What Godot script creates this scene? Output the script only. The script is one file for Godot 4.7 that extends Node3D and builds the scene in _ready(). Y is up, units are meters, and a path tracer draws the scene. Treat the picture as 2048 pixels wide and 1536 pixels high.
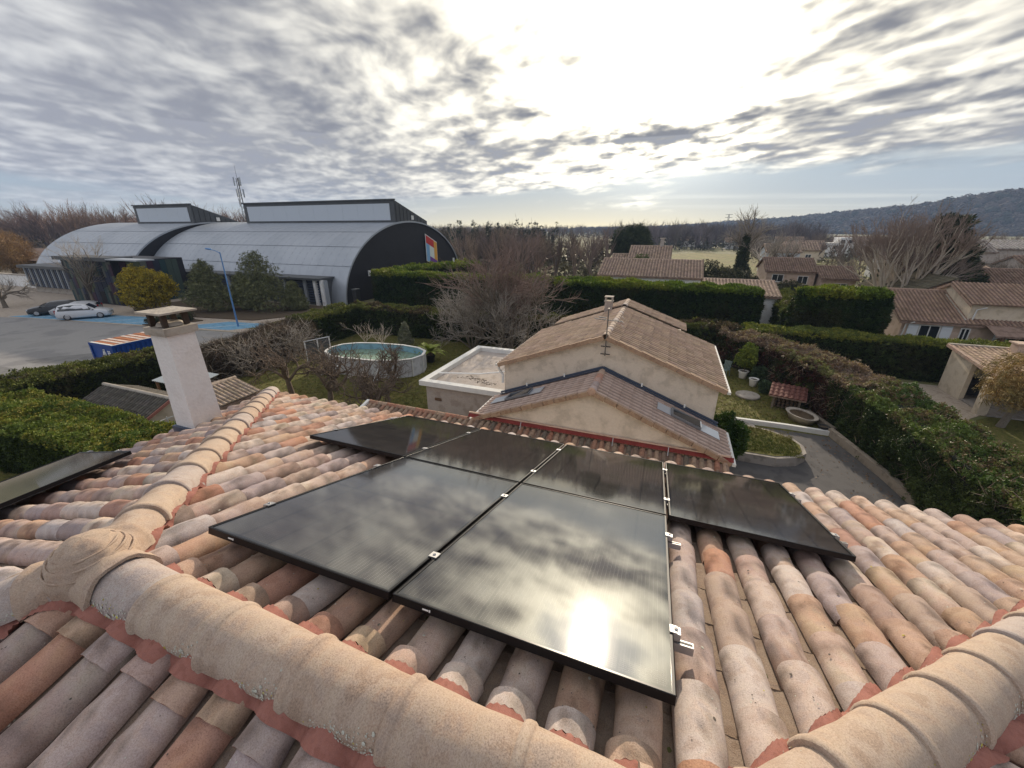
extends Node3D
# A house-aligned frame: x runs along the eaves, -z runs away from the ridge towards the neighbours, y is up, 0 is the ground.
const CAM_H := 9.3
const YAW := 20.92
const PITCH := 21.12
const RIDGE_Y := 7.845        # height of the tile crowns at the ridge
const RIDGE_D := 0.65
const APEX_L := -2.32
const APEX_R := 0.32
const RUN := 3.89             # plan distance from ridge to eave
const PITCH_R := 0.302        # rise over run of our roof
const CROWN := 0.072
const COL := 0.21
const ROW := 0.33
const SUN := Vector3(-0.0616, 0.3197, -0.9455)

var rng := RandomNumberGenerator.new()
var taken := {}
var M := {}
var noise := FastNoiseLite.new()


func _ready():
	rng.seed = 4217
	set_camera_and_light()
	make_materials()
	ground_and_roads()
	hills()
	our_house()
	solar()
	neighbour_house()
	gardens()
	barn()
	parking()
	far_houses()
	trees()
	woods()
	small_things()


# ---------------------------------------------------------------- camera, sky, sun, exposure
func set_camera_and_light():
	var cam := Camera3D.new()
	cam.name = "camera"
	cam.position = Vector3(0, CAM_H, 0)
	cam.rotation_degrees = Vector3(-PITCH, YAW, 0)
	cam.fov = rad_to_deg(2.0 * atan(768.0 / 805.0))
	cam.near = 0.05
	cam.far = 9000.0
	cam.current = true
	add_child(cam)
	var env := Environment.new()
	env.background_mode = Environment.BG_SKY
	env.tonemap_mode = Environment.TONE_MAPPER_LINEAR
	env.tonemap_exposure = 1.3
	env.sdfgi_enabled = true
	env.ssao_enabled = true
	env.ssil_enabled = true
	env.fog_enabled = true
	env.fog_density = 0.00028
	env.fog_light_color = Color(0.72, 0.83, 1.0)
	var pano := PanoramaSkyMaterial.new()
	pano.panorama = ImageTexture.create_from_image(sky_image())
	pano.energy_multiplier = 1.0
	var sky := Sky.new()
	sky.sky_material = pano
	env.sky = sky
	var we := WorldEnvironment.new()
	we.name = "world_environment"
	we.environment = env
	add_child(we)
	var sun := DirectionalLight3D.new()
	sun.name = "sun"
	sun.light_color = Color(1.0, 0.93, 0.83)
	sun.light_energy = 1.25
	sun.light_angular_distance = 0.55
	sun.shadow_enabled = true
	add_child(sun)
	sun.look_at_from_position(SUN * 100.0, Vector3.ZERO, Vector3.UP)


var sn1 := FastNoiseLite.new()
var sn2 := FastNoiseLite.new()
var sn3 := FastNoiseLite.new()


func sky_image() -> Image:
	sn1.seed = 11; sn1.noise_type = FastNoiseLite.TYPE_SIMPLEX_SMOOTH; sn1.frequency = 1.0
	sn1.fractal_type = FastNoiseLite.FRACTAL_FBM; sn1.fractal_octaves = 6; sn1.fractal_gain = 0.52
	sn2.seed = 5; sn2.noise_type = FastNoiseLite.TYPE_SIMPLEX_SMOOTH; sn2.frequency = 1.0; sn2.fractal_octaves = 3
	sn2.fractal_type = FastNoiseLite.FRACTAL_FBM
	sn3.seed = 23; sn3.noise_type = FastNoiseLite.TYPE_SIMPLEX_SMOOTH; sn3.frequency = 1.0; sn3.fractal_octaves = 4
	sn3.fractal_type = FastNoiseLite.FRACTAL_FBM
	var w := 4096
	var h := 2048
	var small := Image.create(1024, 512, false, Image.FORMAT_RGBF)
	for y in 512:
		for x in 1024:
			small.set_pixel(x, y, sky_color((x + 0.5) / 1024.0, (y + 0.5) / 512.0))
	small.resize(w, h, Image.INTERPOLATE_CUBIC)
	# the part of the sky that holds fine detail is computed at full size; it is the same sky
	var y0 := int(h * (0.5 - 32.0 / 180.0))
	for y in range(y0, int(h * 0.502)):
		for k in 1500:
			var x := (k - 990 + w) % w
			small.set_pixel(x, y, sky_color((x + 0.5) / w, (y + 0.5) / float(h)))
	return small


func sky_color(uu: float, vv: float) -> Color:
	var az := uu * TAU
	var el := (0.5 - vv) * PI
	if el < -0.02:
		return Color(0.16, 0.15, 0.135)
	var dir := Vector3(sin(az) * cos(el), sin(el), -cos(az) * cos(el))
	var cosang := clampf(dir.dot(SUN.normalized()), -1, 1)
	var ang := rad_to_deg(acos(cosang))
	var g1 := exp(-pow(ang / 9.0, 2.0))
	var g2 := exp(-ang / 26.0)
	var back := smoothstep(20.0, 120.0, ang)
	var elev := rad_to_deg(el)
	# the clear air behind the clouds
	var low := exp(-maxf(elev, 0.0) / 3.0)
	var warm := exp(-pow((rad_to_deg(wrapf(az - atan2(SUN.x, -SUN.z), -PI, PI)) + 9.0) / 32.0, 2.0))
	var clear := Vector3(0.27, 0.36, 0.44)
	clear = clear.lerp(Vector3(0.44, 0.455, 0.45).lerp(Vector3(1.10, 0.92, 0.52), warm), low)
	clear += Vector3(1.0, 0.94, 0.80) * (g1 * 2.6 + g2 * 0.26 * (1.0 - low * 0.7))
	# the cloud sheet, seen in perspective from below: rolls along one wind direction
	var q := Vector2(dir.x, -dir.z) / (maxf(dir.y, 0.0) + 0.075)
	var e1 := Vector2(.61, -.79)
	var p := Vector2(q.dot(e1), q.dot(Vector2(.79, .61)))
	var warp := sn2.get_noise_2d(p.x * 0.7 + 40.0, p.y * 0.7) * 0.22
	var big := sn2.get_noise_2d(p.x * 0.16 + 9.0, p.y * 0.26 - 4.0)
	var n := sn1.get_noise_2d((p.x + warp) * 0.80 + 3.0, (p.y - warp) * 1.35)
	var fine := sn3.get_noise_2d((p.x + warp) * 3.4, (p.y + warp) * 4.8)
	var lump := sn3.get_noise_2d(p.x * 1.45 - 30.0, p.y * 2.1 + 11.0)
	var dens := 0.72 + n * 0.46 + big * 0.30 + fine * 0.13 + lump * 0.38
	var azd := rad_to_deg(wrapf(az - atan2(SUN.x, -SUN.z), -PI, PI))
	dens -= 0.50 * exp(-pow(ang / 5.8, 2.0)) + 0.07 * exp(-pow(ang / 17.0, 2.0))
	# a thicker bank lies below the sun
	dens += 0.27 * exp(-pow((elev - 9.6 - azd * 0.06) / 2.9, 2.0)) * exp(-pow((azd + 2.0) / 30.0, 2.0))
	dens += 0.16 * smoothstep(14.0, 45.0, ang) + (0.22 if azd > 0.0 else 0.04) * smoothstep(7.0, 17.0, absf(azd + 2.0)) * smoothstep(60.0, 30.0, elev)
	var edge := 4.6 + big * 3.0 + 1.2 * n + clampf(azd * 0.05, -1.6, 1.6)
	var deck := smoothstep(edge - 0.9, edge + 1.6, elev)
	var a := smoothstep(0.14, 0.56, dens) * deck
	var thick := smoothstep(0.26, 1.32, dens + fine * 0.2)
	var dark := Vector3(0.190, 0.196, 0.226).lerp(Vector3(0.20, 0.198, 0.205), g2)
	var bright := Vector3(0.42, 0.425, 0.43) + Vector3(1.0, 0.90, 0.66) * (g1 * 5.5 + exp(-pow(ang / 26.0, 2.0)) * 2.3 + g2 * 0.30)
	var c := bright.lerp(dark, thick)
	c *= 1.0 + back * 1.2
	# thin streaks above the horizon
	var st := sn3.get_noise_2d(q.x * 0.10 + 5.0, q.y * 0.8 + 2.0)
	var streak := smoothstep(0.10, 0.42, st) * smoothstep(1.2, 3.2, elev) * (1.0 - deck) * 0.28
	clear = clear.lerp(Vector3(0.86, 0.82, 0.68) + Vector3.ONE * g2 * 0.5, streak)
	c = clear.lerp(c, a)
	if el < 0.0:
		c = c.lerp(Vector3(0.16, 0.15, 0.135), -el / 0.02)
	return Color(c.x, c.y, c.z)


# ---------------------------------------------------------------- helpers
func V(u: float, y: float, d: float) -> Vector3:
	return Vector3(u, y, -d)


func L(r: float, g: float, b: float, a := 1.0) -> Color:
	var c := Color(r, g, b).linear_to_srgb()
	c.a = a
	return c


func numbered(called: String, under := 0) -> String:
	var key := "%d/%s" % [under, called]
	var k: int = taken.get(key, 0)
	taken[key] = k + 1
	return called if k == 0 else "%s_%03d" % [called, k]


func put(o: Node3D, called: String, parent: Node = self) -> Node3D:
	o.name = numbered(called, 0 if parent == self else parent.get_instance_id())
	parent.add_child(o, true)
	return o


func tag(o: Node, label := "", category := "", group := "", kind := "") -> Node:
	if label: o.set_meta("label", label)
	if category: o.set_meta("category", category)
	if group: o.set_meta("group", group)
	if kind: o.set_meta("kind", kind)
	return o


func thing(called: String, label: String, category: String, at := Vector3.ZERO, turn := 0.0, group := "") -> Node3D:
	var o := Node3D.new()
	put(o, called)
	o.position = at
	o.rotation.y = turn
	tag(o, label, category, group)
	return o


func copy(o: Node3D, label: String, at: Vector3, turn := 0.0, size := 1.0) -> Node3D:
	var c: Node3D = o.duplicate()
	var base := String(o.name).rstrip("0123456789").rstrip("_")
	c.name = numbered(base)
	add_child(c, true)
	c.position = at
	c.rotation.y = turn
	c.scale = Vector3.ONE * size
	if label: c.set_meta("label", label)
	return c


func piece(called: String, mesh: Mesh, mat: Material, parent: Node = self, xf := Transform3D.IDENTITY) -> MeshInstance3D:
	var o := MeshInstance3D.new()
	o.mesh = mesh
	if mat: o.material_override = mat
	o.transform = xf
	put(o, called, parent)
	return o


func many(called: String, mesh: Mesh, mat: Material, xfs: Array, cols: Array, parent: Node = self) -> MultiMeshInstance3D:
	var mm := MultiMesh.new()
	mm.transform_format = MultiMesh.TRANSFORM_3D
	mm.use_colors = cols.size() > 0
	mm.mesh = mesh
	mm.instance_count = xfs.size()
	for i in xfs.size():
		mm.set_instance_transform(i, xfs[i])
		if cols.size() > 0: mm.set_instance_color(i, cols[i])
	var o := MultiMeshInstance3D.new()
	o.multimesh = mm
	o.material_override = mat
	put(o, called, parent)
	o.set_meta("kind", "stuff")
	return o


class B:
	# collects triangles given counter-clockwise as seen from outside, with normals, uv and optional colours
	var v := PackedVector3Array()
	var n := PackedVector3Array()
	var t := PackedVector2Array()
	var c := PackedColorArray()
	var col := Color.WHITE

	func tri_n(a: Vector3, b: Vector3, d: Vector3, na: Vector3, nb: Vector3, nd: Vector3):
		v.append(a); v.append(d); v.append(b)
		n.append(na); n.append(nd); n.append(nb)
		for i in 3:
			c.append(col)
			t.append(Vector2.ZERO)

	func tri(a: Vector3, b: Vector3, d: Vector3):
		var k := (b - a).cross(d - a)
		if k.length_squared() < 1e-14: return
		k = k.normalized()
		tri_n(a, b, d, k, k, k)

	func quad(a: Vector3, b: Vector3, d: Vector3, e: Vector3):
		tri(a, b, d)
		tri(a, d, e)

	func quad_uv(a: Vector3, b: Vector3, d: Vector3, e: Vector3, u0 := Vector2.ZERO, u1 := Vector2.ONE):
		var s := t.size()
		quad(a, b, d, e)
		if t.size() - s < 6: return
		var q := [u0, Vector2(u1.x, u0.y), u1, Vector2(u0.x, u1.y)]
		t[s] = q[0]; t[s + 1] = q[2]; t[s + 2] = q[1]
		t[s + 3] = q[0]; t[s + 4] = q[3]; t[s + 5] = q[2]

	func poly(p: Array):
		for i in range(1, p.size() - 1): tri(p[0], p[i], p[i + 1])

	func box(at: Vector3, size: Vector3, basis := Basis.IDENTITY):
		var h := size / 2
		var p := []
		for i in 8:
			p.append(at + basis * Vector3(h.x * (1 if i & 1 else -1), h.y * (1 if i & 2 else -1), h.z * (1 if i & 4 else -1)))
		quad(p[4], p[5], p[7], p[6]); quad(p[1], p[0], p[2], p[3])
		quad(p[5], p[1], p[3], p[7]); quad(p[0], p[4], p[6], p[2])
		quad(p[6], p[7], p[3], p[2]); quad(p[0], p[1], p[5], p[4])

	func cube(lo: Vector3, hi: Vector3):
		box((lo + hi) / 2, (hi - lo).abs())

	func bar(a: Vector3, b: Vector3, w: float, h: float, up := Vector3.UP):
		var d := b - a
		var z := d.normalized()
		var x := up.cross(z)
		x = Vector3.RIGHT if x.length() < 0.01 else x.normalized()
		box((a + b) / 2, Vector3(w, h, d.length()), Basis(x, z.cross(x), z))

	# a smooth sheet over rows of points; turned when flip is set
	func grid(rows: Array, flip := false, around := false):
		var R := rows.size()
		var C: int = rows[0].size()
		var nr := []
		for i in R:
			var line := PackedVector3Array()
			for j in C:
				var j0 := (j - 1 + C) % C if around else maxi(j - 1, 0)
				var j1 := (j + 1) % C if around else mini(j + 1, C - 1)
				var du: Vector3 = rows[mini(i + 1, R - 1)][j] - rows[maxi(i - 1, 0)][j]
				var dv: Vector3 = rows[i][j1] - rows[i][j0]
				var k := dv.cross(du)
				if k.length_squared() < 1e-16: k = Vector3.UP
				line.append(-k.normalized() if flip else k.normalized())
			nr.append(line)
		for i in R - 1:
			for j in (C if around else C - 1):
				var e := (j + 1) % C
				if flip:
					tri_n(rows[i][j], rows[i + 1][j], rows[i + 1][e], nr[i][j], nr[i + 1][j], nr[i + 1][e])
					tri_n(rows[i][j], rows[i + 1][e], rows[i][e], nr[i][j], nr[i + 1][e], nr[i][e])
				else:
					tri_n(rows[i][j], rows[i + 1][e], rows[i + 1][j], nr[i][j], nr[i + 1][e], nr[i + 1][j])
					tri_n(rows[i][j], rows[i][e], rows[i + 1][e], nr[i][j], nr[i][e], nr[i + 1][e])

	func tube(p: PackedVector3Array, r: PackedFloat32Array, sides := 6, cap := false):
		var rows := []
		var x := Vector3.ZERO
		for i in p.size():
			var d := (p[mini(i + 1, p.size() - 1)] - p[maxi(i - 1, 0)]).normalized()
			if i == 0:
				x = d.cross(Vector3.RIGHT if absf(d.x) < 0.8 else Vector3.UP).normalized()
			else:
				x = (x - d * x.dot(d))
				x = x.normalized() if x.length() > 0.001 else d.cross(Vector3.RIGHT).normalized()
			var y := d.cross(x)
			var ring := PackedVector3Array()
			for k in sides:
				var a := TAU * k / sides
				ring.append(p[i] + (x * cos(a) + y * sin(a)) * r[i])
			rows.append(ring)
		grid(rows, false, true)
		if cap:
			for e in [0, p.size() - 1]:
				for k in range(1, sides - 1):
					if e == 0: tri(rows[0][0], rows[0][k + 1], rows[0][k])
					else: tri(rows[e][0], rows[e][k], rows[e][k + 1])

	# a solid of revolution about the y axis through at; prof holds (radius, height)
	func lathe(at: Vector3, prof: Array, sides := 16, squash := Vector2.ONE):
		var rows := []
		for q in prof:
			var ring := PackedVector3Array()
			for k in sides:
				var a := -TAU * k / sides
				ring.append(at + Vector3(cos(a) * q.x * squash.x, q.y, sin(a) * q.x * squash.y))
			rows.append(ring)
		grid(rows, false, true)

	# an outline in the plane through at with axes x and y, pushed by depth along x cross y
	func prism(at: Vector3, x: Vector3, y: Vector3, outline: PackedVector2Array, depth: float):
		var z := x.cross(y).normalized() * depth
		var ids := Geometry2D.triangulate_polygon(outline)
		var f := func(i): return at + x * outline[i].x + y * outline[i].y
		var area := 0.0
		for i in outline.size():
			area += outline[i].cross(outline[(i + 1) % outline.size()])
		for k in range(0, ids.size(), 3):
			var a: Vector3 = f.call(ids[k]); var b: Vector3 = f.call(ids[k + 1]); var e: Vector3 = f.call(ids[k + 2])
			if (b - a).cross(e - a).dot(z) < 0:
				var s := b; b = e; e = s
			tri(a + z, b + z, e + z)
			tri(a, e, b)
		for i in outline.size():
			var a: Vector3 = f.call(i); var b: Vector3 = f.call((i + 1) % outline.size())
			if area > 0: quad(a, b, b + z, a + z)
			else: quad(b, a, a + z, b + z)

	func add(o: B, xf: Transform3D):
		var nb := xf.basis.inverse().transposed()
		for i in o.v.size():
			v.append(xf * o.v[i]); n.append((nb * o.n[i]).normalized())
			c.append(col * o.c[i]); t.append(o.t[i])

	# the part of o, moved by xf, that lies on the inner side of every plane
	func add_cut(o: B, xf: Transform3D, planes: Array):
		for i in range(0, o.v.size(), 3):
			var P := [xf * o.v[i], xf * o.v[i + 1], xf * o.v[i + 2]]
			var N := [xf.basis * o.n[i], xf.basis * o.n[i + 1], xf.basis * o.n[i + 2]]
			var K := [o.c[i], o.c[i + 1], o.c[i + 2]]
			for pl in planes:
				var P2 := []
				var N2 := []
				var K2 := []
				for k in P.size():
					var j := (k + 1) % P.size()
					var a: float = pl.distance_to(P[k])
					var b: float = pl.distance_to(P[j])
					if a <= 0: P2.append(P[k]); N2.append(N[k]); K2.append(K[k])
					if (a < 0) != (b < 0) and absf(a - b) > 1e-9:
						var f := a / (a - b)
						P2.append(P[k].lerp(P[j], f)); N2.append(N[k].lerp(N[j], f)); K2.append(K[k].lerp(K[j], f))
				P = P2; N = N2; K = K2
				if P.size() < 3: break
			for k in range(1, P.size() - 1):
				for j in [0, k, k + 1]:
					v.append(P[j]); n.append(N[j]); c.append(col * K[j]); t.append(Vector2.ZERO)

	func done(colours := false) -> ArrayMesh:
		var m := ArrayMesh.new()
		if v.is_empty(): return m
		var a := []
		a.resize(Mesh.ARRAY_MAX)
		a[Mesh.ARRAY_VERTEX] = v; a[Mesh.ARRAY_NORMAL] = n; a[Mesh.ARRAY_TEX_UV] = t
		if colours: a[Mesh.ARRAY_COLOR] = c
		m.add_surface_from_arrays(Mesh.PRIMITIVE_TRIANGLES, a)
		return m


# ---------------------------------------------------------------- materials
func fbm_image(size: int, freq: float, sd: int, oct := 4) -> Image:
	var f := FastNoiseLite.new()
	f.seed = sd; f.frequency = freq; f.fractal_octaves = oct
	f.noise_type = FastNoiseLite.TYPE_SIMPLEX_SMOOTH
	return f.get_seamless_image(size, size)


# colours (linear) blended by two noises, then darkened by fine grain; returned as a texture
func blend_tex(size: int, cols: Array, coarse: float, fine: float, grain: float, sd: int, pits := 0.0) -> ImageTexture:
	var a := fbm_image(size, coarse, sd)
	var b := fbm_image(size, fine, sd + 7, 3)
	var r := RandomNumberGenerator.new()
	r.seed = sd
	var im := Image.create(size, size, false, Image.FORMAT_RGB8)
	for y in size:
		for x in size:
			var k := clampf((a.get_pixel(x, y).r - 0.2) / 0.6, 0, 0.999) * (cols.size() - 1)
			var c: Color = cols[int(k)].lerp(cols[int(k) + 1], smoothstep(0, 1, k - int(k)))
			var g := 1.0 + (b.get_pixel(x, y).r - 0.5) * grain * 1.6 + (r.randf() - 0.5) * grain
			if pits > 0 and r.randf() < pits: g *= r.randf_range(0.45, 0.8)
			im.set_pixel(x, y, Color(c.r * g, c.g * g, c.b * g).clamp().linear_to_srgb())
	im.generate_mipmaps()
	return ImageTexture.create_from_image(im)


func bump_tex(size: int, freq: float, sd: int, strength: float, oct := 4) -> ImageTexture:
	var im := fbm_image(size, freq, sd, oct)
	im.convert(Image.FORMAT_L8)
	im.bump_map_to_normal_map(strength)
	return ImageTexture.create_from_image(im)


func surf(tex: Texture2D, per_m: float, col: Color, rough: float, nrm: Texture2D = null, nstr := 1.0) -> StandardMaterial3D:
	var m := StandardMaterial3D.new()
	m.albedo_color = col
	m.roughness = rough
	m.metallic_specular = 0.35
	if tex or nrm:
		m.uv1_triplanar = true
		m.uv1_world_triplanar = true
		m.uv1_scale = Vector3.ONE * per_m
	if tex: m.albedo_texture = tex
	if nrm:
		m.normal_enabled = true
		m.normal_texture = nrm
		m.normal_scale = nstr
	return m


func plain(col: Color, rough := 0.6, metal := 0.0) -> StandardMaterial3D:
	var m := StandardMaterial3D.new()
	m.albedo_color = col
	m.roughness = rough
	m.metallic = metal
	return m


func leafy(col: Color, light: Color) -> StandardMaterial3D:
	var m := StandardMaterial3D.new()
	m.albedo_color = col
	m.vertex_color_use_as_albedo = true
	m.roughness = 0.62
	m.metallic_specular = 0.3
	m.backlight_enabled = true
	m.backlight = light
	m.cull_mode = BaseMaterial3D.CULL_DISABLED
	return m


var T := {}


func make_materials():
	T.tile = blend_tex(512, [Color(.74, .68, .63), Color(.93, .90, .88), Color(1, .97, .90), Color(.95, .86, .79), Color(.78, .76, .76)], 0.009, 0.22, 0.46, 31, 0.09)
	T.tile_n = bump_tex(512, 0.13, 3, 1.7, 4)
	T.old = blend_tex(512, [Color(.52, .49, .46), Color(.80, .76, .71), Color(.97, .93, .89), Color(1, .98, .95)], 0.012, 0.12, 0.3, 53, 0.04)
	T.plaster = blend_tex(512, [Color(.80, .78, .75), Color(.97, .96, .94), Color(1, 1, 1), Color(.92, .91, .9)], 0.006, 0.04, 0.07, 77)
	T.plaster_c = blend_tex(256, [Color(.94, .93, .92), Color(1, 1, 1), Color(.97, .97, .96)], 0.01, 0.1, 0.05, 78)
	T.grime = blend_tex(512, [Color(.80, .79, .77), Color(.93, .92, .91), Color(1, .99, .98), Color(.97, .97, .96)], 0.008, 0.06, 0.08, 79)
	T.plaster_n = bump_tex(256, 0.12, 8, 1.6)
	T.stain = blend_tex(512, [Color(.70, .685, .67), Color(.90, .885, .87), Color(1, .99, .97), Color(.97, .97, .97)], 0.007, 0.05, 0.10, 91)
	T.asphalt = blend_tex(512, [Color(.78, .78, .80), Color(.97, .97, .97), Color(1, 1, 1), Color(.88, .88, .88)], 0.006, 0.1, 0.10, 15)
	T.grass = blend_tex(512, [Color(.07, .085, .025), Color(.13, .13, .045), Color(.10, .125, .03), Color(.17, .15, .07)], 0.01, 0.07, 0.5, 19)
	T.field = blend_tex(512, [Color(.09, .11, .04), Color(.15, .15, .07), Color(.18, .16, .09), Color(.10, .10, .05)], 0.006, 0.05, 0.4, 29)
	T.dirt = blend_tex(512, [Color(.75, .72, .7), Color(1, .98, .95), Color(.9, .88, .85)], 0.01, 0.06, 0.2, 39)
	T.bark = blend_tex(256, [Color(.6, .58, .55), Color(1, .97, .93), Color(.8, .78, .76)], 0.03, 0.1, 0.3, 49)
	T.metal = blend_tex(512, [Color(.88, .89, .9), Color(1, 1, 1), Color(.95, .95, .96)], 0.004, 0.03, 0.04, 59)
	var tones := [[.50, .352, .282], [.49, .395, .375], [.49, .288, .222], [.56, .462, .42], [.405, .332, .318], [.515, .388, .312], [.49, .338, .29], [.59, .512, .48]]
	M.tile = []
	for c in tones:
		M.tile.append(surf(T.tile, 1.35, L(c[0], c[1], c[2]), 0.9, T.tile_n, 0.35))
		M.tile[-1].vertex_color_use_as_albedo = true
	M.tones = tones
	M.tile_v = surf(T.tile, 1.35, Color.WHITE, 0.9, T.tile_n, 0.7)
	M.tile_v.vertex_color_use_as_albedo = true
	M.ridge = []
	for c in [[.47, .378, .31], [.45, .352, .285], [.44, .385, .368], [.46, .368, .305]]:
		M.ridge.append(surf(T.tile, 1.1, L(c[0], c[1], c[2]), 0.88, T.tile_n, 0.2))
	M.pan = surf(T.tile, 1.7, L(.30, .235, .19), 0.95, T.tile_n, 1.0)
	M.flash = surf(T.tile, 4.0, L(.37, .165, .135), 0.85, T.tile_n, 1.2)
	M.lichen = surf(T.old, 9.0, L(.55, .56, .50), 0.95)
	M.lichen_y = surf(T.old, 9.0, L(.52, .47, .09), 0.95)
	M.black_frame = plain(L(.018, .018, .02), 0.32, 0.6)
	M.alu = plain(L(.40, .40, .41), 0.45, 0.7)
	M.render_pale = surf(T.plaster_c, 0.6, L(.74, .715, .70), 0.95, T.plaster_n, 0.5)
	M.render_beige = surf(T.grime, 0.3, L(.66, .58, .49), 0.95, T.plaster_n, 0.5)
	M.render_stained = surf(T.grime, 0.45, L(.63, .56, .475), 0.95, T.plaster_n, 0.5)
	M.render_grey = surf(T.plaster, 0.35, L(.43, .38, .345), 0.95, T.plaster_n, 0.5)
	M.render_white = surf(T.plaster, 0.3, L(.78, .78, .77), 0.9)
	M.render_pink = surf(T.plaster, 0.3, L(.50, .385, .31), 0.95)
	M.render_cream = surf(T.plaster, 0.3, L(.60, .515, .40), 0.95)
	M.concrete = surf(T.stain, 0.5, L(.42, .38, .33), 0.95, T.plaster_n, 0.6)
	M.white = plain(L(.78, .78, .76), 0.5)
	M.dark = plain(L(.02, .02, .022), 0.6)
	M.slate = plain(L(.055, .075, .12), 0.55, 0.2)
	M.zinc = surf(T.metal, 0.08, L(.40, .43, .47), 0.42)
	M.zinc.metallic = 0.35
	M.zinc_dark = surf(T.metal, 0.2, L(.085, .09, .095), 0.5)
	M.black_clad = surf(T.metal, 0.25, L(.022, .022, .027), 0.5)
	M.asphalt = surf(T.asphalt, 0.06, L(.27, .262, .255), 0.9)
	M.asphalt_drive = surf(T.asphalt, 0.3, L(.105, .10, .10), 0.92)
	M.blue_paint = surf(T.plaster, 0.35, L(.16, .33, .48), 0.8)
	M.white_paint = surf(T.plaster_c, 0.5, L(.66, .66, .64), 0.8)
	M.path = surf(T.dirt, 0.35, L(.42, .36, .30), 0.95)
	M.kerb = surf(T.stain, 0.6, L(.33, .30, .27), 0.9)
	M.ground = surf(T.field, 0.05, Color.WHITE, 1.0)
	M.lawn = surf(T.grass, 0.45, L(.95, .83, .68), 1.0)
	M.lawn2 = surf(T.grass, 0.6, L(.8, .72, .55), 1.0)
	M.soil = surf(T.dirt, 0.6, L(.10, .075, .05), 1.0)
	M.bark = surf(T.bark, 1.2, L(.15, .115, .09), 0.95)
	M.bark_grey = surf(T.bark, 1.2, L(.20, .175, .145), 0.95)
	M.bark_pale = surf(T.bark, 0.8, L(.50, .45, .39), 0.9)
	M.bark_red = surf(T.bark, 0.8, L(.16, .095, .07), 0.95)
	M.twig_far = plain(L(.14, .105, .085), 1.0)
	M.glass = plain(L(.02, .025, .03), 0.06)
	M.glass.metallic_specular = 0.6
	M.leaf = leafy(Color.WHITE, Color(.55, .6, .2))
	M.leaf_dull = leafy(Color.WHITE, Color(.18, .2, .08))
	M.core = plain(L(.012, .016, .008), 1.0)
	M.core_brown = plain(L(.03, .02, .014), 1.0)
	M.moss = plain(L(.10, .105, .035), 1.0)
	M.speck = plain(L(.10, .085, .07), 1.0)
	M.wood = surf(T.bark, 1.5, L(.16, .10, .065), 0.9)
	M.rust = surf(T.stain, 0.8, L(.40, .16, .075), 0.85)
	M.roof_flat = surf(T.tile, 0.8, L(.46, .31, .22), 0.95, T.tile_n, 0.5)
	M.roof_dark = surf(T.tile, 0.8, L(.30, .21, .17), 0.95, T.tile_n, 0.5)
	M.roof_far = surf(T.old, 0.25, L(.44, .345, .28), 0.95)
	M.roof_brown = surf(T.old, 0.3, L(.27, .195, .16), 0.95)
	M.roof_canal = surf(T.old, 0.7, L(.44, .34, .28), 0.95)


# ---------------------------------------------------------------- ground
func sheet(called: String, outline: Array, y: float, mat: Material, thick := 0.0) -> MeshInstance3D:
	var p := PackedVector2Array()
	for q in outline: p.append(Vector2(q[0], -q[1]))
	var b := B.new()
	var ids := Geometry2D.triangulate_polygon(p)
	for k in range(0, ids.size(), 3):
		var a := Vector3(p[ids[k]].x, y, p[ids[k]].y)
		var e := Vector3(p[ids[k + 1]].x, y, p[ids[k + 1]].y)
		var f := Vector3(p[ids[k + 2]].x, y, p[ids[k + 2]].y)
		if (e - a).cross(f - a).y < 0: b.tri(a, f, e)
		else: b.tri(a, e, f)
	if thick > 0:
		for i in p.size():
			var a := Vector3(p[i].x, y, p[i].y)
			var e := Vector3(p[(i + 1) % p.size()].x, y, p[(i + 1) % p.size()].y)
			b.quad(a - Vector3.UP * thick, e - Vector3.UP * thick, e, a)
	var o := piece(called, b.done(), mat)
	o.set_meta("kind", "structure")
	return o


func ground_and_roads():
	var b := B.new()
	var r := 1500.0
	b.quad(Vector3(-r, 0, r), Vector3(r, 0, r), Vector3(r, 0, -r), Vector3(-r, 0, -r))
	tag(piece("ground", b.done(), M.ground), "", "", "", "structure")
	sheet("lawn", [[-26.8, 2], [8.6, 2], [9.2, 20], [6.2, 32.4], [-26.8, 30]], 0.006, M.lawn)
	sheet("parking_ground", [[-29.6, -30], [-29.6, 26.9], [-66, 22.2], [-75, 20.4], [-190, 8], [-190, -30]], 0.008, M.asphalt)
	sheet("paved_path", [[-36, 26.2], [-36, 40], [-110, 40], [-110, 16], [-75, 20.4], [-66, 22.2]], 0.012, M.path)
	sheet("driveway", [[2.0, 8.0], [2.0, 17.6], [3.4, 17.6], [5.6, 17.6], [6.25, 18.5], [6.3, 19.6], [5.6, 20.3], [4.0, 20.6], [4.0, 21.25], [8.05, 21.3], [8.9, 18], [9.6, 15.4], [10.2, 8]], 0.016, M.asphalt_drive)
	sheet("garden_path", [[12.2, 24], [12.6, 28.5], [13.6, 31.8], [22, 31.8], [40, 31.0], [40, 27.2], [16.6, 27.2], [15.6, 26.3], [15.0, 25.0], [15.4, 20], [18, 12], [14, 8], [11.8, 14]], 0.02, M.path)
	sheet("neighbour_lawn", [[16.7, 26.9], [40, 27.0], [40, 8], [18.2, 12], [15.6, 20], [15.2, 25.0], [15.8, 26.2]], 0.03, M.lawn2)
	# pale field behind the houses
	sheet("field", [[-12, 95], [40, 95], [70, 150], [10, 190], [-20, 150]], 0.02, surf(T.field, 0.05, L(1.0, .95, .62), 1.0))


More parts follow.
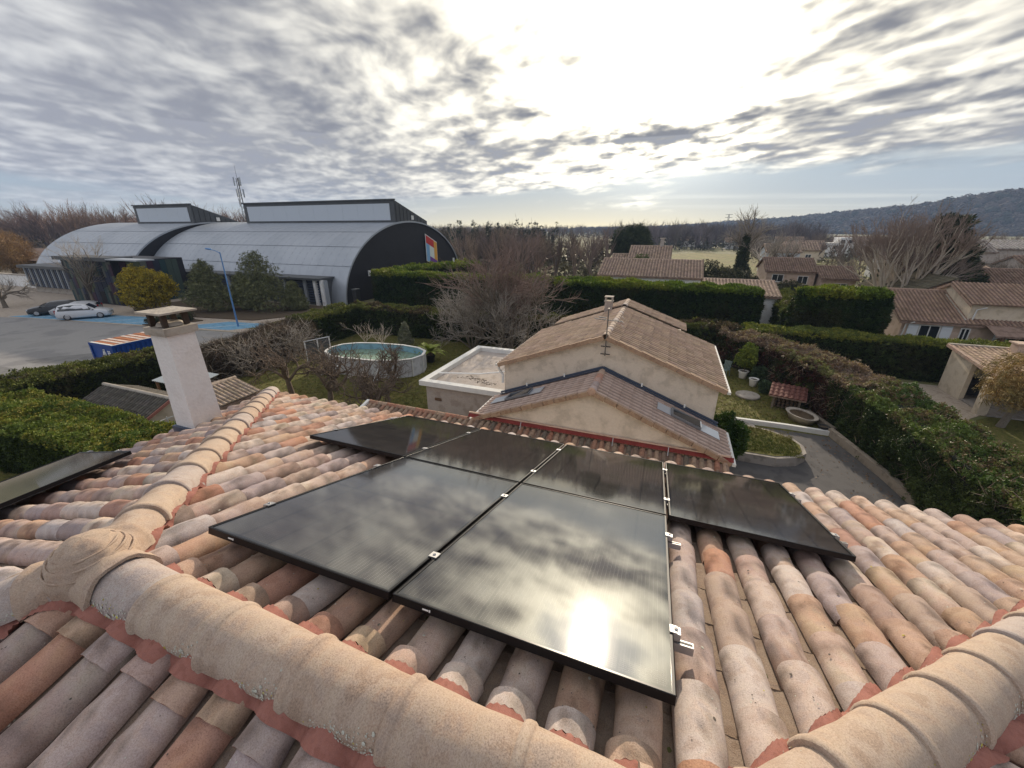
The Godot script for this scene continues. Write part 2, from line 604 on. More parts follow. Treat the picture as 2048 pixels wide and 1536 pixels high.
func hills():
	# a wooded ridge rising to the right, and a lower one far behind it; both fall gently to the plain
	var crest := [[-300, 6, 1440], [-60, 9, 1420], [62, 16, 1400], [160, 23, 1290], [268, 30, 1190], [330, 37, 1080], [390, 42, 1000], [440, 52, 940], [500, 62, 900], [590, 78, 860], [760, 100, 820], [1100, 120, 800]]
	var far := [[-500, 3, 1480], [20, 7, 1470], [110, 15, 1460], [230, 20, 1450], [330, 15, 1440], [600, 9, 1400]]
	noise.seed = 8; noise.frequency = 0.012
	var canopy := surf(blend_tex(256, [Color(.045, .042, .038), Color(.09, .075, .065), Color(.055, .06, .045), Color(.11, .085, .07)], 0.02, 0.1, 0.4, 71), 0.012, Color.WHITE, 1.0)
	var spots := []
	var tints := []
	for h in [[crest, "wooded_hill", 260.0], [far, "far_hill", 120.0]]:
		var line: Array = h[0]
		var cols := []
		var steps := 14
		for k in range((line.size() - 1) * 6 + 1):
			var i := mini(k / 6, line.size() - 2)
			var f := k / 6.0 - i
			var a := V(line[i][0], line[i][1], line[i][2]).lerp(V(line[i + 1][0], line[i + 1][1], line[i + 1][2]), f)
			var row := PackedVector3Array()
			for s in steps + 3:
				var t := 1.0 - s / float(steps)      # 1 at the foot, 0 at the crest, below 0 on the back
				var p := a + Vector3(0, 0, t * h[2])
				var prof := 1.0 - smoothstep(0.0, 1.0, t) if t > 0 else 1.0 - t * t * 6.0
				p.y = a.y * prof + noise.get_noise_2d(p.x, p.z) * 6.0 * sin(clampf(t, 0, 1) * PI) - (3.0 if s == 0 else 0.0)
				row.append(p)
				if h[1] == "wooded_hill" and s > 0 and s <= steps:
					for e in 9:
						var q := p + Vector3(rng.randf_range(-16, 16), 0, rng.randf_range(-12, 12))
						var sz := rng.randf_range(3.2, 6.5)
						spots.append(Transform3D(Basis(Vector3.UP, rng.randf() * TAU).scaled(Vector3(sz, sz * rng.randf_range(.8, 1.25), sz)), q + Vector3(0, sz * 0.3, 0)))
						var g := rng.randf_range(.7, 1.25)
						tints.append(Color(.075 * g, .06 * g, .052 * g) if rng.randf() < .72 else Color(.03 * g, .04 * g, .028 * g))
			cols.append(row)
		var b := B.new()
		b.grid(cols, true)
		tag(piece(h[1], b.done(), canopy), "", "", "", "structure")
	# crowns of the wood on the ridge, a coarse tuft each
	var crown := B.new()
	var pts := []
	for k in 42:
		var y := 1.0 - 2.0 * (k + 0.5) / 42.0
		var w := sqrt(1 - y * y)
		pts.append(Vector3(cos(k * 2.4) * w, y, sin(k * 2.4) * w) * rng.randf_range(.65, 1.1))
	for k in pts.size():
		var p: Vector3 = pts[k]
		var x := p.cross(Vector3(.3, 1, .2)).normalized() * .42
		var z := p.cross(x).normalized() * .42
		crown.tri(p - x - z * .5, p + x - z * .5, p + z + p * .25)
	var m := plain(Color.WHITE, 1.0)
	m.vertex_color_use_as_albedo = true
	tag(many("hillside_woods", crown.done(), m, spots, tints), "wood of bare and evergreen trees covering the long hill", "woods")


# ---------------------------------------------------------------- our roof
var cosr := cos(atan(PITCH_R))
var sinr := sin(atan(PITCH_R))


func faces() -> Array:
	# each face: origin on the ridge, direction across, direction downhill (unit), length of its ridge
	var y := RIDGE_Y
	return [
		{"o": V(APEX_L, y, RIDGE_D), "a": Vector3(1, 0, 0), "h": Vector3(0, 0, -1), "len": APEX_R - APEX_L, "id": "front"},
		{"o": V(APEX_L, y, RIDGE_D), "a": Vector3(0, 0, -1), "h": Vector3(-1, 0, 0), "len": 0.0, "id": "left"},
		{"o": V(APEX_R, y, RIDGE_D), "a": Vector3(-1, 0, 0), "h": Vector3(0, 0, 1), "len": APEX_R - APEX_L, "id": "near"},
		{"o": V(APEX_R, y, RIDGE_D), "a": Vector3(0, 0, 1), "h": Vector3(1, 0, 0), "len": 0.0, "id": "right"}]


func on_face(f: Dictionary, a: float, t: float, up := 0.0) -> Vector3:
	# a across, t downhill in plan, up along the normal above the plane of the tile crowns
	var n: Vector3 = Vector3.UP * cosr + f.h * sinr
	return f.o + f.a * a + f.h * t - Vector3.UP * (t * PITCH_R) + n * up


func profile(a: float) -> float:
	# height of the tile waves above the deck
	var x: float = a - (floorf(a / COL) + 0.5) * COL
	var r := 0.086
	return CROWN * sqrt(maxf(0.0, 1.0 - pow(x / r, 2.0)))


func cover_tile(sd: int, len := 0.415, w0 := 0.074, w1 := 0.086, high := 0.074, segs := 10, rows := 8) -> B:
	# a half barrel lying along +z, wide end last, crown up; hand-made: slightly dented and bowed
	var b := B.new()
	noise.seed = sd; noise.frequency = 6.0; noise.fractal_octaves = 2
	var grid := []
	var inner := PackedVector3Array()
	var lip := PackedVector3Array()
	var bow := sin(sd * 1.7) * 0.004
	for i in rows + 1:
		var f := i / float(rows)
		var row := PackedVector3Array()
		var w := lerpf(w0, w1, f)
		for j in segs + 1:
			var an := PI * (0.5 - j / float(segs)) * 1.04
			var dent := noise.get_noise_3d(sin(an) * w * 1.4, sd * 0.37, f * len * 1.1) * 0.0085 * (0.4 + cos(an) * 0.8) * (1.0 - .75 * smoothstep(.72, 1.0, f))
			var s := Vector2(-sin(an) * (w + dent), cos(an) * (high * lerpf(.90, 1.0, f) + dent))
			row.append(Vector3(s.x + bow * sin(f * PI), s.y, f * len + (0.0015 * sin(j * 2.1 + sd) if i == rows else 0.0)))
			if i == rows:
				lip.append(Vector3(s.x * .845, s.y * .83, f * len))
				inner.append(Vector3(s.x * .845, s.y * .83, f * len - 0.09))
		grid.append(row)
	b.grid(grid, true)
	# the fired colour runs from one tone to another along the tile, with smoky dents
	var hues := [Color(1, 1, 1), Color(.84, .87, .94), Color(1.07, .96, .86), Color(.92, .84, .80), Color(1.06, 1.04, 1.0), Color(.97, .99, .90)]
	var c0: Color = hues[sd % 6]
	var c1: Color = hues[(sd * 5 + 2) % 6]
	for i in b.v.size():
		var p := b.v[i]
		var f := smoothstep(.25, .8, p.z / len + noise.get_noise_3d(p.x * 2.0, 9.0 + sd, p.z * 2.0) * .5)
		var k := c0.lerp(c1, f)
		var g := noise.get_noise_3d(p.x * 1.3 + 5.0, sd * 3.1, p.z * .8)
		b.c[i] = k * (1.0 - .46 * smoothstep(.10, .45, g)) * (1.0 + .10 * smoothstep(.1, .4, -g))
	b.col = Color(.66, .40, .32)
	for j in segs:
		b.quad(grid[rows][j], lip[j], lip[j + 1], grid[rows][j + 1])
		b.quad(lip[j], inner[j], inner[j + 1], lip[j + 1])
	# the thin long edges
	for e in [0, segs]:
		var s := -1.0 if e == 0 else 1.0
		for i in rows:
			var p: Vector3 = grid[i][e]
			var q: Vector3 = grid[i + 1][e]
			var k := Vector3(-s * .012, .002, 0)
			if e == 0: b.quad(p, q, q - k * -1.0, p - k * -1.0)
			else: b.quad(q, p, p + k, q + k)
	return b


func ridge_tile(sd: int, len := 0.455) -> B:
	var b := B.new()
	noise.seed = sd + 90; noise.frequency = 3.2; noise.fractal_octaves = 3
	var grid := []
	var zs := [0.0, 0.06, 0.12, 0.18, 0.24, 0.30, 0.36, 0.405, 0.414, 0.417, 0.424, 0.440, 0.449, len]
	var lip := PackedVector3Array()
	for i in zs.size():
		var z: float = zs[i]
		var extra := 0.0
		if i == 9: extra = .004
		elif i == 10: extra = .008
		elif i == 11: extra = .009
		elif i == 12: extra = .007
		elif i == 13: extra = .002
		var row := PackedVector3Array()
		for j in 15:
			var an := PI * (0.5 - j / 14.0) * 1.03
			var dent := noise.get_noise_3d(sin(an) * 0.2, sd * 1.3, z * 1.2) * 0.006
			var w := 0.119 + 0.007 * (z / len) + extra + dent
			row.append(Vector3(-sin(an) * w, cos(an) * (w - .010), z))
			if i == zs.size() - 1: lip.append(Vector3(-sin(an) * (w - .02), cos(an) * (w - .04), z))
		grid.append(row)
	b.grid(grid, true)
	for j in 14:
		b.quad(grid[-1][j], lip[j], lip[j + 1], grid[-1][j + 1])
		b.quad(lip[j], lip[j] - Vector3(0, 0, .1), lip[j + 1] - Vector3(0, 0, .1), lip[j + 1])
	return b


func screen(p: Vector3) -> Vector2:
	# rough pixel of a point, used only to leave out tiles that are far outside the frame
	var q := Basis.from_euler(Vector3(deg_to_rad(-PITCH), deg_to_rad(YAW), 0)).inverse() * (p - Vector3(0, CAM_H, 0))
	if q.z > -0.05: return Vector2(1e6, 1e6)
	return Vector2(1024 + 805 * q.x / -q.z, 768 - 805 * q.y / -q.z)


func our_house():
	var house := thing("tiled_house", "house under the camera with a hipped roof of sandy and rose clay barrel tiles", "house")
	var wall := B.new()
	wall.cube(V(APEX_L - RUN + .45, 0, RIDGE_D - RUN + .45), V(APEX_R + RUN - .45, 6.45, RIDGE_D + RUN - .45))
	piece("wall", wall.done(), M.render_beige, house)
	var F := faces()
	var deck := B.new()
	for f in F:
		var p := on_face(f, 0, 0, -.125)
		var q := on_face(f, f.len, 0, -.125)
		var r0 := on_face(f, f.len + RUN, RUN, -.125)
		var s0 := on_face(f, -RUN, RUN, -.125)
		deck.poly([p, s0, r0, q] if f.len > 0 else [p, s0, r0])
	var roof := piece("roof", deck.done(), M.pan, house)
	# pan tiles: concave strips between the covers, stepped at each course
	var pans := B.new()
	var variants := []
	for k in 10: variants.append(cover_tile(k + 1))
	var meshes := []
	for v in variants: meshes.append(v.done(true))
	var found := []
	for f in F:
		var n: Vector3 = Vector3.UP * cosr + f.h * sinr
		var down: Vector3 = f.h * cosr - Vector3.UP * sinr
		var k0 := int(floor(-RUN / COL)) - 1
		var k1 := int(ceil((f.len + RUN) / COL)) + 1
		var cuts := [Plane((f.h * -1 + f.a * -1).normalized(), f.o), Plane((f.h * -1 + f.a).normalized(), f.o + f.a * f.len), Plane(-f.h, f.o)]
		for k in range(k0, k1):
			var a := (k + 0.5) * COL
			for j in 13:
				var s_end := RUN / cosr + 0.14 - j * ROW + 0.012 * sin(k * 3.1 + f.len)
				var t_mid := (s_end - 0.2) * cosr
				var reach := t_mid + 0.21
				if a < -reach - .08 or a > f.len + reach + .08 or t_mid < -0.15: continue
				var at := on_face(f, a, (s_end - 0.41) * cosr, -CROWN - 0.010)
				var sp := screen(on_face(f, a, maxf(t_mid, 0.0)))
				if sp.x < -1200 or sp.x > 3200 or sp.y > 3200: continue
				var tilt := Basis(f.a, 0.045) * Basis(n, rng.randf_range(-.022, .022)) * Basis(down, rng.randf_range(-.03, .03))
				# wide end downhill; x across, y out of the roof
				var across: Vector3 = n.cross(down)
				var bs := tilt * Basis(across, n, down)
				var size := rng.randf_range(.97, 1.04)
				var xf := Transform3D(bs.scaled_local(Vector3(size, size, 1)), at + f.a * rng.randf_range(-.006, .006))
				var whole: bool = a - .1 > -(s_end - .43) * cosr and a + .1 < f.len + (s_end - .43) * cosr and s_end - .42 > 0
				var tone := rng.randi() % 8
				if f.id == "near": tone = [4, 1, 4, 6, 0, 4, 2, 1, 4, 6][rng.randi() % 10]  # darker tones here: shade on the near face put into the tile colour
				elif f.id == "left": tone = [1, 1, 4, 3, 0, 4, 2, 1, 7, 6][rng.randi() % 10]
				elif f.id == "front": tone = [0, 5, 3, 7, 1, 2, 0, 5, 3, 1, 7][rng.randi() % 11]
				var mid := xf * Vector3(0, .05, .25)
				var score := 1.0 / (mid - Vector3(0, CAM_H, 0)).length_squared()
				var on := Vector2(mid.x, -mid.z)
				if f.id == "front":
					if on.y > 1.15 and on.y < 2.55 and on.x > -1.95 and on.x < .05: score = 0.0
					if on.y > 2.85 and on.y < 4.25 and on.x > -3.05 and on.x < 1.15: score = 0.0
				if sp.x < -40 or sp.x > 2090 or sp.y > 1580: score *= 0.02
				found.append({"s": score, "xf": xf, "v": rng.randi() % 10, "tone": tone, "whole": whole, "cuts": cuts, "n": n})
			# pan strip between this column and the next
			var pa := (k + 1) * COL
			for j in 13:
				var s1 := RUN / cosr + 0.06 - j * ROW
				var rows := []
				for e in 2:
					var row := PackedVector3Array()
					var s := s1 - ROW * (1 - e)
					for i in 5:
						var x := (i - 2) * 0.036
						var lift := -CROWN - .034 + x * x * 3.6 + (.016 if e == 1 else 0.0) + .004 * sin(k * 5.0 + j * 2.0 + i)
						row.append(on_face(f, pa + x, s * cosr, lift))
					rows.append(row)
				if pa < -s1 * cosr - .1 or pa > f.len + s1 * cosr + .1 or s1 < 0: continue
				var one := B.new()
				one.grid(rows, false)
				one.quad(rows[1][1], rows[1][1] - n * .016, rows[1][3] - n * .016, rows[1][3])
				pans.add_cut(one, Transform3D.IDENTITY, cuts)
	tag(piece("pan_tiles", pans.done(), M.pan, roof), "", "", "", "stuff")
	found.sort_custom(func(p, q): return p.s > q.s)
	var rest := B.new()
	for i in found.size():
		var t = found[i]
		if i < 300:
			if t.whole:
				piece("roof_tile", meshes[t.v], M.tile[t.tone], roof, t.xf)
			else:
				var b := B.new()
				b.add_cut(variants[t.v], t.xf, t.cuts)
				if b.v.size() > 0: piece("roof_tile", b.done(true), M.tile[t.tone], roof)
		else:
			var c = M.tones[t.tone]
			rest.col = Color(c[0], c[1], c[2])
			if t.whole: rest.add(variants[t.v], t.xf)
			else: rest.add_cut(variants[t.v], t.xf, t.cuts)
	tag(piece("roof_tiles", rest.done(true), M.tile_v, roof), "", "", "", "stuff")
	# ridge and hips
	var rmesh := []
	for k in 5: rmesh.append(ridge_tile(k).done())
	var top := Vector3.UP * 0.0
	var A := V(APEX_L, RIDGE_Y, RIDGE_D)
	var Z := V(APEX_R, RIDGE_Y, RIDGE_D)
	var runs := [[A, Z, 0, 2], [A, on_face(F[1], RUN, RUN), 0, 1], [A, on_face(F[1], -RUN, RUN), 2, 1], [Z, on_face(F[3], -RUN, RUN), 0, 3], [Z, on_face(F[3], RUN, RUN), 2, 3]]
	var strip := B.new()
	var specks := []
	var specks_y := []
	for r in runs:
		var p: Vector3 = r[0]
		var q: Vector3 = r[1]
		var dir := (q - p).normalized()
		var flat := Vector3(dir.x, 0, dir.z).normalized()
		var side := Vector3.UP.cross(dir).normalized()
		var up := dir.cross(side)
		var span := (q - p).length()
		var sink := -.048 if absf(dir.y) < .01 else -.036
		var z := 0.10
		while z < span + 0.05:
			if absf(dir.y) < .01 and z > span - .35: break
			var at := p + dir * z + up * sink
			var sp := screen(at)
			# each overlaps the one below it: the wide collar points uphill, except along the level ridge
			var bs := Basis(-side, up, -dir) * Basis(Vector3.UP, rng.randf_range(-.012, .012)) * Basis(Vector3.RIGHT, -.016)
			if sp.x > -1500 and sp.x < 3500 and sp.y < 3500:
				piece("ridge_tile", rmesh[rng.randi() % 5], M.ridge[rng.randi() % 4], roof, Transform3D(bs, at + dir * .43))
				for e in 520:
					var an := rng.randf_range(-1.5, -0.35) if rng.randf() < .86 else rng.randf_range(-1.5, 1.5)
					an *= 1.0 if side.z > -.3 or absf(dir.y) < .01 else -1.0
					if absf(dir.y) < .01 and an > 0: an = -an
					var w := pow(absf(an) / 1.5, 3.0)
					if rng.randf() > w * 1.2 + .03: continue
					var s := rng.randf_range(.0012, .0042) * (1.0 if rng.randf() < .9 else 1.8)
					var nrm := (side * -sin(an) + up * cos(an)).normalized()
					if absf(dir.y) < .01: nrm = (Vector3(0, 0, 1) * sin(-an) + Vector3.UP * cos(an)).normalized()
					var rad := .1255
					var c := at + dir * rng.randf_range(0, .4) + nrm * rad - up * (.018 * cos(an))
					var x := nrm.cross(dir).normalized()
					var xf := Transform3D(Basis(x * s, nrm * s * .25, dir * s * rng.randf_range(.7, 1.4)), c)
					if rng.randf() < .09: specks_y.append(xf)
					else: specks.append(xf)
			z += 0.40
		# the pleated red flashing that hugs the tiles on both sides
		for fi in [r[2], r[3]]:
			var f: Dictionary = F[fi]
			var out: Vector3 = f.h - flat * flat.dot(f.h)
			out = out.normalized()
			var rows := []
			var steps := int(span / 0.014)
			for i in steps + 1:
				var base := p + flat * (i * 0.014 * Vector2(dir.x, dir.z).length())
				var row := PackedVector3Array()
				var edge := (0.150 if fi == 0 else 0.166) + 0.008 * sin(i * .11 + fi) + .005 * sin(i * .43)
				for w in [0.08, 0.112, 0.132, 0.146, edge]:
					var g: Vector3 = base + out * w
					var rel: Vector3 = g - f.o
					var a: float = rel.dot(f.a)
					var t: float = rel.dot(f.h)
					var hgt := profile(a) - CROWN + .012
					hgt = lerpf(maxf(hgt, -.03), hgt, smoothstep(.09, .19, w))
					hgt += (.0048 if i % 2 == 0 else -.003) * rng.randf_range(.6, 1.2) + .004 * absf(sin(i * .33 + w * 9.0))
					row.append(on_face(f, a, t, hgt))
				rows.append(row)
			var flip: bool = flat.cross(out).y > 0
			strip.grid(rows, flip)
	tag(piece("ridge_flashing", strip.done(), M.flash, roof), "", "", "", "stuff")
	var dot := B.new()
	dot.lathe(Vector3.ZERO, [Vector2(1, 0), Vector2(.8, .6), Vector2(.3, .95), Vector2(0.01, 1)], 6)
	var dm := dot.done()
	# dark, pale and yellow specks on the nearer tiles, moss and litter in the channels
	var pits := []
	var moss := []
	for k in 5200:
		var f: Dictionary = F[[0, 0, 2, 1][rng.randi() % 4]]
		var t := rng.randf_range(.2, 3.2)
		var a := rng.randf_range(-t, f.len + t)
		var x: float = a - (floorf(a / COL) + 0.5) * COL
		var p := on_face(f, a, t, profile(a) - CROWN + .0035)
		if (p - Vector3(0, CAM_H, 0)).length() > 4.6: continue
		var n: Vector3 = Vector3.UP * cosr + f.h * sinr
		if absf(x) < .07:
			var nn: Vector3 = (n + f.a * (x / .086) * .8).normalized()
			var u: Vector3 = nn.cross(f.h).normalized()
			var s := rng.randf_range(.0012, .0036) * (1.0 if rng.randf() < .93 else 2.2)
			var xf := Transform3D(Basis(u * s, nn * s * .22, u.cross(nn) * s * rng.randf_range(.7, 1.5)), p)
			var r := rng.randf()
			if r < .55: pits.append(xf)
			elif r < .93: specks.append(xf)
			else: specks_y.append(xf)
		elif absf(x) > .092 and rng.randf() < .5:
			var s := rng.randf_range(.004, .013)
			moss.append(Transform3D(Basis(Vector3.UP, rng.randf() * TAU).scaled(Vector3(s, s * .5, s * 1.5)), on_face(f, a, t, -CROWN - .030)))
	many("lichen", dm, M.lichen, specks, [], roof)
	many("lichen", dm, M.lichen_y, specks_y, [], roof)
	many("stains", dm, M.speck, pits, [], roof)
	many("moss", dm, M.moss, moss, [], roof)
	apex_cap(roof, A, [(runs[0][1] - A).normalized(), (runs[1][1] - A).normalized(), (runs[2][1] - A).normalized()])
	apex_cap(roof, Z, [(A - Z).normalized(), (runs[3][1] - Z).normalized(), (runs[4][1] - Z).normalized()], .4)
	chimney(house)
	# zinc gutter below the far eave
	var gut := B.new()
	for e in [[V(APEX_L - RUN, 6.42, RIDGE_D + RUN + .0), V(APEX_R + RUN, 6.42, RIDGE_D + RUN + .0)]]:
		gut.bar(e[0], e[1], .12, .09)
	piece("gutter", gut.done(), M.zinc, house)


func apex_cap(roof: Node3D, at: Vector3, dirs: Array, low := 1.0):
	# a three-armed clay cap: a ringed dome over three short collars
	var b := B.new()
	var rows := []
	var prof := [[.225, -.06], [.222, .02], [.214, .055], [.205, .06], [.196, .085], [.193, .10], [.172, .101], [.166, .118], [.160, .136], [.140, .137], [.130, .155], [.122, .168], [.098, .169], [.085, .182], [.055, .19], [.03, .196], [.002, .198]]
	for q in prof:
		var ring := PackedVector3Array()
		for k in 36:
			var a := -TAU * k / 36.0
			var d := Vector3(cos(a), 0, sin(a))
			var r: float = q[0] * .72 + (.006 * sin(k * 1.9) * (1.0 - q[1] * 4.0) + .004 * sin(k * .7 + 1.0)) * q[0] * 4.5
			ring.append(at + d * r + Vector3.UP * (q[1] * low * .78 + .006 + .018 * q[0] * sin(k * 1.1)))
		rows.append(ring)
	b.grid(rows, false, true)
	for dir in dirs:
		var side := Vector3.UP.cross(dir).normalized()
		var up: Vector3 = dir.cross(side)
		var arm := []
		for z in [0.07, .10, .14, .185, .192, .218, .224]:
			var row := PackedVector3Array()
			for j in 13:
				var an := PI * (0.5 - j / 12.0) * 1.04
				var w := .137 + (.008 if z > .188 else 0.0) + .004 * sin(j * 1.7 + z * 30.0)
				row.append(at + dir * z - up * .036 + side * sin(an) * w + up * cos(an) * (w - .012))
			arm.append(row)
		b.grid(arm, false)
		for j in 12:
			b.quad(arm[6][j], arm[6][j] - (arm[6][j] - at - dir * .224) * .15, arm[6][j + 1] - (arm[6][j + 1] - at - dir * .224) * .15, arm[6][j + 1])
	for q in ([[.153, .045], [.132, .078], [.109, .105]] if low == 1.0 else []):
		var p := PackedVector3Array()
		var r := PackedFloat32Array()
		for k in 37:
			var a := TAU * k / 36.0 + .3
			p.append(at + Vector3(cos(a) * q[0], q[1] + .006 + .005 * sin(a * 2.0 + q[0] * 20.0), sin(a) * q[0])); r.append(.0055 + .0015 * sin(k * 1.3))
		b.tube(p, r, 6)
	# small blobs of mortar left on the dome
	for k in (0 if low == 1.0 else 0):
		var a := rng.randf() * TAU
		b.lathe(at + Vector3(cos(a) * .15, .135, sin(a) * .15) * Vector3(1, rng.randf_range(.7, 1.1), 1), [Vector2(.02, -.01), Vector2(.017, .006), Vector2(.008, .014), Vector2(.001, .016)], 7, Vector2(rng.randf_range(.6, 1.3), rng.randf_range(.6, 1.3)))
	piece("ridge_cap", b.done(), M.ridge[1], roof)


func chimney(house: Node3D):
	var b := B.new()
	var lo := V(-6.09, 6.45, 2.985)
	var hi := V(-5.70, 8.09, 3.375)
	var mid := (lo + hi) / 2
	var ring := []
	for y in [[lo.y, 1.0], [hi.y, .84]]:
		for q in [[-.195, .195], [.195, .195], [.195, -.195], [-.195, -.195]]: ring.append(Vector3(mid.x + q[0] * y[1], y[0], mid.z + q[1] * y[1]))
	for k in 4: b.quad(ring[k], ring[(k + 1) % 4], ring[4 + (k + 1) % 4], ring[4 + k])
	b.quad(ring[4], ring[5], ring[6], ring[7])
	var ch := piece("chimney", b.done(), M.render_pale, house)
	var lip := B.new()
	lip.cube(lo + Vector3(-.005, 1.60, .005), hi + Vector3(.005, .055, -.005))
	piece("chimney_ledge", lip.done(), M.concrete, ch)
	var dish := B.new()
	dish.lathe(V(-5.895, 8.155, 3.18), [Vector2(.15, 0), Vector2(.13, .035), Vector2(.08, .05), Vector2(.078, .012), Vector2(.001, .012)], 16)
	piece("flue", dish.done(), M.concrete, ch)
	for x in [-6.02, -5.77]:
		for d in [3.055, 3.305]:
			var leg := B.new()
			var wide := PackedVector2Array([Vector2(-.016, 0), Vector2(.016, 0), Vector2(.034 if x < -5.9 else .022, .175), Vector2(-.022 if x < -5.9 else -.034, .175)])
			leg.prism(V(x, 8.15, d - .03), Vector3.RIGHT, Vector3.UP, wide, -.06)
			piece("leg", leg.done(), plain(L(.045, .03, .022), .8), ch)
	var slab := B.new()
	slab.cube(V(-6.13, 8.32, 2.96), V(-5.655, 8.342, 3.40))
	piece("cover_slab", slab.done(), M.concrete, ch)
	var col := B.new()
	col.cube(V(-6.115, 6.5, 2.95), V(-5.675, 6.78, 3.40))
	piece("flashing", col.done(), M.slate, ch)


# ---------------------------------------------------------------- solar panels
func cell_texture() -> ImageTexture:
	var w := 684
	var h := 1032
	var im := Image.create(w, h, false, Image.FORMAT_RGB8)
	var r := RandomNumberGenerator.new()
	r.seed = 6
	var tint := []
	for i in 200: tint.append(r.randf_range(.85, 1.2))
	for y in h:
		for x in w:
			var cx := x % 114
			var cy := y % 52 if y < 514 else (y - 4) % 52
			var t: float = tint[(x / 114) + 6 * (y / 52)]
			var c := Color(.0235, .0205, .0190) * t
			if x % 12 == 5: c = Color(.055, .053, .050)      # thin wires along the panel
			if y % 6 < 2: c = c * 2.2                      # print of the fingers across
			if cx < 2 or cx > 111: c = Color(.006, .006, .007)
			if cy < 1: c = Color(.006, .006, .007)
			if absi(y - 516) < 4: c = Color(.005, .005, .006)
			if x < 9 or y < 9 or x > w - 10 or y > h - 10: c = Color(.006, .006, .007)
			im.set_pixel(x, y, c.linear_to_srgb())
	im.generate_mipmaps()
	return ImageTexture.create_from_image(im)


func solar_panel(label: String, xf: Transform3D) -> Node3D:
	# local axes: x across 1.134, z downhill 1.722, y out of the glass; origin at the uphill left corner
	var W := 1.134
	var H := 1.722
	var o := thing("solar_panel", label, "solar panel", Vector3.ZERO, 0, "black solar panels on the tiled roof")
	o.transform = xf
	var fr := B.new()
	var t := .035
	var w := .012
	for e in [[Vector3(0, -t / 2, w / 2), Vector3(W, -t / 2, w / 2)], [Vector3(0, -t / 2, H - w / 2), Vector3(W, -t / 2, H - w / 2)]]:
		fr.bar(e[0], e[1], w, t)
	for x in [w / 2, W - w / 2]: fr.bar(Vector3(x, -t / 2, w), Vector3(x, -t / 2, H - w), w, t)
	# the small bright chamfer along the rim
	for k in 4:
		var q: Vector3 = [Vector3(0, 0, 0), Vector3(W, 0, 0), Vector3(W, 0, H), Vector3(0, 0, H)][k]
		var q2: Vector3 = [Vector3(W, 0, 0), Vector3(W, 0, H), Vector3(0, 0, H), Vector3(0, 0, 0)][k]
		fr.bar(q + Vector3(0, .0005, 0), q2 + Vector3(0, .0005, 0), .003, .003, Vector3(1, 1, 1).normalized())
	piece("frame", fr.done(), M.black_frame, o)
	var g := B.new()
	var y := -.0025
	g.quad_uv(Vector3(w, y, w), Vector3(w, y, H - w), Vector3(W - w, y, H - w), Vector3(W - w, y, w), Vector2(0, 0), Vector2(1, 1))
	# uv: across is u, downhill is v
	for i in g.t.size(): g.t[i] = Vector2((g.v[i].x - w) / (W - 2 * w), (g.v[i].z - w) / (H - 2 * w))
	piece("glass", g.done(), M.cells, o)
	var back := B.new()
	back.box(Vector3(W / 2, -.02, H / 2), Vector3(W - .03, .01, H - .03))
	piece("back_sheet", back.done(), M.dark, o)
	return o


func clamp_mesh(end: bool) -> ArrayMesh:
	var b := B.new()
	if end:
		b.box(Vector3(.016, -.012, 0), Vector3(.028, .03, .05)); b.box(Vector3(.002, .004, 0), Vector3(.03, .005, .05))
	else:
		b.box(Vector3(0, .004, 0), Vector3(.044, .005, .05)); b.box(Vector3(0, -.015, 0), Vector3(.012, .03, .04))
	b.lathe(Vector3(.012 if end else 0.0, .006, 0), [Vector2(.008, 0), Vector2(.008, .006), Vector2(.004, .006), Vector2(.004, .003), Vector2(.001, .003)], 8)
	return b.done()


func rail(label: String, a: Vector3, b: Vector3, n: Vector3) -> Node3D:
	var o := thing("mounting_rail", label, "rail", Vector3.ZERO, 0, "aluminium rails under the solar panels")
	var s := B.new()
	s.bar(a, b, .034, .034, n)
	var d := (b - a).normalized()
	piece("rail", s.done(), M.alu, o)
	var k := B.new()
	for e in [[a, -d], [b, d]]:
		k.bar(e[0] - e[1] * .001, e[0] + e[1] * .0012, .024, .024, n)
		k.bar(e[0] - e[1] * .06 + n * .0175, e[0] - e[1] * .004 + n * .0175, .012, .002, n)
	piece("open_end", k.done(), M.dark, o)
	return o


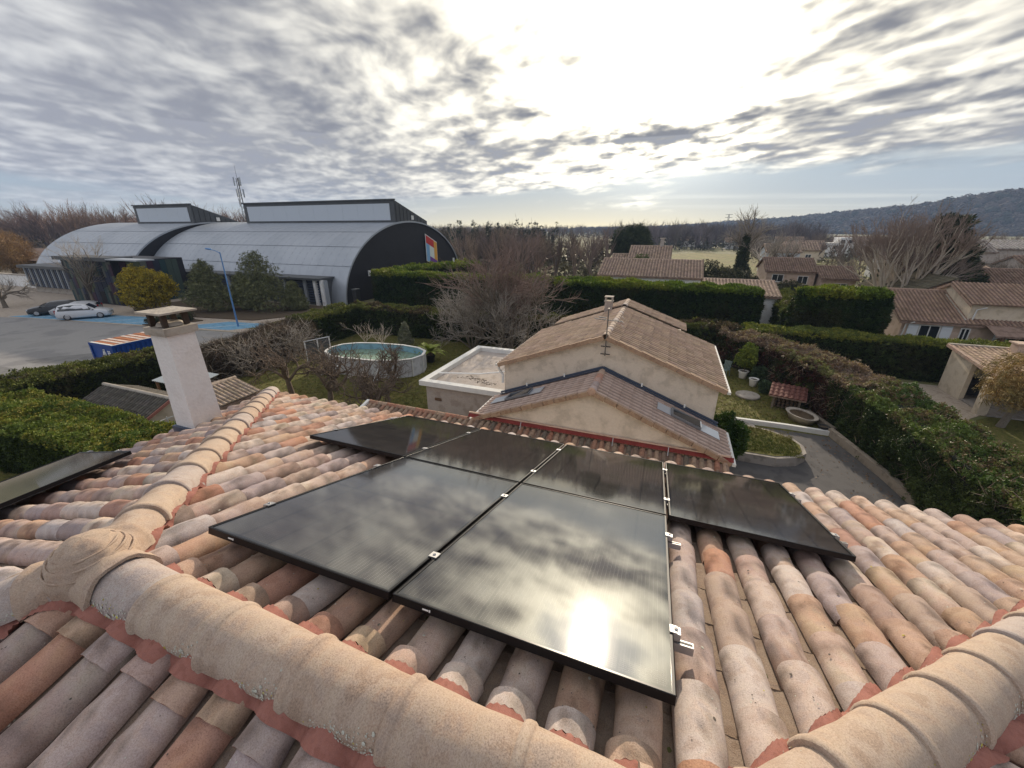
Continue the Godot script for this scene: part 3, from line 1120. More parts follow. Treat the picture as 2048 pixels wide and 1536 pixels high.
func solar():
	M.cells = StandardMaterial3D.new()
	M.cells.albedo_texture = cell_texture()
	M.cells.clearcoat_enabled = true
	M.cells.clearcoat = .45
	M.cells.clearcoat_roughness = 0.07
	M.cells.roughness = 0.055
	M.cells.metallic_specular = 1.0
	var slope := atan(0.3116)
	var down := V(0, -sin(slope), cos(slope))
	var n := Vector3.RIGHT.cross(down) * -1.0
	if n.y < 0: n = -n
	var bs := Basis(Vector3.LEFT, n, down)
	var o0 := V(-3.253, 7.845, 1.007)
	var at := func(i, v): return o0 + Vector3.RIGHT * (i * 1.154 + 1.144) + down * (v + .01)
	var names := [["", "black solar panel nearest the ridge, in line with the ringed ridge cap", "black solar panel nearest the ridge, with the bright glint of the sun", ""], ["black solar panel by the eave, farthest left towards the chimney", "black solar panel by the eave, second from the left", "black solar panel by the eave, below the glinting one", "black solar panel at the right end of the eave row, clear of the upper row"]]
	for row in 2:
		for i in 4:
			if row == 0 and (i == 0 or i == 3): continue
			var p := solar_panel(names[row][i], Transform3D(bs, at.call(i, row * 1.742)))
			if row == 0:
				# small white maker's mark low on the frame
				var mk := B.new()
				mk.box(Vector3(.97, -.018, -.0012), Vector3(.028, .006, .002))
				mk.box(Vector3(.95, -.018, -.0012), Vector3(.006, .01, .002))
				piece("printed_mark", mk.done(), M.white, p)
			for v in [.36, 1.36]:
				if (row == 0 and i == 2) or (row == 1 and i == 3):
					piece("clamp", clamp_mesh(true), M.alu, p, Transform3D(Basis(Vector3.UP, PI), Vector3(-.001, 0, v)))
				if (row == 0 and i == 1) or (row == 1 and i == 0):
					piece("clamp", clamp_mesh(true), M.alu, p, Transform3D(Basis.IDENTITY, Vector3(1.135, 0, v)))
				if (row == 0 and i == 1) or (row == 1 and i < 3):
					piece("clamp", clamp_mesh(false), M.alu, p, Transform3D(Basis.IDENTITY, Vector3(-.01, 0, v)))
	var k := 0
	for v in [.36, 1.36, 2.102, 3.102]:
		var i0 := 1 if v < 1.7 else 0
		var i1 := 3 if v < 1.7 else 4
		rail(["aluminium rail end sticking out beside the sun glint", "aluminium rail under the middle of the two upper panels", "aluminium rail crossing under the upper part of the eave panels", "aluminium rail along the bottom of the eave panels"][k], o0 + Vector3.RIGHT * (i0 * 1.154 - .05) + down * v - n * .053, o0 + Vector3.RIGHT * (i1 * 1.154 + .075) + down * v - n * .053, n)
		k += 1
	# the panel on the left hip face, its long side along the eave
	var f: Dictionary = faces()[1]
	var dn: Vector3 = (f.h * cosr - Vector3.UP * sinr)
	var nn: Vector3 = (Vector3.UP * cosr + f.h * sinr)
	var origin := on_face(f, -0.36, 2.70, .10)
	var q := solar_panel("grey looking solar panel on the hip face left of the ridge cap", Transform3D(Basis(f.a, .07) * Basis(dn, nn, f.a), origin))
	for v in [.4, 1.3]:
		piece("clamp", clamp_mesh(true), M.alu, q, Transform3D(Basis(Vector3.UP, -PI / 2), Vector3(v * .7, 0, 1.723)))
		rail(["aluminium rail under the hip face panel nearer the ridge", "aluminium rail under the hip face panel nearer the eave"][0 if v < 1 else 1], origin + dn * (v * .7) + f.a * -.03 - nn * .053, origin + dn * (v * .7) + f.a * 1.80 - nn * .053, nn)


# ---------------------------------------------------------------- roofs of the other houses
func wave_tile(w := 0.245, len := 0.40, sd := 0) -> ArrayMesh:
	# interlocking clay tile: one roll and one flat pan, x across, z downhill
	var b := B.new()
	var rows := []
	for i in 3:
		var row := PackedVector3Array()
		for j in 9:
			var x := j / 8.0
			var y := 0.046 * pow(maxf(sin(clampf((x - .03) / .62, 0, 1) * PI), 0), .38) + (.026 if i == 2 else (.013 if i == 1 else 0.0))
			row.append(Vector3((x - .5) * w, y + .003 * sin(sd * 2.0 + j), [0.0, len * .5, len][i]))
		rows.append(row)
	b.grid(rows, true)
	# shade between the rolls painted in: channel darker, crest lighter
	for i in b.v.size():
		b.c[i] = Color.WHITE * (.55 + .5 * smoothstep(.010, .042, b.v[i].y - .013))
	for j in 8:
		var a: Vector3 = rows[2][j]
		var e: Vector3 = rows[2][j + 1]
		b.quad(Vector3(a.x, -.012, a.z), Vector3(e.x, -.012, e.z), e, a)
	return b.done(true)


var wave_meshes := []


# tiles of one slope. top: a corner at the ridge; along: unit direction of the ridge; out: horizontal downhill direction
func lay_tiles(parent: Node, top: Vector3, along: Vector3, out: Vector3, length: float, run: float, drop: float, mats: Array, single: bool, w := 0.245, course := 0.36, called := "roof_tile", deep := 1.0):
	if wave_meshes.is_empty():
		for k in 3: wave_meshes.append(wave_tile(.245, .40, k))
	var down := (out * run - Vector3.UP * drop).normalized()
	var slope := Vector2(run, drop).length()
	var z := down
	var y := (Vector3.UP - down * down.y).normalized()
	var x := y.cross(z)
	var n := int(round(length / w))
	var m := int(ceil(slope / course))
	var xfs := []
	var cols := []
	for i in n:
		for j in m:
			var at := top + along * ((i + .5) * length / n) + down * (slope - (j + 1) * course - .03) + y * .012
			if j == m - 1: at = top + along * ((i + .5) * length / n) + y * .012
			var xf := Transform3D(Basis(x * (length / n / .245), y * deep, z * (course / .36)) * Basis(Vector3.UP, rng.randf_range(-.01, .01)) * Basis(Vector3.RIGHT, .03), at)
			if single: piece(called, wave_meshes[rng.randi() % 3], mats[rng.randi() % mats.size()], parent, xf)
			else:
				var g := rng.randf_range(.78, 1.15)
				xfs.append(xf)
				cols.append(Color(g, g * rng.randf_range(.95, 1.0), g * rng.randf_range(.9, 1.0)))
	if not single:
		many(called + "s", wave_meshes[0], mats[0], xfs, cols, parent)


func verge(parent: Node, a: Vector3, b: Vector3, mats: Array, size := Vector2(.13, .14), step := .37):
	# squared edge tiles down a gable, each lapping the next
	var dir := (b - a).normalized()
	var n := int((b - a).length() / step)
	var bx := B.new()
	bx.bar(Vector3.ZERO, Vector3(0, 0, step * 1.02), size.x, size.y)
	var me := bx.done()
	var x := Vector3.UP.cross(dir).normalized()
	for k in n:
		var at := a + dir * ((b - a).length() * k / n) + Vector3.UP * (.01 if k % 2 else .0)
		piece("verge_tile", me, mats[rng.randi() % mats.size()], parent, Transform3D(Basis(x, dir.cross(x), dir) * Basis(Vector3.RIGHT, .03), at))


func gable_body(b: B, u0: float, u1: float, d0: float, d1: float, eave: float, ridge: float):
	# a house body with gables towards -d and +d, ridge along d
	var uc := (u0 + u1) / 2
	var p := PackedVector2Array([Vector2(u0, 0), Vector2(u1, 0), Vector2(u1, eave), Vector2(uc, ridge), Vector2(u0, eave)])
	b.prism(V(0, 0, d1), Vector3.RIGHT, Vector3.UP, p, d1 - d0)


func neighbour_house():
	var h := thing("neighbour_house", "beige rendered house with low tiled gables, roof windows and a television aerial", "house", Vector3.ZERO)
	var red_tiles := [surf(T.tile, 0.9, L(.50, .385, .335), .8, T.tile_n, .3), surf(T.tile, 0.9, L(.47, .36, .31), .8, T.tile_n, .3), surf(T.tile, 0.9, L(.52, .405, .355), .9, T.tile_n, .4)]
	for m in red_tiles: m.vertex_color_use_as_albedo = true
	var tan := surf(T.tile, 0.5, L(.47, .36, .28), .95, T.tile_n, .5)
	tan.vertex_color_use_as_albedo = true
	var rim := [surf(T.tile, 0.7, L(.40, .285, .205), .9), surf(T.tile, 0.7, L(.36, .255, .185), .9)]
	var R := -1.78
	var w1 := B.new()
	gable_body(w1, R - 3.82, R + 3.82, 11.55, 13.6, 3.06, 4.56)
	piece("front_gable_wall", w1.done(), M.render_beige, h)
	var w2 := B.new()
	gable_body(w2, R - 3.72, R + 3.72, 13.6, 19.3, 4.42, 5.80)
	piece("tall_wall", w2.done(), M.render_stained, h)
	var w3 := B.new()
	w3.cube(V(R - 3.2, 0, 19.3), V(R + 2.6, 4.7, 21.0))
	piece("rear_wall", w3.done(), M.render_stained, h)
	# front roof: each tile a piece
	var r1 := B.new()
	var s1 := (4.70 - 3.10) / 4.12
	for s: float in [-1.0, 1.0]:
		var top := V(R, 4.66, 11.42)
		var low := V(R + s * 4.1, 3.05, 11.42)
		var bk := V(0, 0, 2.16)
		if s > 0: r1.quad(top, low, low + bk, top + bk)
		else: r1.quad(low, top, top + bk, low + bk)
	var roof1 := piece("front_roof", r1.done(), M.roof_dark, h)
	lay_tiles(roof1, V(R, 4.67, 11.46), Vector3(0, 0, -1), Vector3(1, 0, 0), 2.12, 4.1, 1.61, red_tiles, true)
	lay_tiles(roof1, V(R, 4.67, 11.46), Vector3(0, 0, -1), Vector3(-1, 0, 0), 2.12, 4.1, 1.61, red_tiles, true)
	verge(roof1, V(R + .05, 4.63, 11.44), V(R + 4.1, 3.04, 11.44), rim)
	verge(roof1, V(R - .05, 4.63, 11.44), V(R - 4.1, 3.04, 11.44), rim)
	for k in 5:
		piece("ridge_tile", ridge_tile(k).done(), M.tile[[1, 4, 6, 2, 5][k]], roof1, Transform3D(Basis(Vector3.LEFT, Vector3.UP, Vector3(0, 0, -1)).rotated(Vector3.UP, PI), V(R, 4.655, 11.84 + k * .40)))
	var capd := B.new()
	capd.lathe(Vector3.ZERO, [Vector2(.13, 0), Vector2(.135, .02), Vector2(.1, .045), Vector2(.001, .05)], 14)
	piece("ridge_end", capd.done(), M.tile[0], roof1, Transform3D(Basis(Vector3.RIGHT, PI / 2), V(R, 4.70, 11.40)))
	# back roof
	var r2 := B.new()
	for s: float in [-1.0, 1.0]:
		var top := V(R, 5.90, 13.46)
		var low := V(R + s * 3.94, 4.46, 13.46)
		var bk := V(0, 0, 5.84)
		if s > 0: r2.quad(top, low, low + bk, top + bk)
		else: r2.quad(low, top, top + bk, low + bk)
		var e := V(R, 5.99, 19.3)
		var e2 := V(R + s * (2.75 if s > 0 else 3.3), 5.99 - .366 * (2.75 if s > 0 else 3.3), 19.3)
		var b2 := V(0, 0, 1.6)
		if s > 0: r2.quad(e, e2, e2 + b2, e + b2)
		else: r2.quad(e2, e, e + b2, e2 + b2)
	var roof2 := piece("back_roof", r2.done(), M.roof_flat, h)
	lay_tiles(roof2, V(R, 5.91, 13.5), Vector3(0, 0, -1), Vector3(1, 0, 0), 5.8, 3.94, 1.44, [tan], false, .23, .34)
	lay_tiles(roof2, V(R, 5.91, 13.5), Vector3(0, 0, -1), Vector3(-1, 0, 0), 5.8, 3.94, 1.44, [tan], false, .23, .34)
	lay_tiles(roof2, V(R, 6.0, 19.3), Vector3(0, 0, -1), Vector3(1, 0, 0), 1.6, 2.75, 1.006, [tan], false, .23, .34)
	lay_tiles(roof2, V(R, 6.0, 19.3), Vector3(0, 0, -1), Vector3(-1, 0, 0), 1.6, 3.3, 1.207, [tan], false, .23, .34)
	verge(roof2, V(R + .05, 5.87, 13.46), V(R + 3.94, 4.45, 13.46), rim, Vector2(.14, .15), .40)
	verge(roof2, V(R - .05, 5.87, 13.46), V(R - 3.94, 4.45, 13.46), rim, Vector2(.14, .15), .40)
	for k in 18:
		piece("ridge_tile", ridge_tile(k % 5).done(), M.ridge[k % 4], roof2, Transform3D(Basis(Vector3.LEFT, Vector3.UP, Vector3(0, 0, -1)).rotated(Vector3.UP, PI), V(R, 5.89 if k < 14 else 5.98, 13.9 + k * .40)))
	# gutters
	for q in [[V(R + 4.0, 4.42, 13.46), V(R + 4.0, 4.42, 19.3)], [V(R - 4.0, 4.42, 13.46), V(R - 4.0, 4.42, 19.3)], [V(R + 4.16, 3.02, 11.42), V(R + 4.16, 3.02, 13.5)], [V(R - 4.16, 3.02, 11.42), V(R - 4.16, 3.02, 13.5)]]:
		var g := B.new()
		g.bar(q[0], q[1], .10, .08)
		piece("gutter", g.done(), M.white_paint, h)
	var pipe := B.new()
	pipe.tube(PackedVector3Array([V(R - 4.0, 4.4, 13.7), V(R - 4.0, 4.2, 13.7), V(R - 3.8, 4.0, 13.62), V(R - 3.78, 3.7, 13.55)]), PackedFloat32Array([.05, .05, .05, .05]), 8)
	piece("downpipe", pipe.done(), M.white_paint, h)
	# slate-blue flashing where the front roof meets the taller wall
	for s: float in [-1.0, 1.0]:
		var f := B.new()
		f.bar(V(R, 4.80, 13.55), V(R + s * 3.86, 3.30, 13.55), .05, .07)
		f.bar(V(R, 4.755, 13.44), V(R + s * 3.86, 3.255, 13.44), .10, .012)
		piece("wall_flashing", f.done(), M.slate, h)
		var cl := B.new()
		for t in [.35, .72]: cl.box(V(R + s * 3.86 * t, 4.86 - 1.5 * t, 13.50), Vector3(.05, .12, .03))
		piece("flashing_clip", cl.done(), M.white, h)
	# roof windows: a tilted open sash between pale sheet-metal aprons
	for s: float in [-1.0, 1.0]:
		var dir := Vector3(s * 4.1, -1.61, 0).normalized()
		var up := Vector3(s * 1.61, 4.1, 0).normalized()
		var o := V(R, 4.70, 12.72)
		var bs := Basis(dir, up, dir.cross(up))
		var start := 2.05
		var fr := B.new()
		for q in [[start, .46], [start + 1.43, .62]]: fr.box(o + dir * (q[0] + q[1] / 2) + up * .058, Vector3(q[1], .012, .56), bs)
		var win := piece("roof_window", fr.done(), plain(L(.50, .54, .60), .3, .4), h)
		var sash := B.new()
		for q in [[0.0, .04], [.92, .04]]: sash.box(o + dir * (start + .48 + q[0]) + up * .085, Vector3(.06, .07, .56), bs)
		for q in [-.27, .27]: sash.box(o + dir * (start + .94) + up * .085 + bs.z * q, Vector3(.96, .07, .05), bs)
		piece("sash", sash.done(), plain(L(.20, .21, .23), .4, .3), win)
		var pane := B.new()
		pane.box(o + dir * (start + .94) + up * .10, Vector3(.90, .01, .50), bs * Basis(Vector3(0, 0, 1), .10 * s))
		piece("pane", pane.done(), M.glass, win)
		if s > 0:
			var sheet_m := B.new()
			sheet_m.box(o + dir * (start + 1.36) + up * .12, Vector3(.16, .02, .40), bs * Basis(Vector3(0, 0, 1), .25))
			piece("blind", sheet_m.done(), M.white, win)
	# chimney of the neighbour and the aerial on the gable
	var ch := B.new()
	ch.cube(V(R - .92, 5.3, 19.2), V(R - .58, 6.12, 19.5))
	var chp := piece("chimney", ch.done(), M.render_grey, h)
	var chc := B.new()
	chc.cube(V(R - .95, 6.12, 19.17), V(R - .55, 6.16, 19.53)); chc.cube(V(R - .95, 6.32, 19.17), V(R - .55, 6.36, 19.53))
	for q in [[-.90, 19.22], [-.60, 19.22], [-.90, 19.48], [-.60, 19.48]]: chc.cube(V(R + q[0] - .03, 6.16, q[1] - .03), V(R + q[0] + .03, 6.32, q[1] + .03))
	piece("chimney_cap", chc.done(), M.concrete, chp)
	var an := thing("television_aerial", "thin television aerial mast fixed to the gable below the ridge", "aerial", V(R + .04, 5.25, 13.42))
	var mast := B.new()
	mast.tube(PackedVector3Array([Vector3.ZERO, Vector3(0, 1.62, 0)]), PackedFloat32Array([.02, .02]), 7, true)
	piece("mast", mast.done(), plain(L(.16, .15, .14), .5, .5), an)
	var br := B.new()
	for y in [.05, .32]: br.bar(Vector3(-.16, y, -.03), Vector3(.16, y, -.03), .03, .03); br.bar(Vector3(0, y, 0), Vector3(0, y, -.12), .03, .03)
	piece("bracket", br.done(), M.dark, an)
	var boom := B.new()
	boom.bar(Vector3(-.42, 1.28, .12), Vector3(.45, 1.16, -.25), .025, .025)
	boom.bar(Vector3(-.30, 1.33, .06), Vector3(-.05, 1.30, .0), .05, .03)
	for k in 11:
		var c := Vector3(-.38, 1.275, .10).lerp(Vector3(.42, 1.165, -.24), k / 10.0)
		boom.bar(c + Vector3(-.06, 0, -.15), c + Vector3(.06, 0, .15), .01, .01)
	for y in [-.14, 0.0, .14]: boom.bar(Vector3(.40, 1.16 + y, -.42), Vector3(.52, 1.16 + y, -.05), .012, .012)
	piece("antenna", boom.done(), plain(L(.15, .15, .155), .8), an)
	flat_roof()
	lean_to()


func flat_roof():
	var h := thing("flat_roofed_annex", "grey flat-roofed annex with a white parapet and puddled membrane roof", "annex")
	var w := B.new()
	w.cube(V(-9.75, 0, 14.55), V(-5.5, 2.72, 20.4))
	piece("wall", w.done(), M.render_grey, h)
	var deck := B.new()
	deck.quad(V(-9.7, 2.70, 14.6), V(-5.5, 2.70, 14.6), V(-5.5, 2.70, 20.4), V(-9.7, 2.70, 20.4))
	piece("membrane", deck.done(), surf(T.dirt, .25, L(.47, .385, .30), .75), h)
	for q in [[V(-9.95, 2.72, 14.3), V(-5.5, 2.94, 14.62)], [V(-9.95, 2.72, 14.62), V(-9.63, 2.94, 20.5)], [V(-9.63, 2.72, 20.18), V(-5.5, 2.94, 20.5)]]:
		var p := B.new()
		p.cube(q[0], q[1])
		piece("parapet", p.done(), M.white_paint, h)
	# leaf litter and dried puddles on the membrane
	var pud := B.new()
	for q in [[-8.1, 16.0, 1.0, .45], [-7.2, 15.6, .9, .3], [-7.6, 18.6, .7, .5], [-8.3, 17.2, .8, .2]]:
		var ring := []
		for k in 18: ring.append(V(q[0] + cos(k * TAU / 18) * q[2] * rng.randf_range(.75, 1.1), 2.706, q[1] + sin(k * TAU / 18) * q[3] * rng.randf_range(.75, 1.1)))
		pud.poly(ring)
	piece("damp_stain", pud.done(), surf(T.dirt, .5, L(.20, .16, .125), .35), h)
	var lit := []
	var lc := []
	for k in 260:
		var q = [[-8.0, 15.95, .7, .22], [-7.7, 18.5, .5, .35], [-7.2, 15.6, .6, .2]][rng.randi() % 3]
		var s := rng.randf_range(.03, .08)
		lit.append(Transform3D(Basis.from_euler(Vector3(rng.randf_range(-.5, .5), rng.randf() * TAU, rng.randf_range(-.5, .5))).scaled(Vector3.ONE * s), V(q[0] + rng.randfn() * q[2] * .5, 2.72, q[1] + rng.randfn() * q[3] * .5)))
		var g := rng.randf_range(.5, 1.2)
		lc.append(Color(.09 * g, .06 * g, .04 * g))
	many("leaf_litter", leaf_clump(3), M.leaf_dull, lit, lc, h)
	var con := B.new()
	con.tube(PackedVector3Array([V(-9.6, 2.98, 15.4), V(-7.6, 3.02, 15.9), V(-5.75, 3.3, 16.3)]), PackedFloat32Array([.035, .035, .035]), 7)
	piece("cable_duct", con.done(), M.white, h)
	var vent := B.new()
	for q in [[-9.15, 2.05], [-6.25, 2.3], [-6.15, 1.9]]: vent.cube(V(q[0] - .16, q[1] - .06, 14.5), V(q[0] + .16, q[1] + .06, 14.56))
	piece("air_vent", vent.done(), M.wood, h)


func lean_to():
	# low roof between the two houses, falling towards us, with red flashing against the gable
	var h := thing("lean_to_roof", "low lean-to roof of mossy barrel tiles with red flashing against the gable", "lean-to")
	var u0 := -10.25
	var u1 := 2.25
	var deck := B.new()
	var d1 := 11.42
	var run := 1.5
	deck.quad(V(u0, 2.62, d1 - run), V(u1, 2.62, d1 - run), V(u1, 3.02, d1), V(u0, 3.02, d1))
	deck.quad(V(u0, 3.02, d1), V(u1, 3.02, d1), V(u1, 2.3, d1 + .02), V(u0, 2.3, d1 + .02))
	var dk := piece("deck", deck.done(), M.roof_dark, h)
	var low := B.new()
	low.cube(V(u0 + .1, 0, d1 - run + .25), V(u1 - .1, 2.55, d1 - .05))
	piece("wall", low.done(), M.render_beige, h)
	var ms := []
	for k in 4: ms.append(cover_tile(k + 20, .44, .070, .084, .075, 8, 4).done())
	var mats := []
	for c in [[.34, .20, .145], [.30, .23, .175], [.22, .165, .13], [.36, .26, .195], [.17, .145, .12], [.36, .185, .13]]: mats.append(surf(T.old, 1.1, L(c[0], c[1], c[2]), .95, T.tile_n, .8))
	var n := 61
	var down := V(0, -.4, -run).normalized()
	var up := Vector3(-1, 0, 0).cross(down) * -1.0
	if up.y < 0: up = -up
	var x := up.cross(down)
	for i in n:
		for j in 4:
			var at := V(u0 + (i + .5) * (u1 - u0) / n, 3.02, d1) + down * (j * .39 - .04) + up * .012
			var xf := Transform3D(Basis(x, up, down) * Basis(Vector3.RIGHT, .035) * Basis(Vector3.UP, rng.randf_range(-.03, .03)), at)
			piece("roof_tile", ms[rng.randi() % 4], mats[rng.randi() % (4 if i < 24 else 6)], dk, xf)
	var f := B.new()
	f.quad(V(-6.0, 3.15, d1 - .05), V(u1 + .1, 3.13, d1 - .05), V(u1 + .1, 3.23, d1 + .06), V(-6.0, 3.26, d1 + .06))
	piece("red_flashing", f.done(), surf(T.stain, .7, L(.19, .034, .03), .8), h)
	var cop := B.new()
	cop.bar(V(-6.0, 3.28, d1 + .06), V(u1, 3.25, d1 + .06), .06, .04)
	piece("coping", cop.done(), surf(T.plaster, .5, L(.55, .40, .32), .9), h)
	for k in 10:
		var t := ridge_tile(k % 5, .45)
		piece("ridge_tile", t.done(), mats[[0, 3, 5][k % 3]], dk, Transform3D(Basis(Vector3(0, 0, -1) * .8, Vector3.UP * .8, Vector3.LEFT), V(u0 + .45 + k * .42, 3.03, d1 - .02)))
	var vg := B.new()
	vg.bar(V(u0 - .04, 3.08, d1 - .02), V(u0 - .04, 2.68, d1 - run), .12, .12)
	piece("verge_board", vg.done(), M.white_paint, h)
	var st := B.new()
	for q in [[-4.0, 0], [-1.0, 0], [.6, 0]]: st.tube(PackedVector3Array([V(q[0], 3.1, d1 - .25), V(q[0], 3.32, d1 - .12)]), PackedFloat32Array([.014, .014]), 5, true)
	piece("strap", st.done(), M.alu, h)


# ---------------------------------------------------------------- foliage
var clumps := {}


func leaf_clump(kind: int) -> ArrayMesh:
	# 0 broad leaves, 1 scale-leaf sprays of a clipped conifer, 2 pine tufts, 3 single flat leaf, 4 long blades, 5 fine twigs
	if clumps.has(kind): return clumps[kind]
	var b := B.new()
	var r := RandomNumberGenerator.new()
	r.seed = 300 + kind
	var rnd := func(): return Vector3(r.randfn(), r.randfn(), r.randfn()).normalized()
	match kind:
		0:
			for k in 9:
				var c: Vector3 = rnd.call() * r.randf_range(.2, .8)
				var d: Vector3 = (rnd.call() + Vector3(0, .1, .6)).normalized()
				var x: Vector3 = d.cross(rnd.call()).normalized()
				var s := r.randf_range(.42, .62)
				var up := x.cross(d) * s * .18
				b.quad(c, c + d * s * .5 + x * s * .33 - up, c + d * s, c + d * s * .5 - x * s * .33 - up)
		1:
			for k in 12:
				var c: Vector3 = rnd.call() * r.randf_range(.1, .6)
				var d: Vector3 = (rnd.call() * .8 + Vector3(0, .35, .7)).normalized()
				var x: Vector3 = d.cross(rnd.call()).normalized()
				var s := r.randf_range(.6, 1.0)
				b.quad(c, c + d * s * .45 + x * s * .13, c + d * s, c + d * s * .5 - x * s * .13)
		2:
			for k in 22:
				var d: Vector3 = (rnd.call() + Vector3(0, .45, 0)).normalized()
				var x: Vector3 = d.cross(rnd.call()).normalized()
				var s := r.randf_range(.6, 1.05)
				b.tri(x * .05, d * s, -x * .05)
		3:
			b.quad(Vector3(-.5, 0, 0), Vector3(0, .1, .8), Vector3(.5, 0, 0), Vector3(0, .1, -.8))
		4:
			for k in 6:
				var a := r.randf() * TAU
				var lean := r.randf_range(.15, .6)
				var d := Vector3(cos(a) * lean, 1, sin(a) * lean)
				var x := Vector3(-sin(a), 0, cos(a)) * .06
				var o := Vector3(r.randf_range(-.4, .4), 0, r.randf_range(-.4, .4))
				b.tri(o - x, o + x, o + d * r.randf_range(.6, 1.0))
		5:
			for k in 9:
				var c: Vector3 = rnd.call() * .35
				var d: Vector3 = (rnd.call() + Vector3(0, .3, .3)).normalized()
				var x: Vector3 = d.cross(rnd.call()).normalized() * .022
				b.tri(c - x, c + x, c + d * r.randf_range(.7, 1.3))
	clumps[kind] = b.done()
	return clumps[kind]


func face_out(n: Vector3, size: float) -> Basis:
	var z := n.normalized()
	var x := z.cross(Vector3(rng.randfn(), rng.randfn(), rng.randfn())).normalized()
	return Basis(x, z.cross(x), z).scaled(Vector3.ONE * size)


func shade(c: Color, spread := .3) -> Color:
	var g := rng.randf_range(1.0 - spread, 1.0 + spread)
	g *= 1.15
	return Color(c.r * g, c.g * g, c.b * g * rng.randf_range(.8, 1.1))


# a clipped hedge along points [u, d, height, width]
func hedge(called: String, label: String, line: Array, per_m2: float, kind: int, size: float, side: Array, top: Array, opt := {}) -> Node3D:
	var at := V(line[0][0], 0, line[0][1])
	var h := thing(called, label, opt.get("category", "hedge"), at, 0, opt.get("group", ""))
	var core := B.new()
	var xfs := []
	var cols := []
	var rough: float = opt.get("rough", .10)
	noise.seed = int(absf(line[0][0] * 13 + line[0][1] * 7)); noise.frequency = opt.get("lump", .55); noise.fractal_octaves = 3
	for i in line.size() - 1:
		var a: Array = line[i]
		var e: Array = line[i + 1]
		var p := V(a[0], 0, a[1])
		var q := V(e[0], 0, e[1])
		var dir := (q - p).normalized()
		var out := Vector3.UP.cross(dir)
		var len := (q - p).length()
		var inset := .10 + size * .35
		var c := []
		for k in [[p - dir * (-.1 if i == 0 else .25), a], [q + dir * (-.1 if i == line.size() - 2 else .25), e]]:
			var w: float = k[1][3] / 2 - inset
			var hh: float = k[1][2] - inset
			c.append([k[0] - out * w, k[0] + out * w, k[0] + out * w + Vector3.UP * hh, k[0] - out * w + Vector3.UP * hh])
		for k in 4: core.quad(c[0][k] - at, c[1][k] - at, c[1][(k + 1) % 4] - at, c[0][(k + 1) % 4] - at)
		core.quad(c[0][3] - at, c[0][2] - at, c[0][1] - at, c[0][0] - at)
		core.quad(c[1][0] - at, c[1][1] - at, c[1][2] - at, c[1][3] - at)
		# sides, top and ends
		var parts := [[0, len * (a[2] + e[2]) / 2], [1, len * (a[2] + e[2]) / 2], [2, len * (a[3] + e[3]) / 2 * 1.2]]
		if i == 0: parts.append([3, a[2] * a[3]])
		if i == line.size() - 2: parts.append([4, e[2] * e[3]])
		for part in parts:
			var n := int(part[1] * per_m2 * (opt.get("back", .35) if part[0] == opt.get("hidden", -1) else 1.0))
			for k in n:
				var f := rng.randf()
				if part[0] == 3: f = 0.0
				if part[0] == 4: f = 1.0
				var hh := lerpf(a[2], e[2], f)
				var w := lerpf(a[3], e[3], f) / 2
				var y := rng.randf()
				var s := rng.randf_range(-1, 1)
				var pos := p.lerp(q, f)
				var nr := Vector3.UP
				match part[0]:
					0: nr = -out; pos += -out * w + Vector3.UP * (y * hh)
					1: nr = out; pos += out * w + Vector3.UP * (y * hh)
					2: pos += out * (w * s) + Vector3.UP * hh
					3: nr = -dir; pos += out * (w * s) + Vector3.UP * (y * hh)
					4: nr = dir; pos += out * (w * s) + Vector3.UP * (y * hh)
				var lump := noise.get_noise_3dv(pos) * rough * 2.2
				pos += nr * (lump + rng.randf_range(-.6, .25) * rough)
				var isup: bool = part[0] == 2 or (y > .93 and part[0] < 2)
				var set_: Array = top if isup else side  # top colours: yellowish new growth, with sun on the top painted in
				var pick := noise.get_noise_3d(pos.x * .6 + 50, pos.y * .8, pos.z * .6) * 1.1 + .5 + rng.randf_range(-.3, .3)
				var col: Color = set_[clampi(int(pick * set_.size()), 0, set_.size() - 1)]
				xfs.append(Transform3D(face_out(nr + Vector3(0, .25, 0) + Vector3(rng.randfn(), rng.randfn(), rng.randfn()) * .35, size * rng.randf_range(.7, 1.35)), pos - at))
				cols.append(shade(col))
	piece("stems", core.done(), opt.get("core", M.core), h)
	many("foliage", leaf_clump(kind), opt.get("mat", M.leaf), xfs, cols, h)
	if opt.has("twigs"):
		var tx := []
		var tc := []
		for k in range(0, xfs.size(), int(opt.twigs)):
			var t: Transform3D = xfs[k]
			tx.append(Transform3D(face_out(t.basis.z + Vector3(0, .5, 0), rng.randf_range(.25, .55)), t.origin))
			tc.append(shade(Color(.20, .15, .12)))
		many("bare_twigs", leaf_clump(5), M.leaf_dull, tx, tc, h)
	return h


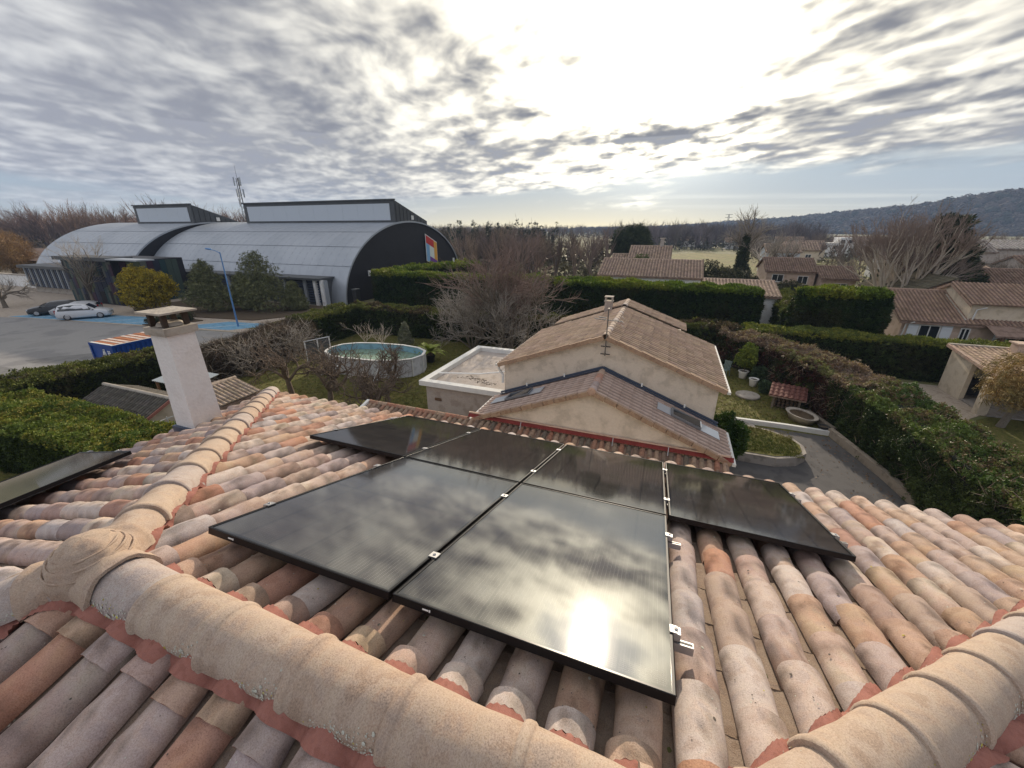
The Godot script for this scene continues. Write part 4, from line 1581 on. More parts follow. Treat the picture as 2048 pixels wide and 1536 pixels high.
# crown points in overlapping ellipsoids [centre, radii]; leaf tufts mostly near their surface
func crown(parent: Node3D, balls: Array, n: int, kind: int, size: float, cols: Array, mat: Material = null, called := "crown"):
	var total := 0.0
	for q in balls: total += q[1].x * q[1].y
	var xfs := []
	var cc := []
	noise.seed = int(balls[0][0].length() * 10.0); noise.frequency = .9; noise.fractal_octaves = 3
	for q in balls:
		var m := int(n * q[1].x * q[1].y / total)
		for k in m:
			var d := Vector3(rng.randfn(), rng.randfn(), rng.randfn()).normalized()
			var g := noise.get_noise_3dv(q[0] + d * 1.4 * q[1].x)
			if g < -.22 and rng.randf() < .75: continue
			var r := pow(rng.randf(), .28) * (1.0 + g * .45)
			var pos: Vector3 = q[0] + d * r * q[1]
			var nr := d + Vector3(0, .5, 0)
			xfs.append(Transform3D(face_out(nr, size * rng.randf_range(.65, 1.35)), pos))
			var pick := g * 1.2 + .5 + rng.randf_range(-.35, .35)
			cc.append(shade(cols[clampi(int(pick * cols.size()), 0, cols.size() - 1)]))
	many(called, leaf_clump(kind), mat if mat else M.leaf, xfs, cc, parent)


# a bare tree: trunk and limbs in one B, twigs in the other
func grow(limb: B, twig: B, p: Vector3, dir: Vector3, len: float, rad: float, lv: int, o: Dictionary):
	var segs := 3 if lv >= 2 else 2
	var pts := PackedVector3Array([p])
	var rs := PackedFloat32Array([rad])
	var d := dir
	var q := p
	var wob: float = o.get("wobble", .18)
	for i in segs:
		d = (d + Vector3(rng.randfn(), rng.randfn(), rng.randfn()) * wob + Vector3.UP * o.get("lift", .08)).normalized()
		q += d * len / segs
		pts.append(q)
		rs.append(lerpf(rad, rad * o.get("taper", .62), (i + 1.0) / segs))
	var b := limb if lv >= o.get("cut", 2) else twig
	b.tube(pts, rs, 7 if lv >= 3 else (5 if lv == 2 else 3))
	if lv == 0: return
	var n: int = o.get("split", 4)
	if lv == 1: n = o.get("twigs", n)
	for k in n:
		var f := rng.randf_range(o.get("from", .35), 1.0) if k > 0 else 1.0
		var i := clampi(int(f * segs), 0, segs - 1)
		var at := pts[i].lerp(pts[i + 1], f * segs - i)
		var side := d.cross(Vector3(rng.randfn(), rng.randfn(), rng.randfn())).normalized()
		var nd := (d + side * rng.randf_range(o.get("open", .6) * .6, o.get("open", .6) * 1.3)).normalized()
		grow(limb, twig, at, nd, len * o.get("ratio", .68) * rng.randf_range(.75, 1.2), rad * o.get("thin", .5) * rng.randf_range(.85, 1.1), lv - 1, o)


func bare_tree(called: String, label: String, at: Vector3, trunk: float, rad: float, stems: int, lv: int, o: Dictionary, bark: Material, twig_mat: Material, group := "", category := "tree") -> Node3D:
	var t := thing(called, label, category, at, 0, group)
	var limb := B.new()
	var twig := B.new()
	if stems == 1:
		var top := Vector3(rng.randf_range(-.1, .1), trunk, rng.randf_range(-.1, .1))
		limb.tube(PackedVector3Array([Vector3(0, -.1, 0), Vector3(0, trunk * .12, 0), top * .6, top]), PackedFloat32Array([rad * 1.5, rad * 1.1, rad * .95, rad * .8]), 9)
		for k in o.get("first", 4):
			var a: float = TAU * k / o.get("first", 4) + rng.randf_range(-.4, .4)
			var sp: float = o.get("spread", .8)
			grow(limb, twig, top * rng.randf_range(.75, 1.0), Vector3(cos(a) * sp, 1, sin(a) * sp).normalized(), o.get("len", trunk) * rng.randf_range(.8, 1.15), rad * .62, lv, o)
		if o.get("leader", false): grow(limb, twig, top, Vector3.UP, o.get("len", trunk) * 1.2, rad * .75, lv, o)
	else:
		for k in stems:
			var a := TAU * k / stems + rng.randf_range(-.4, .4)
			var sp: float = o.get("spread", .8) * rng.randf_range(.25, 1.1)
			var foot := Vector3(cos(a), 0, sin(a)) * rad * 2.0
			grow(limb, twig, foot, Vector3(cos(a) * sp, 1, sin(a) * sp).normalized(), o.get("len", trunk) * rng.randf_range(.8, 1.15), rad * rng.randf_range(.7, 1.1), lv, o)
	piece("trunk", limb.done(), bark, t)
	tag(piece("twigs", twig.done(), twig_mat, t), "", "", "", "stuff")
	return t


# ---------------------------------------------------------------- gardens
func gardens():
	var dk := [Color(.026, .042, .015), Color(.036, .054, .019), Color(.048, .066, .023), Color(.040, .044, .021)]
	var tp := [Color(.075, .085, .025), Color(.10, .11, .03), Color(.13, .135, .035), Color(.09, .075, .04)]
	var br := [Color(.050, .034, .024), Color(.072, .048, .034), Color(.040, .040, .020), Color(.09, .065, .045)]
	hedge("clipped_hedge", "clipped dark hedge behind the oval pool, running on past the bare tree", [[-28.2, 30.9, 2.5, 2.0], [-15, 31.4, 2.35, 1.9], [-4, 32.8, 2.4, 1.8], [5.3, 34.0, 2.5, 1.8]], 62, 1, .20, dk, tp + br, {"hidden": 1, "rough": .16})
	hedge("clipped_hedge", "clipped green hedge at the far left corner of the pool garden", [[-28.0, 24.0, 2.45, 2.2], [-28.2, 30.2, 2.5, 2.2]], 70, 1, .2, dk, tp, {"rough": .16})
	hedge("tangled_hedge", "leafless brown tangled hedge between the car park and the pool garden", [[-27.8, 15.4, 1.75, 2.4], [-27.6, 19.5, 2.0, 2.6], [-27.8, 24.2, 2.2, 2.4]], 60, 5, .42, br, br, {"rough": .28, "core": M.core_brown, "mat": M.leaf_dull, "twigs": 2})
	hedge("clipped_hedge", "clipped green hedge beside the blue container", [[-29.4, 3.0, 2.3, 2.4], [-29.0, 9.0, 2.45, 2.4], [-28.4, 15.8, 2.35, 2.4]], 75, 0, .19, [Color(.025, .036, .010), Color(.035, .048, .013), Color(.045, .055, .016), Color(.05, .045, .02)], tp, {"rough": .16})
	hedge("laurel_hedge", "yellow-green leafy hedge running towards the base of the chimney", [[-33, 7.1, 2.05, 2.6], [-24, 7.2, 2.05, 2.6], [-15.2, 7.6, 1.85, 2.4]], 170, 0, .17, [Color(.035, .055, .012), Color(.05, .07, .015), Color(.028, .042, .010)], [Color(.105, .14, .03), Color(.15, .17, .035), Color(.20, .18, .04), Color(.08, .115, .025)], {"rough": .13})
	hedge("photinia_hedge", "red-brown leafy hedge behind the white pots and the small shed", [[4.7, 33.0, 2.3, 2.0], [7.4, 29.5, 2.35, 2.2], [9.2, 25.0, 2.35, 2.3], [9.7, 22.4, 2.35, 2.3]], 120, 0, .19, [Color(.030, .042, .016), Color(.038, .045, .018), Color(.07, .026, .022), Color(.045, .028, .02)], [Color(.21, .145, .115), Color(.27, .215, .17), Color(.14, .085, .065), Color(.16, .16, .075)], {"rough": .22, "hidden": 1, "twigs": 16})  # top set lightened, leaf sheen painted into the colour
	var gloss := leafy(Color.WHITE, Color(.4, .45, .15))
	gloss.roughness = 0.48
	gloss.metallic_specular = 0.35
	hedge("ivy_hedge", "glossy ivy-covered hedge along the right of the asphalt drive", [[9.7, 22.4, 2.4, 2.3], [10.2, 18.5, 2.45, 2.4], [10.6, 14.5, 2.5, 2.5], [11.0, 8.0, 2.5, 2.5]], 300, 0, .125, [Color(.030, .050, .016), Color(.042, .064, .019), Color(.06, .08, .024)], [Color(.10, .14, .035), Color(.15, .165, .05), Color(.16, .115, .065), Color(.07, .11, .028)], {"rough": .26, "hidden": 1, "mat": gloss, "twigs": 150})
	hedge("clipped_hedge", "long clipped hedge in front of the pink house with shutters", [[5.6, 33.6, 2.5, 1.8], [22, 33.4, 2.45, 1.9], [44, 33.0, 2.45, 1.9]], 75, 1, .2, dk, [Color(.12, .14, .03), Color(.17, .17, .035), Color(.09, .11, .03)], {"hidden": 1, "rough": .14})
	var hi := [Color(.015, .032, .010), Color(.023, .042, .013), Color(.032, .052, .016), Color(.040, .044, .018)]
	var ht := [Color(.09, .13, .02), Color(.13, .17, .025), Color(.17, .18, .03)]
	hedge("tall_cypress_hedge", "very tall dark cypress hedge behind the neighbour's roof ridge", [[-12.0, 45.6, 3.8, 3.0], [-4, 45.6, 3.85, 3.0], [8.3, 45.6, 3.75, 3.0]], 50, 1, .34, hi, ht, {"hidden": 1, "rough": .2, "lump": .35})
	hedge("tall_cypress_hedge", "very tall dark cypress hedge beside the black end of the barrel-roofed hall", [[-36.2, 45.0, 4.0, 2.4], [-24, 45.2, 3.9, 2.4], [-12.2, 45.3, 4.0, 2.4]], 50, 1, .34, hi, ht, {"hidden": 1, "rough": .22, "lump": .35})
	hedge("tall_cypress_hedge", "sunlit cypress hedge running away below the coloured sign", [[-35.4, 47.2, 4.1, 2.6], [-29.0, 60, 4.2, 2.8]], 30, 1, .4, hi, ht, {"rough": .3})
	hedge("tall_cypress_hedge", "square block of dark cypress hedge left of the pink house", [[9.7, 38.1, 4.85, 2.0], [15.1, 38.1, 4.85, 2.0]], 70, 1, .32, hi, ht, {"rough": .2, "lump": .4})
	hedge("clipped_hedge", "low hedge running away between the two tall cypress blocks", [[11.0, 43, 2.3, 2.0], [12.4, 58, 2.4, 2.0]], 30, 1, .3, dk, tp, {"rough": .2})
	pool()
	garden_sheds()
	# raised round-ended lawn beside the drive, with a rendered kerb
	var rim := [[2.3, 17.4], [5.1, 17.4], [5.9, 17.75], [6.35, 18.3], [6.4, 19.0], [6.1, 19.7], [5.3, 20.2], [4, 20.5], [2.3, 20.5]]
	var inner := [[2.35, 17.55], [5.05, 17.55], [5.8, 17.87], [6.2, 18.38], [6.25, 19.0], [5.97, 19.58], [5.23, 20.05], [4, 20.34], [2.35, 20.34]]
	sheet("garden_kerb", rim, 0.42, M.kerb, 0.42)
	sheet("lawn", inner, 0.44, M.lawn, 0.02)
	var k1 := B.new()
	k1.bar(V(3.9, .12, 21.55), V(6.3, .12, 21.6), .16, .24)
	k1.bar(V(6.3, .12, 21.6), V(8.2, .12, 21.5), .16, .24)
	tag(piece("path_kerb", k1.done(), M.white_paint), "", "", "", "structure")
	sheet("stone_step", [[3.4, 20.7], [4.9, 20.75], [4.9, 21.4], [3.4, 21.4]], .10, M.kerb, .1)
	var wl := B.new()
	for q in [[8.15, 21.6, 8.95, 18.0], [8.95, 18.0, 9.55, 14.0], [9.55, 14.0, 9.75, 7.0]]:
		wl.bar(V(q[0], .18, q[1]), V(q[2], .18, q[3]), .22, .36)
	tag(piece("low_wall", wl.done(), surf(T.stain, .6, L(.33, .28, .225), .9)), "low rendered wall between the asphalt drive and the ivy hedge", "wall")
	# tufts of winter grass where the lawns are seen close enough
	var xfs := []
	var cols := []
	var areas := [[-26, -9.9, 12, 29.5, 9000, .006], [2.4, 6.1, 17.7, 20.2, 2600, .44], [2.6, 8.4, 21.8, 32, 5200, .006], [-32, -17, 1.5, 5.8, 3000, .006], [-9.5, 2.5, 21.2, 30, 1200, .006]]
	noise.seed = 66; noise.frequency = .35
	for a in areas:
		for k in a[4]:
			var p := V(rng.randf_range(a[0], a[1]), a[5], rng.randf_range(a[2], a[3]))
			var g := noise.get_noise_3dv(p)
			if g < -.25 and rng.randf() < .7: continue
			xfs.append(Transform3D(Basis(Vector3.UP, rng.randf() * TAU).scaled(Vector3(1, .6, 1) * rng.randf_range(.07, .16)), p))
			cols.append(shade(Color(.085, .10, .028).lerp(Color(.19, .15, .075), clampf(.45 - g * 1.3 + rng.randf_range(-.2, .2), 0, 1))))
	var gr := many("grass_tufts", leaf_clump(4), M.leaf, xfs, cols)
	tag(gr, "short winter grass and weeds on the lawns", "grass")


func pool_ring(k: float, n: float, grow_: float) -> Vector3:
	var a := TAU * k / n
	var c := cos(a)
	var s := sin(a)
	var p := Vector3(signf(c) * pow(absf(c), .78) * (3.62 + grow_), 0, signf(s) * pow(absf(s), .86) * (1.93 + grow_))
	return p.rotated(Vector3.UP, .10)


func pool():
	var o := thing("above_ground_pool", "oval above-ground pool with pale rim and green water", "pool", V(-18.75, 0, 22.05))
	var H := 1.25
	var N := 56
	var rows := []
	for q in [[0.0, 0.0], [H - .04, 0.0]]:
		var r := PackedVector3Array()
		for k in N: r.append(pool_ring(k, N, q[1]) + Vector3.UP * q[0])
		rows.append(r)
	var w := B.new()
	w.grid(rows, true, true)
	piece("wall", w.done(), surf(T.stain, .6, L(.60, .61, .63), .6), o)
	var li := B.new()
	var rows2 := []
	for q in [[.35, -.03], [H - .03, -.03]]:
		var r := PackedVector3Array()
		for k in N: r.append(pool_ring(k, N, q[1]) + Vector3.UP * q[0])
		rows2.append(r)
	li.grid(rows2, false, true)
	piece("liner", li.done(), surf(T.stain, .4, L(.24, .42, .52), .5), o)
	var wa := B.new()
	var ring := []
	for k in N: ring.append(pool_ring(N - k, N, -.03) + Vector3.UP * .78)
	for k in N: wa.tri(Vector3(0, .78, 0), ring[k], ring[(k + 1) % N])
	for i in range(0, wa.v.size(), 3):
		if (wa.v[i + 1] - wa.v[i]).cross(wa.v[i + 2] - wa.v[i]).y > 0:
			var s := wa.v[i + 1]; wa.v[i + 1] = wa.v[i + 2]; wa.v[i + 2] = s
	for i in wa.n.size(): wa.n[i] = Vector3.UP
	var wm := surf(T.stain, .35, L(.24, .34, .26), .15)
	piece("water", wa.done(), wm, o)
	var floats := []
	var fc := []
	for k in 420:
		var a := pool_ring(rng.randf() * N, N, -.2) * sqrt(rng.randf())
		floats.append(Transform3D(Basis(Vector3.UP, rng.randf() * TAU).scaled(Vector3.ONE * rng.randf_range(.03, .13)), a + Vector3.UP * .785))
		fc.append(shade(Color(.09, .10, .03) if rng.randf() < .6 else Color(.13, .08, .04)))
	many("floating_leaves", leaf_clump(3), M.leaf_dull, floats, fc, o)
	# rim boards and uprights
	var n := 14
	for k in n:
		var a := pool_ring(k, n, .04) + Vector3.UP * H
		var e := pool_ring(k + 1, n, .04) + Vector3.UP * H
		var b := B.new()
		b.bar(a, e, .17, .04)
		piece("rim_board", b.done(), M.white_paint, o)
		var p := B.new()
		p.bar(a - Vector3.UP * .02, Vector3(a.x, 0, a.z), .09, .06, Vector3(a.x, 0, a.z).normalized())
		piece("upright", p.done(), M.white_paint, o)
	for k in 5:
		var x := -2.45 + k * 1.02
		var b := B.new()
		b.bar(Vector3(x, .78, 1.93 - x * .1), Vector3(x - .06, .03, 2.52 - x * .1), .06, .06)
		b.bar(Vector3(x - .06, .03, 2.55 - x * .1), Vector3(x, .03, 1.95 - x * .1), .06, .04)
		piece("strut", b.done(), M.white, o)
	# screen with three posts beside the pool
	var s := thing("garden_screen", "dark slatted screen between white posts left of the pool", "screen", V(-23.95, 0, 22.0), 1.25)
	for k in 3:
		var p := B.new()
		p.cube(Vector3(-.92 + k * .92 - .035, 0, -.035), Vector3(-.92 + k * .92 + .035, 1.6, .035))
		piece("post", p.done(), M.white, s)
	for k in 9:
		for e in 2:
			var sl := B.new()
			sl.box(Vector3(-.46 + e * .92, .14 + k * .165, 0), Vector3(.84, .14, .02))
			piece("slat", sl.done(), M.zinc_dark, s)
	var tr := B.new()
	tr.box(Vector3(0, 1.63, 0), Vector3(1.95, .05, .12))
	piece("top_rail", tr.done(), M.zinc, s)
	# palm-like cycad in a pot, and the small grey-green conifer
	var c := thing("potted_cycad", "bright green cycad with arching fronds in a dark pot by the pool", "plant", V(-15.9, 0, 24.6))
	var pot := B.new()
	pot.lathe(Vector3.ZERO, [Vector2(.01, 0), Vector2(.26, 0), Vector2(.36, .5), Vector2(.40, .52), Vector2(.40, .58), Vector2(.34, .58), Vector2(.33, .5), Vector2(.01, .5)], 16)
	piece("pot", pot.done(), M.dark, c)
	var tk := B.new()
	tk.lathe(Vector3(0, .48, 0), [Vector2(.13, 0), Vector2(.15, .18), Vector2(.10, .3), Vector2(.01, .32)], 10)
	piece("trunk", tk.done(), M.bark, c)
	for k in 22:
		var f := B.new()
		var a := k * 2.4
		var el := .35 + .9 * (k % 5) / 5.0
		var d := Vector3(cos(a), 0, sin(a))
		var prev := Vector3(0, .75, 0)
		for i in 7:
			var t := (i + 1) / 7.0
			var p := Vector3(0, .75, 0) + d * (t * 1.35 * cos(el)) + Vector3.UP * (sin(el) * t * 1.45 - t * t * .6)
			var x := Vector3.UP.cross(d) * (.20 * sin(PI * (.15 + t * .8)) + .02)
			f.quad(prev - x * .9 + Vector3.UP * .03, prev, p, p - x + Vector3.UP * .03)
			f.quad(prev, prev + x * .9 + Vector3.UP * .03, p + x + Vector3.UP * .03, p)
			prev = p
		f.col = Color(.11, .15, .035)
		for i in f.c.size(): f.c[i] = Color(.24, .28, .06)
		piece("frond", f.done(true), M.leaf, c)
	var cy := thing("small_conifer", "small grey-green cone-shaped conifer behind the pool", "tree", V(-19.9, 0, 27.3))
	var st := B.new()
	st.tube(PackedVector3Array([Vector3(0, 0, 0), Vector3(0, 1.7, 0)]), PackedFloat32Array([.05, .02]), 6)
	piece("trunk", st.done(), M.bark, cy)
	crown(cy, [[Vector3(0, .55, 0), Vector3(.62, .5, .62)], [Vector3(0, 1.05, 0), Vector3(.45, .45, .45)], [Vector3(.02, 1.6, 0), Vector3(.22, .5, .22)]], 900, 1, .17, [Color(.17, .18, .13), Color(.23, .23, .17), Color(.12, .135, .09)], M.leaf_dull)


func garden_sheds():
	var o := thing("garden_shed", "small cream shed with mossy grey tiled roof behind the chimney", "shed", V(-22.6, 0, 10.0))
	var b := B.new()
	var p := PackedVector2Array([Vector2(-1.0, 0), Vector2(1.0, 0), Vector2(1.0, 1.72), Vector2(0, 2.15), Vector2(-1.0, 1.72)])
	b.prism(Vector3(-2.3, 0, 0), Vector3(0, 0, -1), Vector3.UP, p, 4.6)
	piece("wall", b.done(), M.render_cream, o)
	var mossy := surf(T.old, .8, L(.13, .125, .115), .95, T.tile_n, 1.0)
	mossy.vertex_color_use_as_albedo = true
	var rf := B.new()
	for s: float in [-1.0, 1.0]:
		if s > 0: rf.quad(Vector3(-2.5, 1.66, 1.2), Vector3(2.5, 1.66, 1.2), Vector3(2.5, 2.2, 0), Vector3(-2.5, 2.2, 0))
		else: rf.quad(Vector3(-2.5, 2.2, 0), Vector3(2.5, 2.2, 0), Vector3(2.5, 1.66, -1.2), Vector3(-2.5, 1.66, -1.2))
	var roof := piece("roof", rf.done(), M.roof_dark, o)
	lay_tiles(roof, Vector3(-2.5, 2.2, 0), Vector3.RIGHT, Vector3(0, 0, 1), 5.0, 1.2, .54, [mossy], false, .2, .33)
	lay_tiles(roof, Vector3(-2.5, 2.2, 0), Vector3.RIGHT, Vector3(0, 0, -1), 5.0, 1.2, .54, [mossy], false, .2, .33)
	var rd := B.new()
	rd.tube(PackedVector3Array([Vector3(-2.55, 2.23, 0), Vector3(2.55, 2.23, 0)]), PackedFloat32Array([.085, .085]), 8, true)
	piece("ridge_beam", rd.done(), M.concrete, roof)
	var fb := B.new()
	fb.bar(Vector3(2.52, 2.17, .03), Vector3(2.52, 1.63, 1.22), .05, .12)
	piece("barge_board", fb.done(), M.flash, o)
	var tr := B.new()
	for k in 5:
		tr.bar(Vector3(2.7, .3 + k * .3, -1.0), Vector3(2.7, .3 + k * .3, 1.0), .03, .03)
		tr.bar(Vector3(2.72, .1, -1.0 + k * .5), Vector3(2.72, 1.6, -1.0 + k * .5), .03, .03)
	tr.bar(Vector3(2.74, .4, -1.0), Vector3(2.74, 1.5, 1.0), .03, .03); tr.bar(Vector3(2.74, 1.5, -1.0), Vector3(2.74, .4, 1.0), .03, .03)
	tag(piece("trellis", tr.done(), M.white_paint), "white trellis standing by the end of the mossy shed", "trellis").position = V(-22.6, 0, 10.0)
	var s2 := thing("sheet_roof_shelter", "low shelter with pale corrugated sheet roof behind the mossy shed", "shelter", V(-22.0, 0, 12.6))
	var sh := B.new()
	var rows := []
	for i in 2:
		var row := PackedVector3Array()
		for k in 41: row.append(Vector3(-2.9 + k * .075, 1.80 + .025 * cos(k * PI) + (.2 if i == 0 else 0.0), -.8 + i * 1.6))
		rows.append(row)
	sh.grid(rows, true)
	piece("corrugated_sheet", sh.done(), plain(L(.42, .46, .48), .4, .2), s2)
	for q in [[-2.7, -.7], [2.4, -.7], [-2.7, .7], [2.4, .7]]:
		var po := B.new()
		po.cube(Vector3(q[0] - .05, 0, q[1] - .05), Vector3(q[0] + .05, 1.72, q[1] + .05))
		piece("post", po.done(), M.wood, s2)
	house("lean_shed", "low shed with pale striped tile roof just right of the chimney", -21.9, -18.8, 11.2, 13.0, 1.62, 2.05, "d", M.render_cream, surf(T.old, .8, L(.46, .38, .31), .95), [], Vector2(.2, .4), .15).set_meta("category", "shed")


# ---------------------------------------------------------------- barrel-roofed halls
func vault(called: String, label: String, u0: float, u1: float, d0: float, light0: float, light1: float):
	var A := 16.0
	var H := 10.4
	var o := thing(called, label, "hall", V(u1, 0, d0 + A))
	var at := o.position
	var arc := func(k: float, grow_: float): return Vector3(0, sin(k) * (H + grow_), cos(k) * (A + grow_))
	var sh := B.new()
	var rows := []
	for i in 2:
		var row := PackedVector3Array()
		for k in 49: row.append(V(u0 if i == 0 else u1 + .35, 0, d0 + A) - at + arc.call(PI * k / 48.0, 0.0))
		rows.append(row)
	sh.grid(rows, true)
	for k in 48:
		for e in [[u0, -1.0], [u1 + .35, 1.0]]:
			var c := V(e[0], 0, d0 + A) - at
			var a: Vector3 = c + arc.call(PI * k / 48.0, 0.0)
			var b: Vector3 = c + arc.call(PI * (k + 1) / 48.0, 0.0)
			var a2: Vector3 = c + arc.call(PI * k / 48.0, -.22)
			var b2: Vector3 = c + arc.call(PI * (k + 1) / 48.0, -.22)
			if e[1] > 0: sh.quad(a, a2, b2, b)
			else: sh.quad(a, b, b2, a2)
	var roof := piece("metal_roof", sh.done(), M.zinc, o)
	# standing seams following the curve, and the two long joints
	var seam := B.new()
	var n := int((u1 - u0) / 1.35)
	for i in n + 1:
		var u := lerpf(u0 + .1, u1 + .25, i / float(n))
		var p := PackedVector3Array()
		var r := PackedFloat32Array()
		for k in range(0, 31):
			p.append(V(u, 0, d0 + A) - at + arc.call(PI * k / 40.0, .004)); r.append(.014)
		seam.tube(p, r, 4)
	for k in [.47, .74, 1.02]:
		var q: Vector3 = arc.call(k, .015)
		seam.bar(V(u0, 0, d0 + A) - at + q, V(u1 + .3, 0, d0 + A) - at + q, .10, .02)
	piece("roof_seams", seam.done(), M.zinc, roof)
	for e in [u1 + .16, u0 + .4]:
		var eb := B.new()
		var outline := PackedVector2Array()
		for k in 33:
			var q: Vector3 = arc.call(PI * k / 32.0, -.10)
			outline.append(Vector2(q.z, q.y))
		eb.prism(V(e, 0, d0 + A) - at, Vector3(0, 0, 1), Vector3.UP, outline, .2)
		piece("end_wall", eb.done(), M.black_clad, o)
	# the long roof light on the crown: upright front, roof falling back to the vault
	var m := B.new()
	var y1 := 13.25
	var df := d0 + 12.6
	m.prism(V(light0, 0, 0) - at, Vector3(0, 0, -1), Vector3.UP, PackedVector2Array([Vector2(df, 9.0), Vector2(df + 8.6, 9.6), Vector2(df + 8.6, 10.45), Vector2(df, y1)]), light1 - light0)
	var mon := piece("roof_monitor", m.done(), M.zinc_dark, o)
	var w := light1 - light0
	var np := int(w / 3.0)
	for k in np:
		var f := B.new()
		f.box(V(light0 + .8 + (w - 1.6) * (k + .5) / np, 11.6, df - .03) - at, Vector3((w - 1.6) / np - .02, 2.3, .06))
		piece("monitor_panel", f.done(), plain(L(.50, .55, .61), .4, .1), mon)
	for k in 9:
		var f := B.new()
		var top := lerpf(y1, 10.45, (k + .4) / 9.0) - .25
		f.box(V(light1 + .02, (top + 9.8) / 2, df + .3 + k * .92) - at, Vector3(.05, top - 9.8, .05))
		piece("monitor_rib", f.done(), M.black_clad, mon)
	var vt := B.new()
	vt.box(V(light1 + .06, 10.9, df + 4.4) - at, Vector3(.08, .6, .6))
	piece("vent_cover", vt.done(), M.white, mon)
	var fp := B.new()
	fp.cube(V(light0 - .15, y1 - .05, df - .2) - at, V(light1 + .1, y1 + .12, df + .3) - at)
	piece("monitor_edge", fp.done(), M.zinc_dark, mon)


func barn():
	vault("barrel_vault_hall", "big hall with grey metal barrel roof and black end wall carrying the coloured sign", -79.2, -39.2, 41.4, -70, -39.15)
	vault("barrel_vault_hall", "second grey barrel-roofed hall, farther left behind the glazed entrance", -106.5, -79.7, 38.8, -95.5, -79.65)
	# low front strip of the right hall with louvred bays
	var s := thing("louvred_front", "low dark louvred front along the foot of the right barrel roof", "wall", V(-60, 0, 40.6))
	var at := s.position
	var b := B.new()
	b.cube(V(-78.5, 0, 40.2) - at, V(-41.2, 3.2, 43.5) - at)
	piece("wall", b.done(), M.zinc_dark, s)
	var ev := B.new()
	ev.cube(V(-79, 3.2, 39.5) - at, V(-41.0, 3.45, 43.6) - at)
	piece("eave_board", ev.done(), M.zinc_dark, s)
	for k in 11:
		var u := -77.2 + k * 3.5
		for j in 9:
			var sl := B.new()
			sl.box(V(u, .45 + j * .31, 40.12) - at, Vector3(2.7, .16, .12), Basis(Vector3.RIGHT, .5))
			piece("louvre_slat", sl.done(), M.slate, s)
		var p := B.new()
		p.cube(V(u + 1.5, 0, 40.0) - at, V(u + 1.95, 3.2, 40.2) - at)
		piece("pilaster", p.done(), M.zinc, s)
	for k in 2:
		var p := B.new()
		p.cube(V(-42.3 + k * 1.1, 0, 39.8) - at, V(-41.9 + k * 1.1, 3.2, 40.2) - at)
		piece("pillar", p.done(), M.render_white, s)
	# glazed entrance block of tinted panels
	var g := thing("glazed_entrance", "dark entrance block clad in tinted glass strips of green, blue and plum", "building", V(-70, 0, 34))
	at = g.position
	var gb := B.new()
	gb.cube(V(-75.9, 0, 30.7) - at, V(-65.0, 5.5, 39) - at)
	piece("wall", gb.done(), M.black_clad, g)
	var gt := B.new()
	gt.cube(V(-76.4, 5.5, 30.1) - at, V(-64.6, 5.95, 33) - at)
	piece("fascia", gt.done(), M.zinc_dark, g)
	var cn := B.new()
	cn.cube(V(-64.6, 5.7, 30.1) - at, V(-58.5, 5.85, 32) - at)
	piece("canopy", cn.done(), M.zinc, g)
	var tints := []
	for c in [[.10, .14, .12], [.05, .06, .09], [.16, .17, .15], [.05, .10, .11], [.09, .05, .08], [.03, .03, .04], [.13, .15, .09], [.06, .07, .12]]:
		var m := plain(L(c[0] * .6, c[1] * .6, c[2] * .6), .4)
		m.metallic_specular = .2
		tints.append(m)
	for k in 20:
		var y := .15
		while y < 5.4:
			var hgt := minf(rng.randf_range(.7, 2.0), 5.45 - y)
			var p := B.new()
			p.box(V(-75.6 + k * .545, y + hgt / 2, 30.66) - at, Vector3(.51, hgt - .04, .05 + .03 * (k % 2)))
			piece("glass_panel", p.done(), tints[rng.randi() % 8], g)
			y += hgt
	for k in 10:
		var p := B.new()
		p.box(V(-64.96, 2.7, 31.1 + k * .75) - at, Vector3(.05, 5.3, .7))
		piece("glass_panel", p.done(), tints[rng.randi() % 8], g)
	var lw := thing("grey_side_wing", "low grey wing of ribbed boards at the left end of the halls", "building", V(-84, 0, 36))
	at = lw.position
	var lb := B.new()
	lb.cube(V(-93.5, .9, 33.2) - at, V(-76, 3.7, 40) - at)
	piece("wall", lb.done(), M.zinc_dark, lw)
	var pl := B.new()
	pl.cube(V(-93.2, 0, 33.6) - at, V(-76, .9, 40) - at)
	piece("plinth", pl.done(), M.concrete, lw)
	var fa := B.new()
	fa.cube(V(-94.2, 3.7, 32.8) - at, V(-76, 4.1, 40) - at)
	piece("fascia", fa.done(), M.zinc_dark, lw)
	for k in 34:
		var p := B.new()
		p.box(V(-93.2 + k * .51, 2.3, 33.15) - at, Vector3(.22, 2.7, .12))
		piece("board", p.done(), [M.zinc, M.zinc_dark, M.slate][k % 3], lw)
	# coloured sign: four strips turning round a pale square
	var sg := thing("coloured_sign", "square sign of red, orange, purple and blue strips round a pale square", "sign", V(-38.78, 3.5, 62.9))
	# the whole sign leans into a parallelogram
	var lean := func(b: B) -> ArrayMesh:
		for i in b.v.size(): b.v[i].y += b.v[i].z * .40
		return b.done()
	var back := B.new()
	back.box(Vector3(0, 2.15, 0), Vector3(.06, 4.3, 3.5))
	piece("white_border", lean.call(back), M.white, sg)
	var cells := [["red_strip", Vector2(.48, 3.55), Vector2(2.3, 1.2), Color(.55, .03, .03)], ["orange_strip", Vector2(-1.18, 2.65), Vector2(.92, 3.0), Color(.72, .36, .05)], ["purple_strip", Vector2(-.50, .62), Vector2(2.3, 1.0), Color(.17, .05, .30)], ["blue_strip", Vector2(1.18, 1.52), Vector2(.92, 2.8), Color(.22, .42, .66)], ["pale_square", Vector2(0, 2.03), Vector2(1.36, 1.74), Color(.68, .74, .70)]]
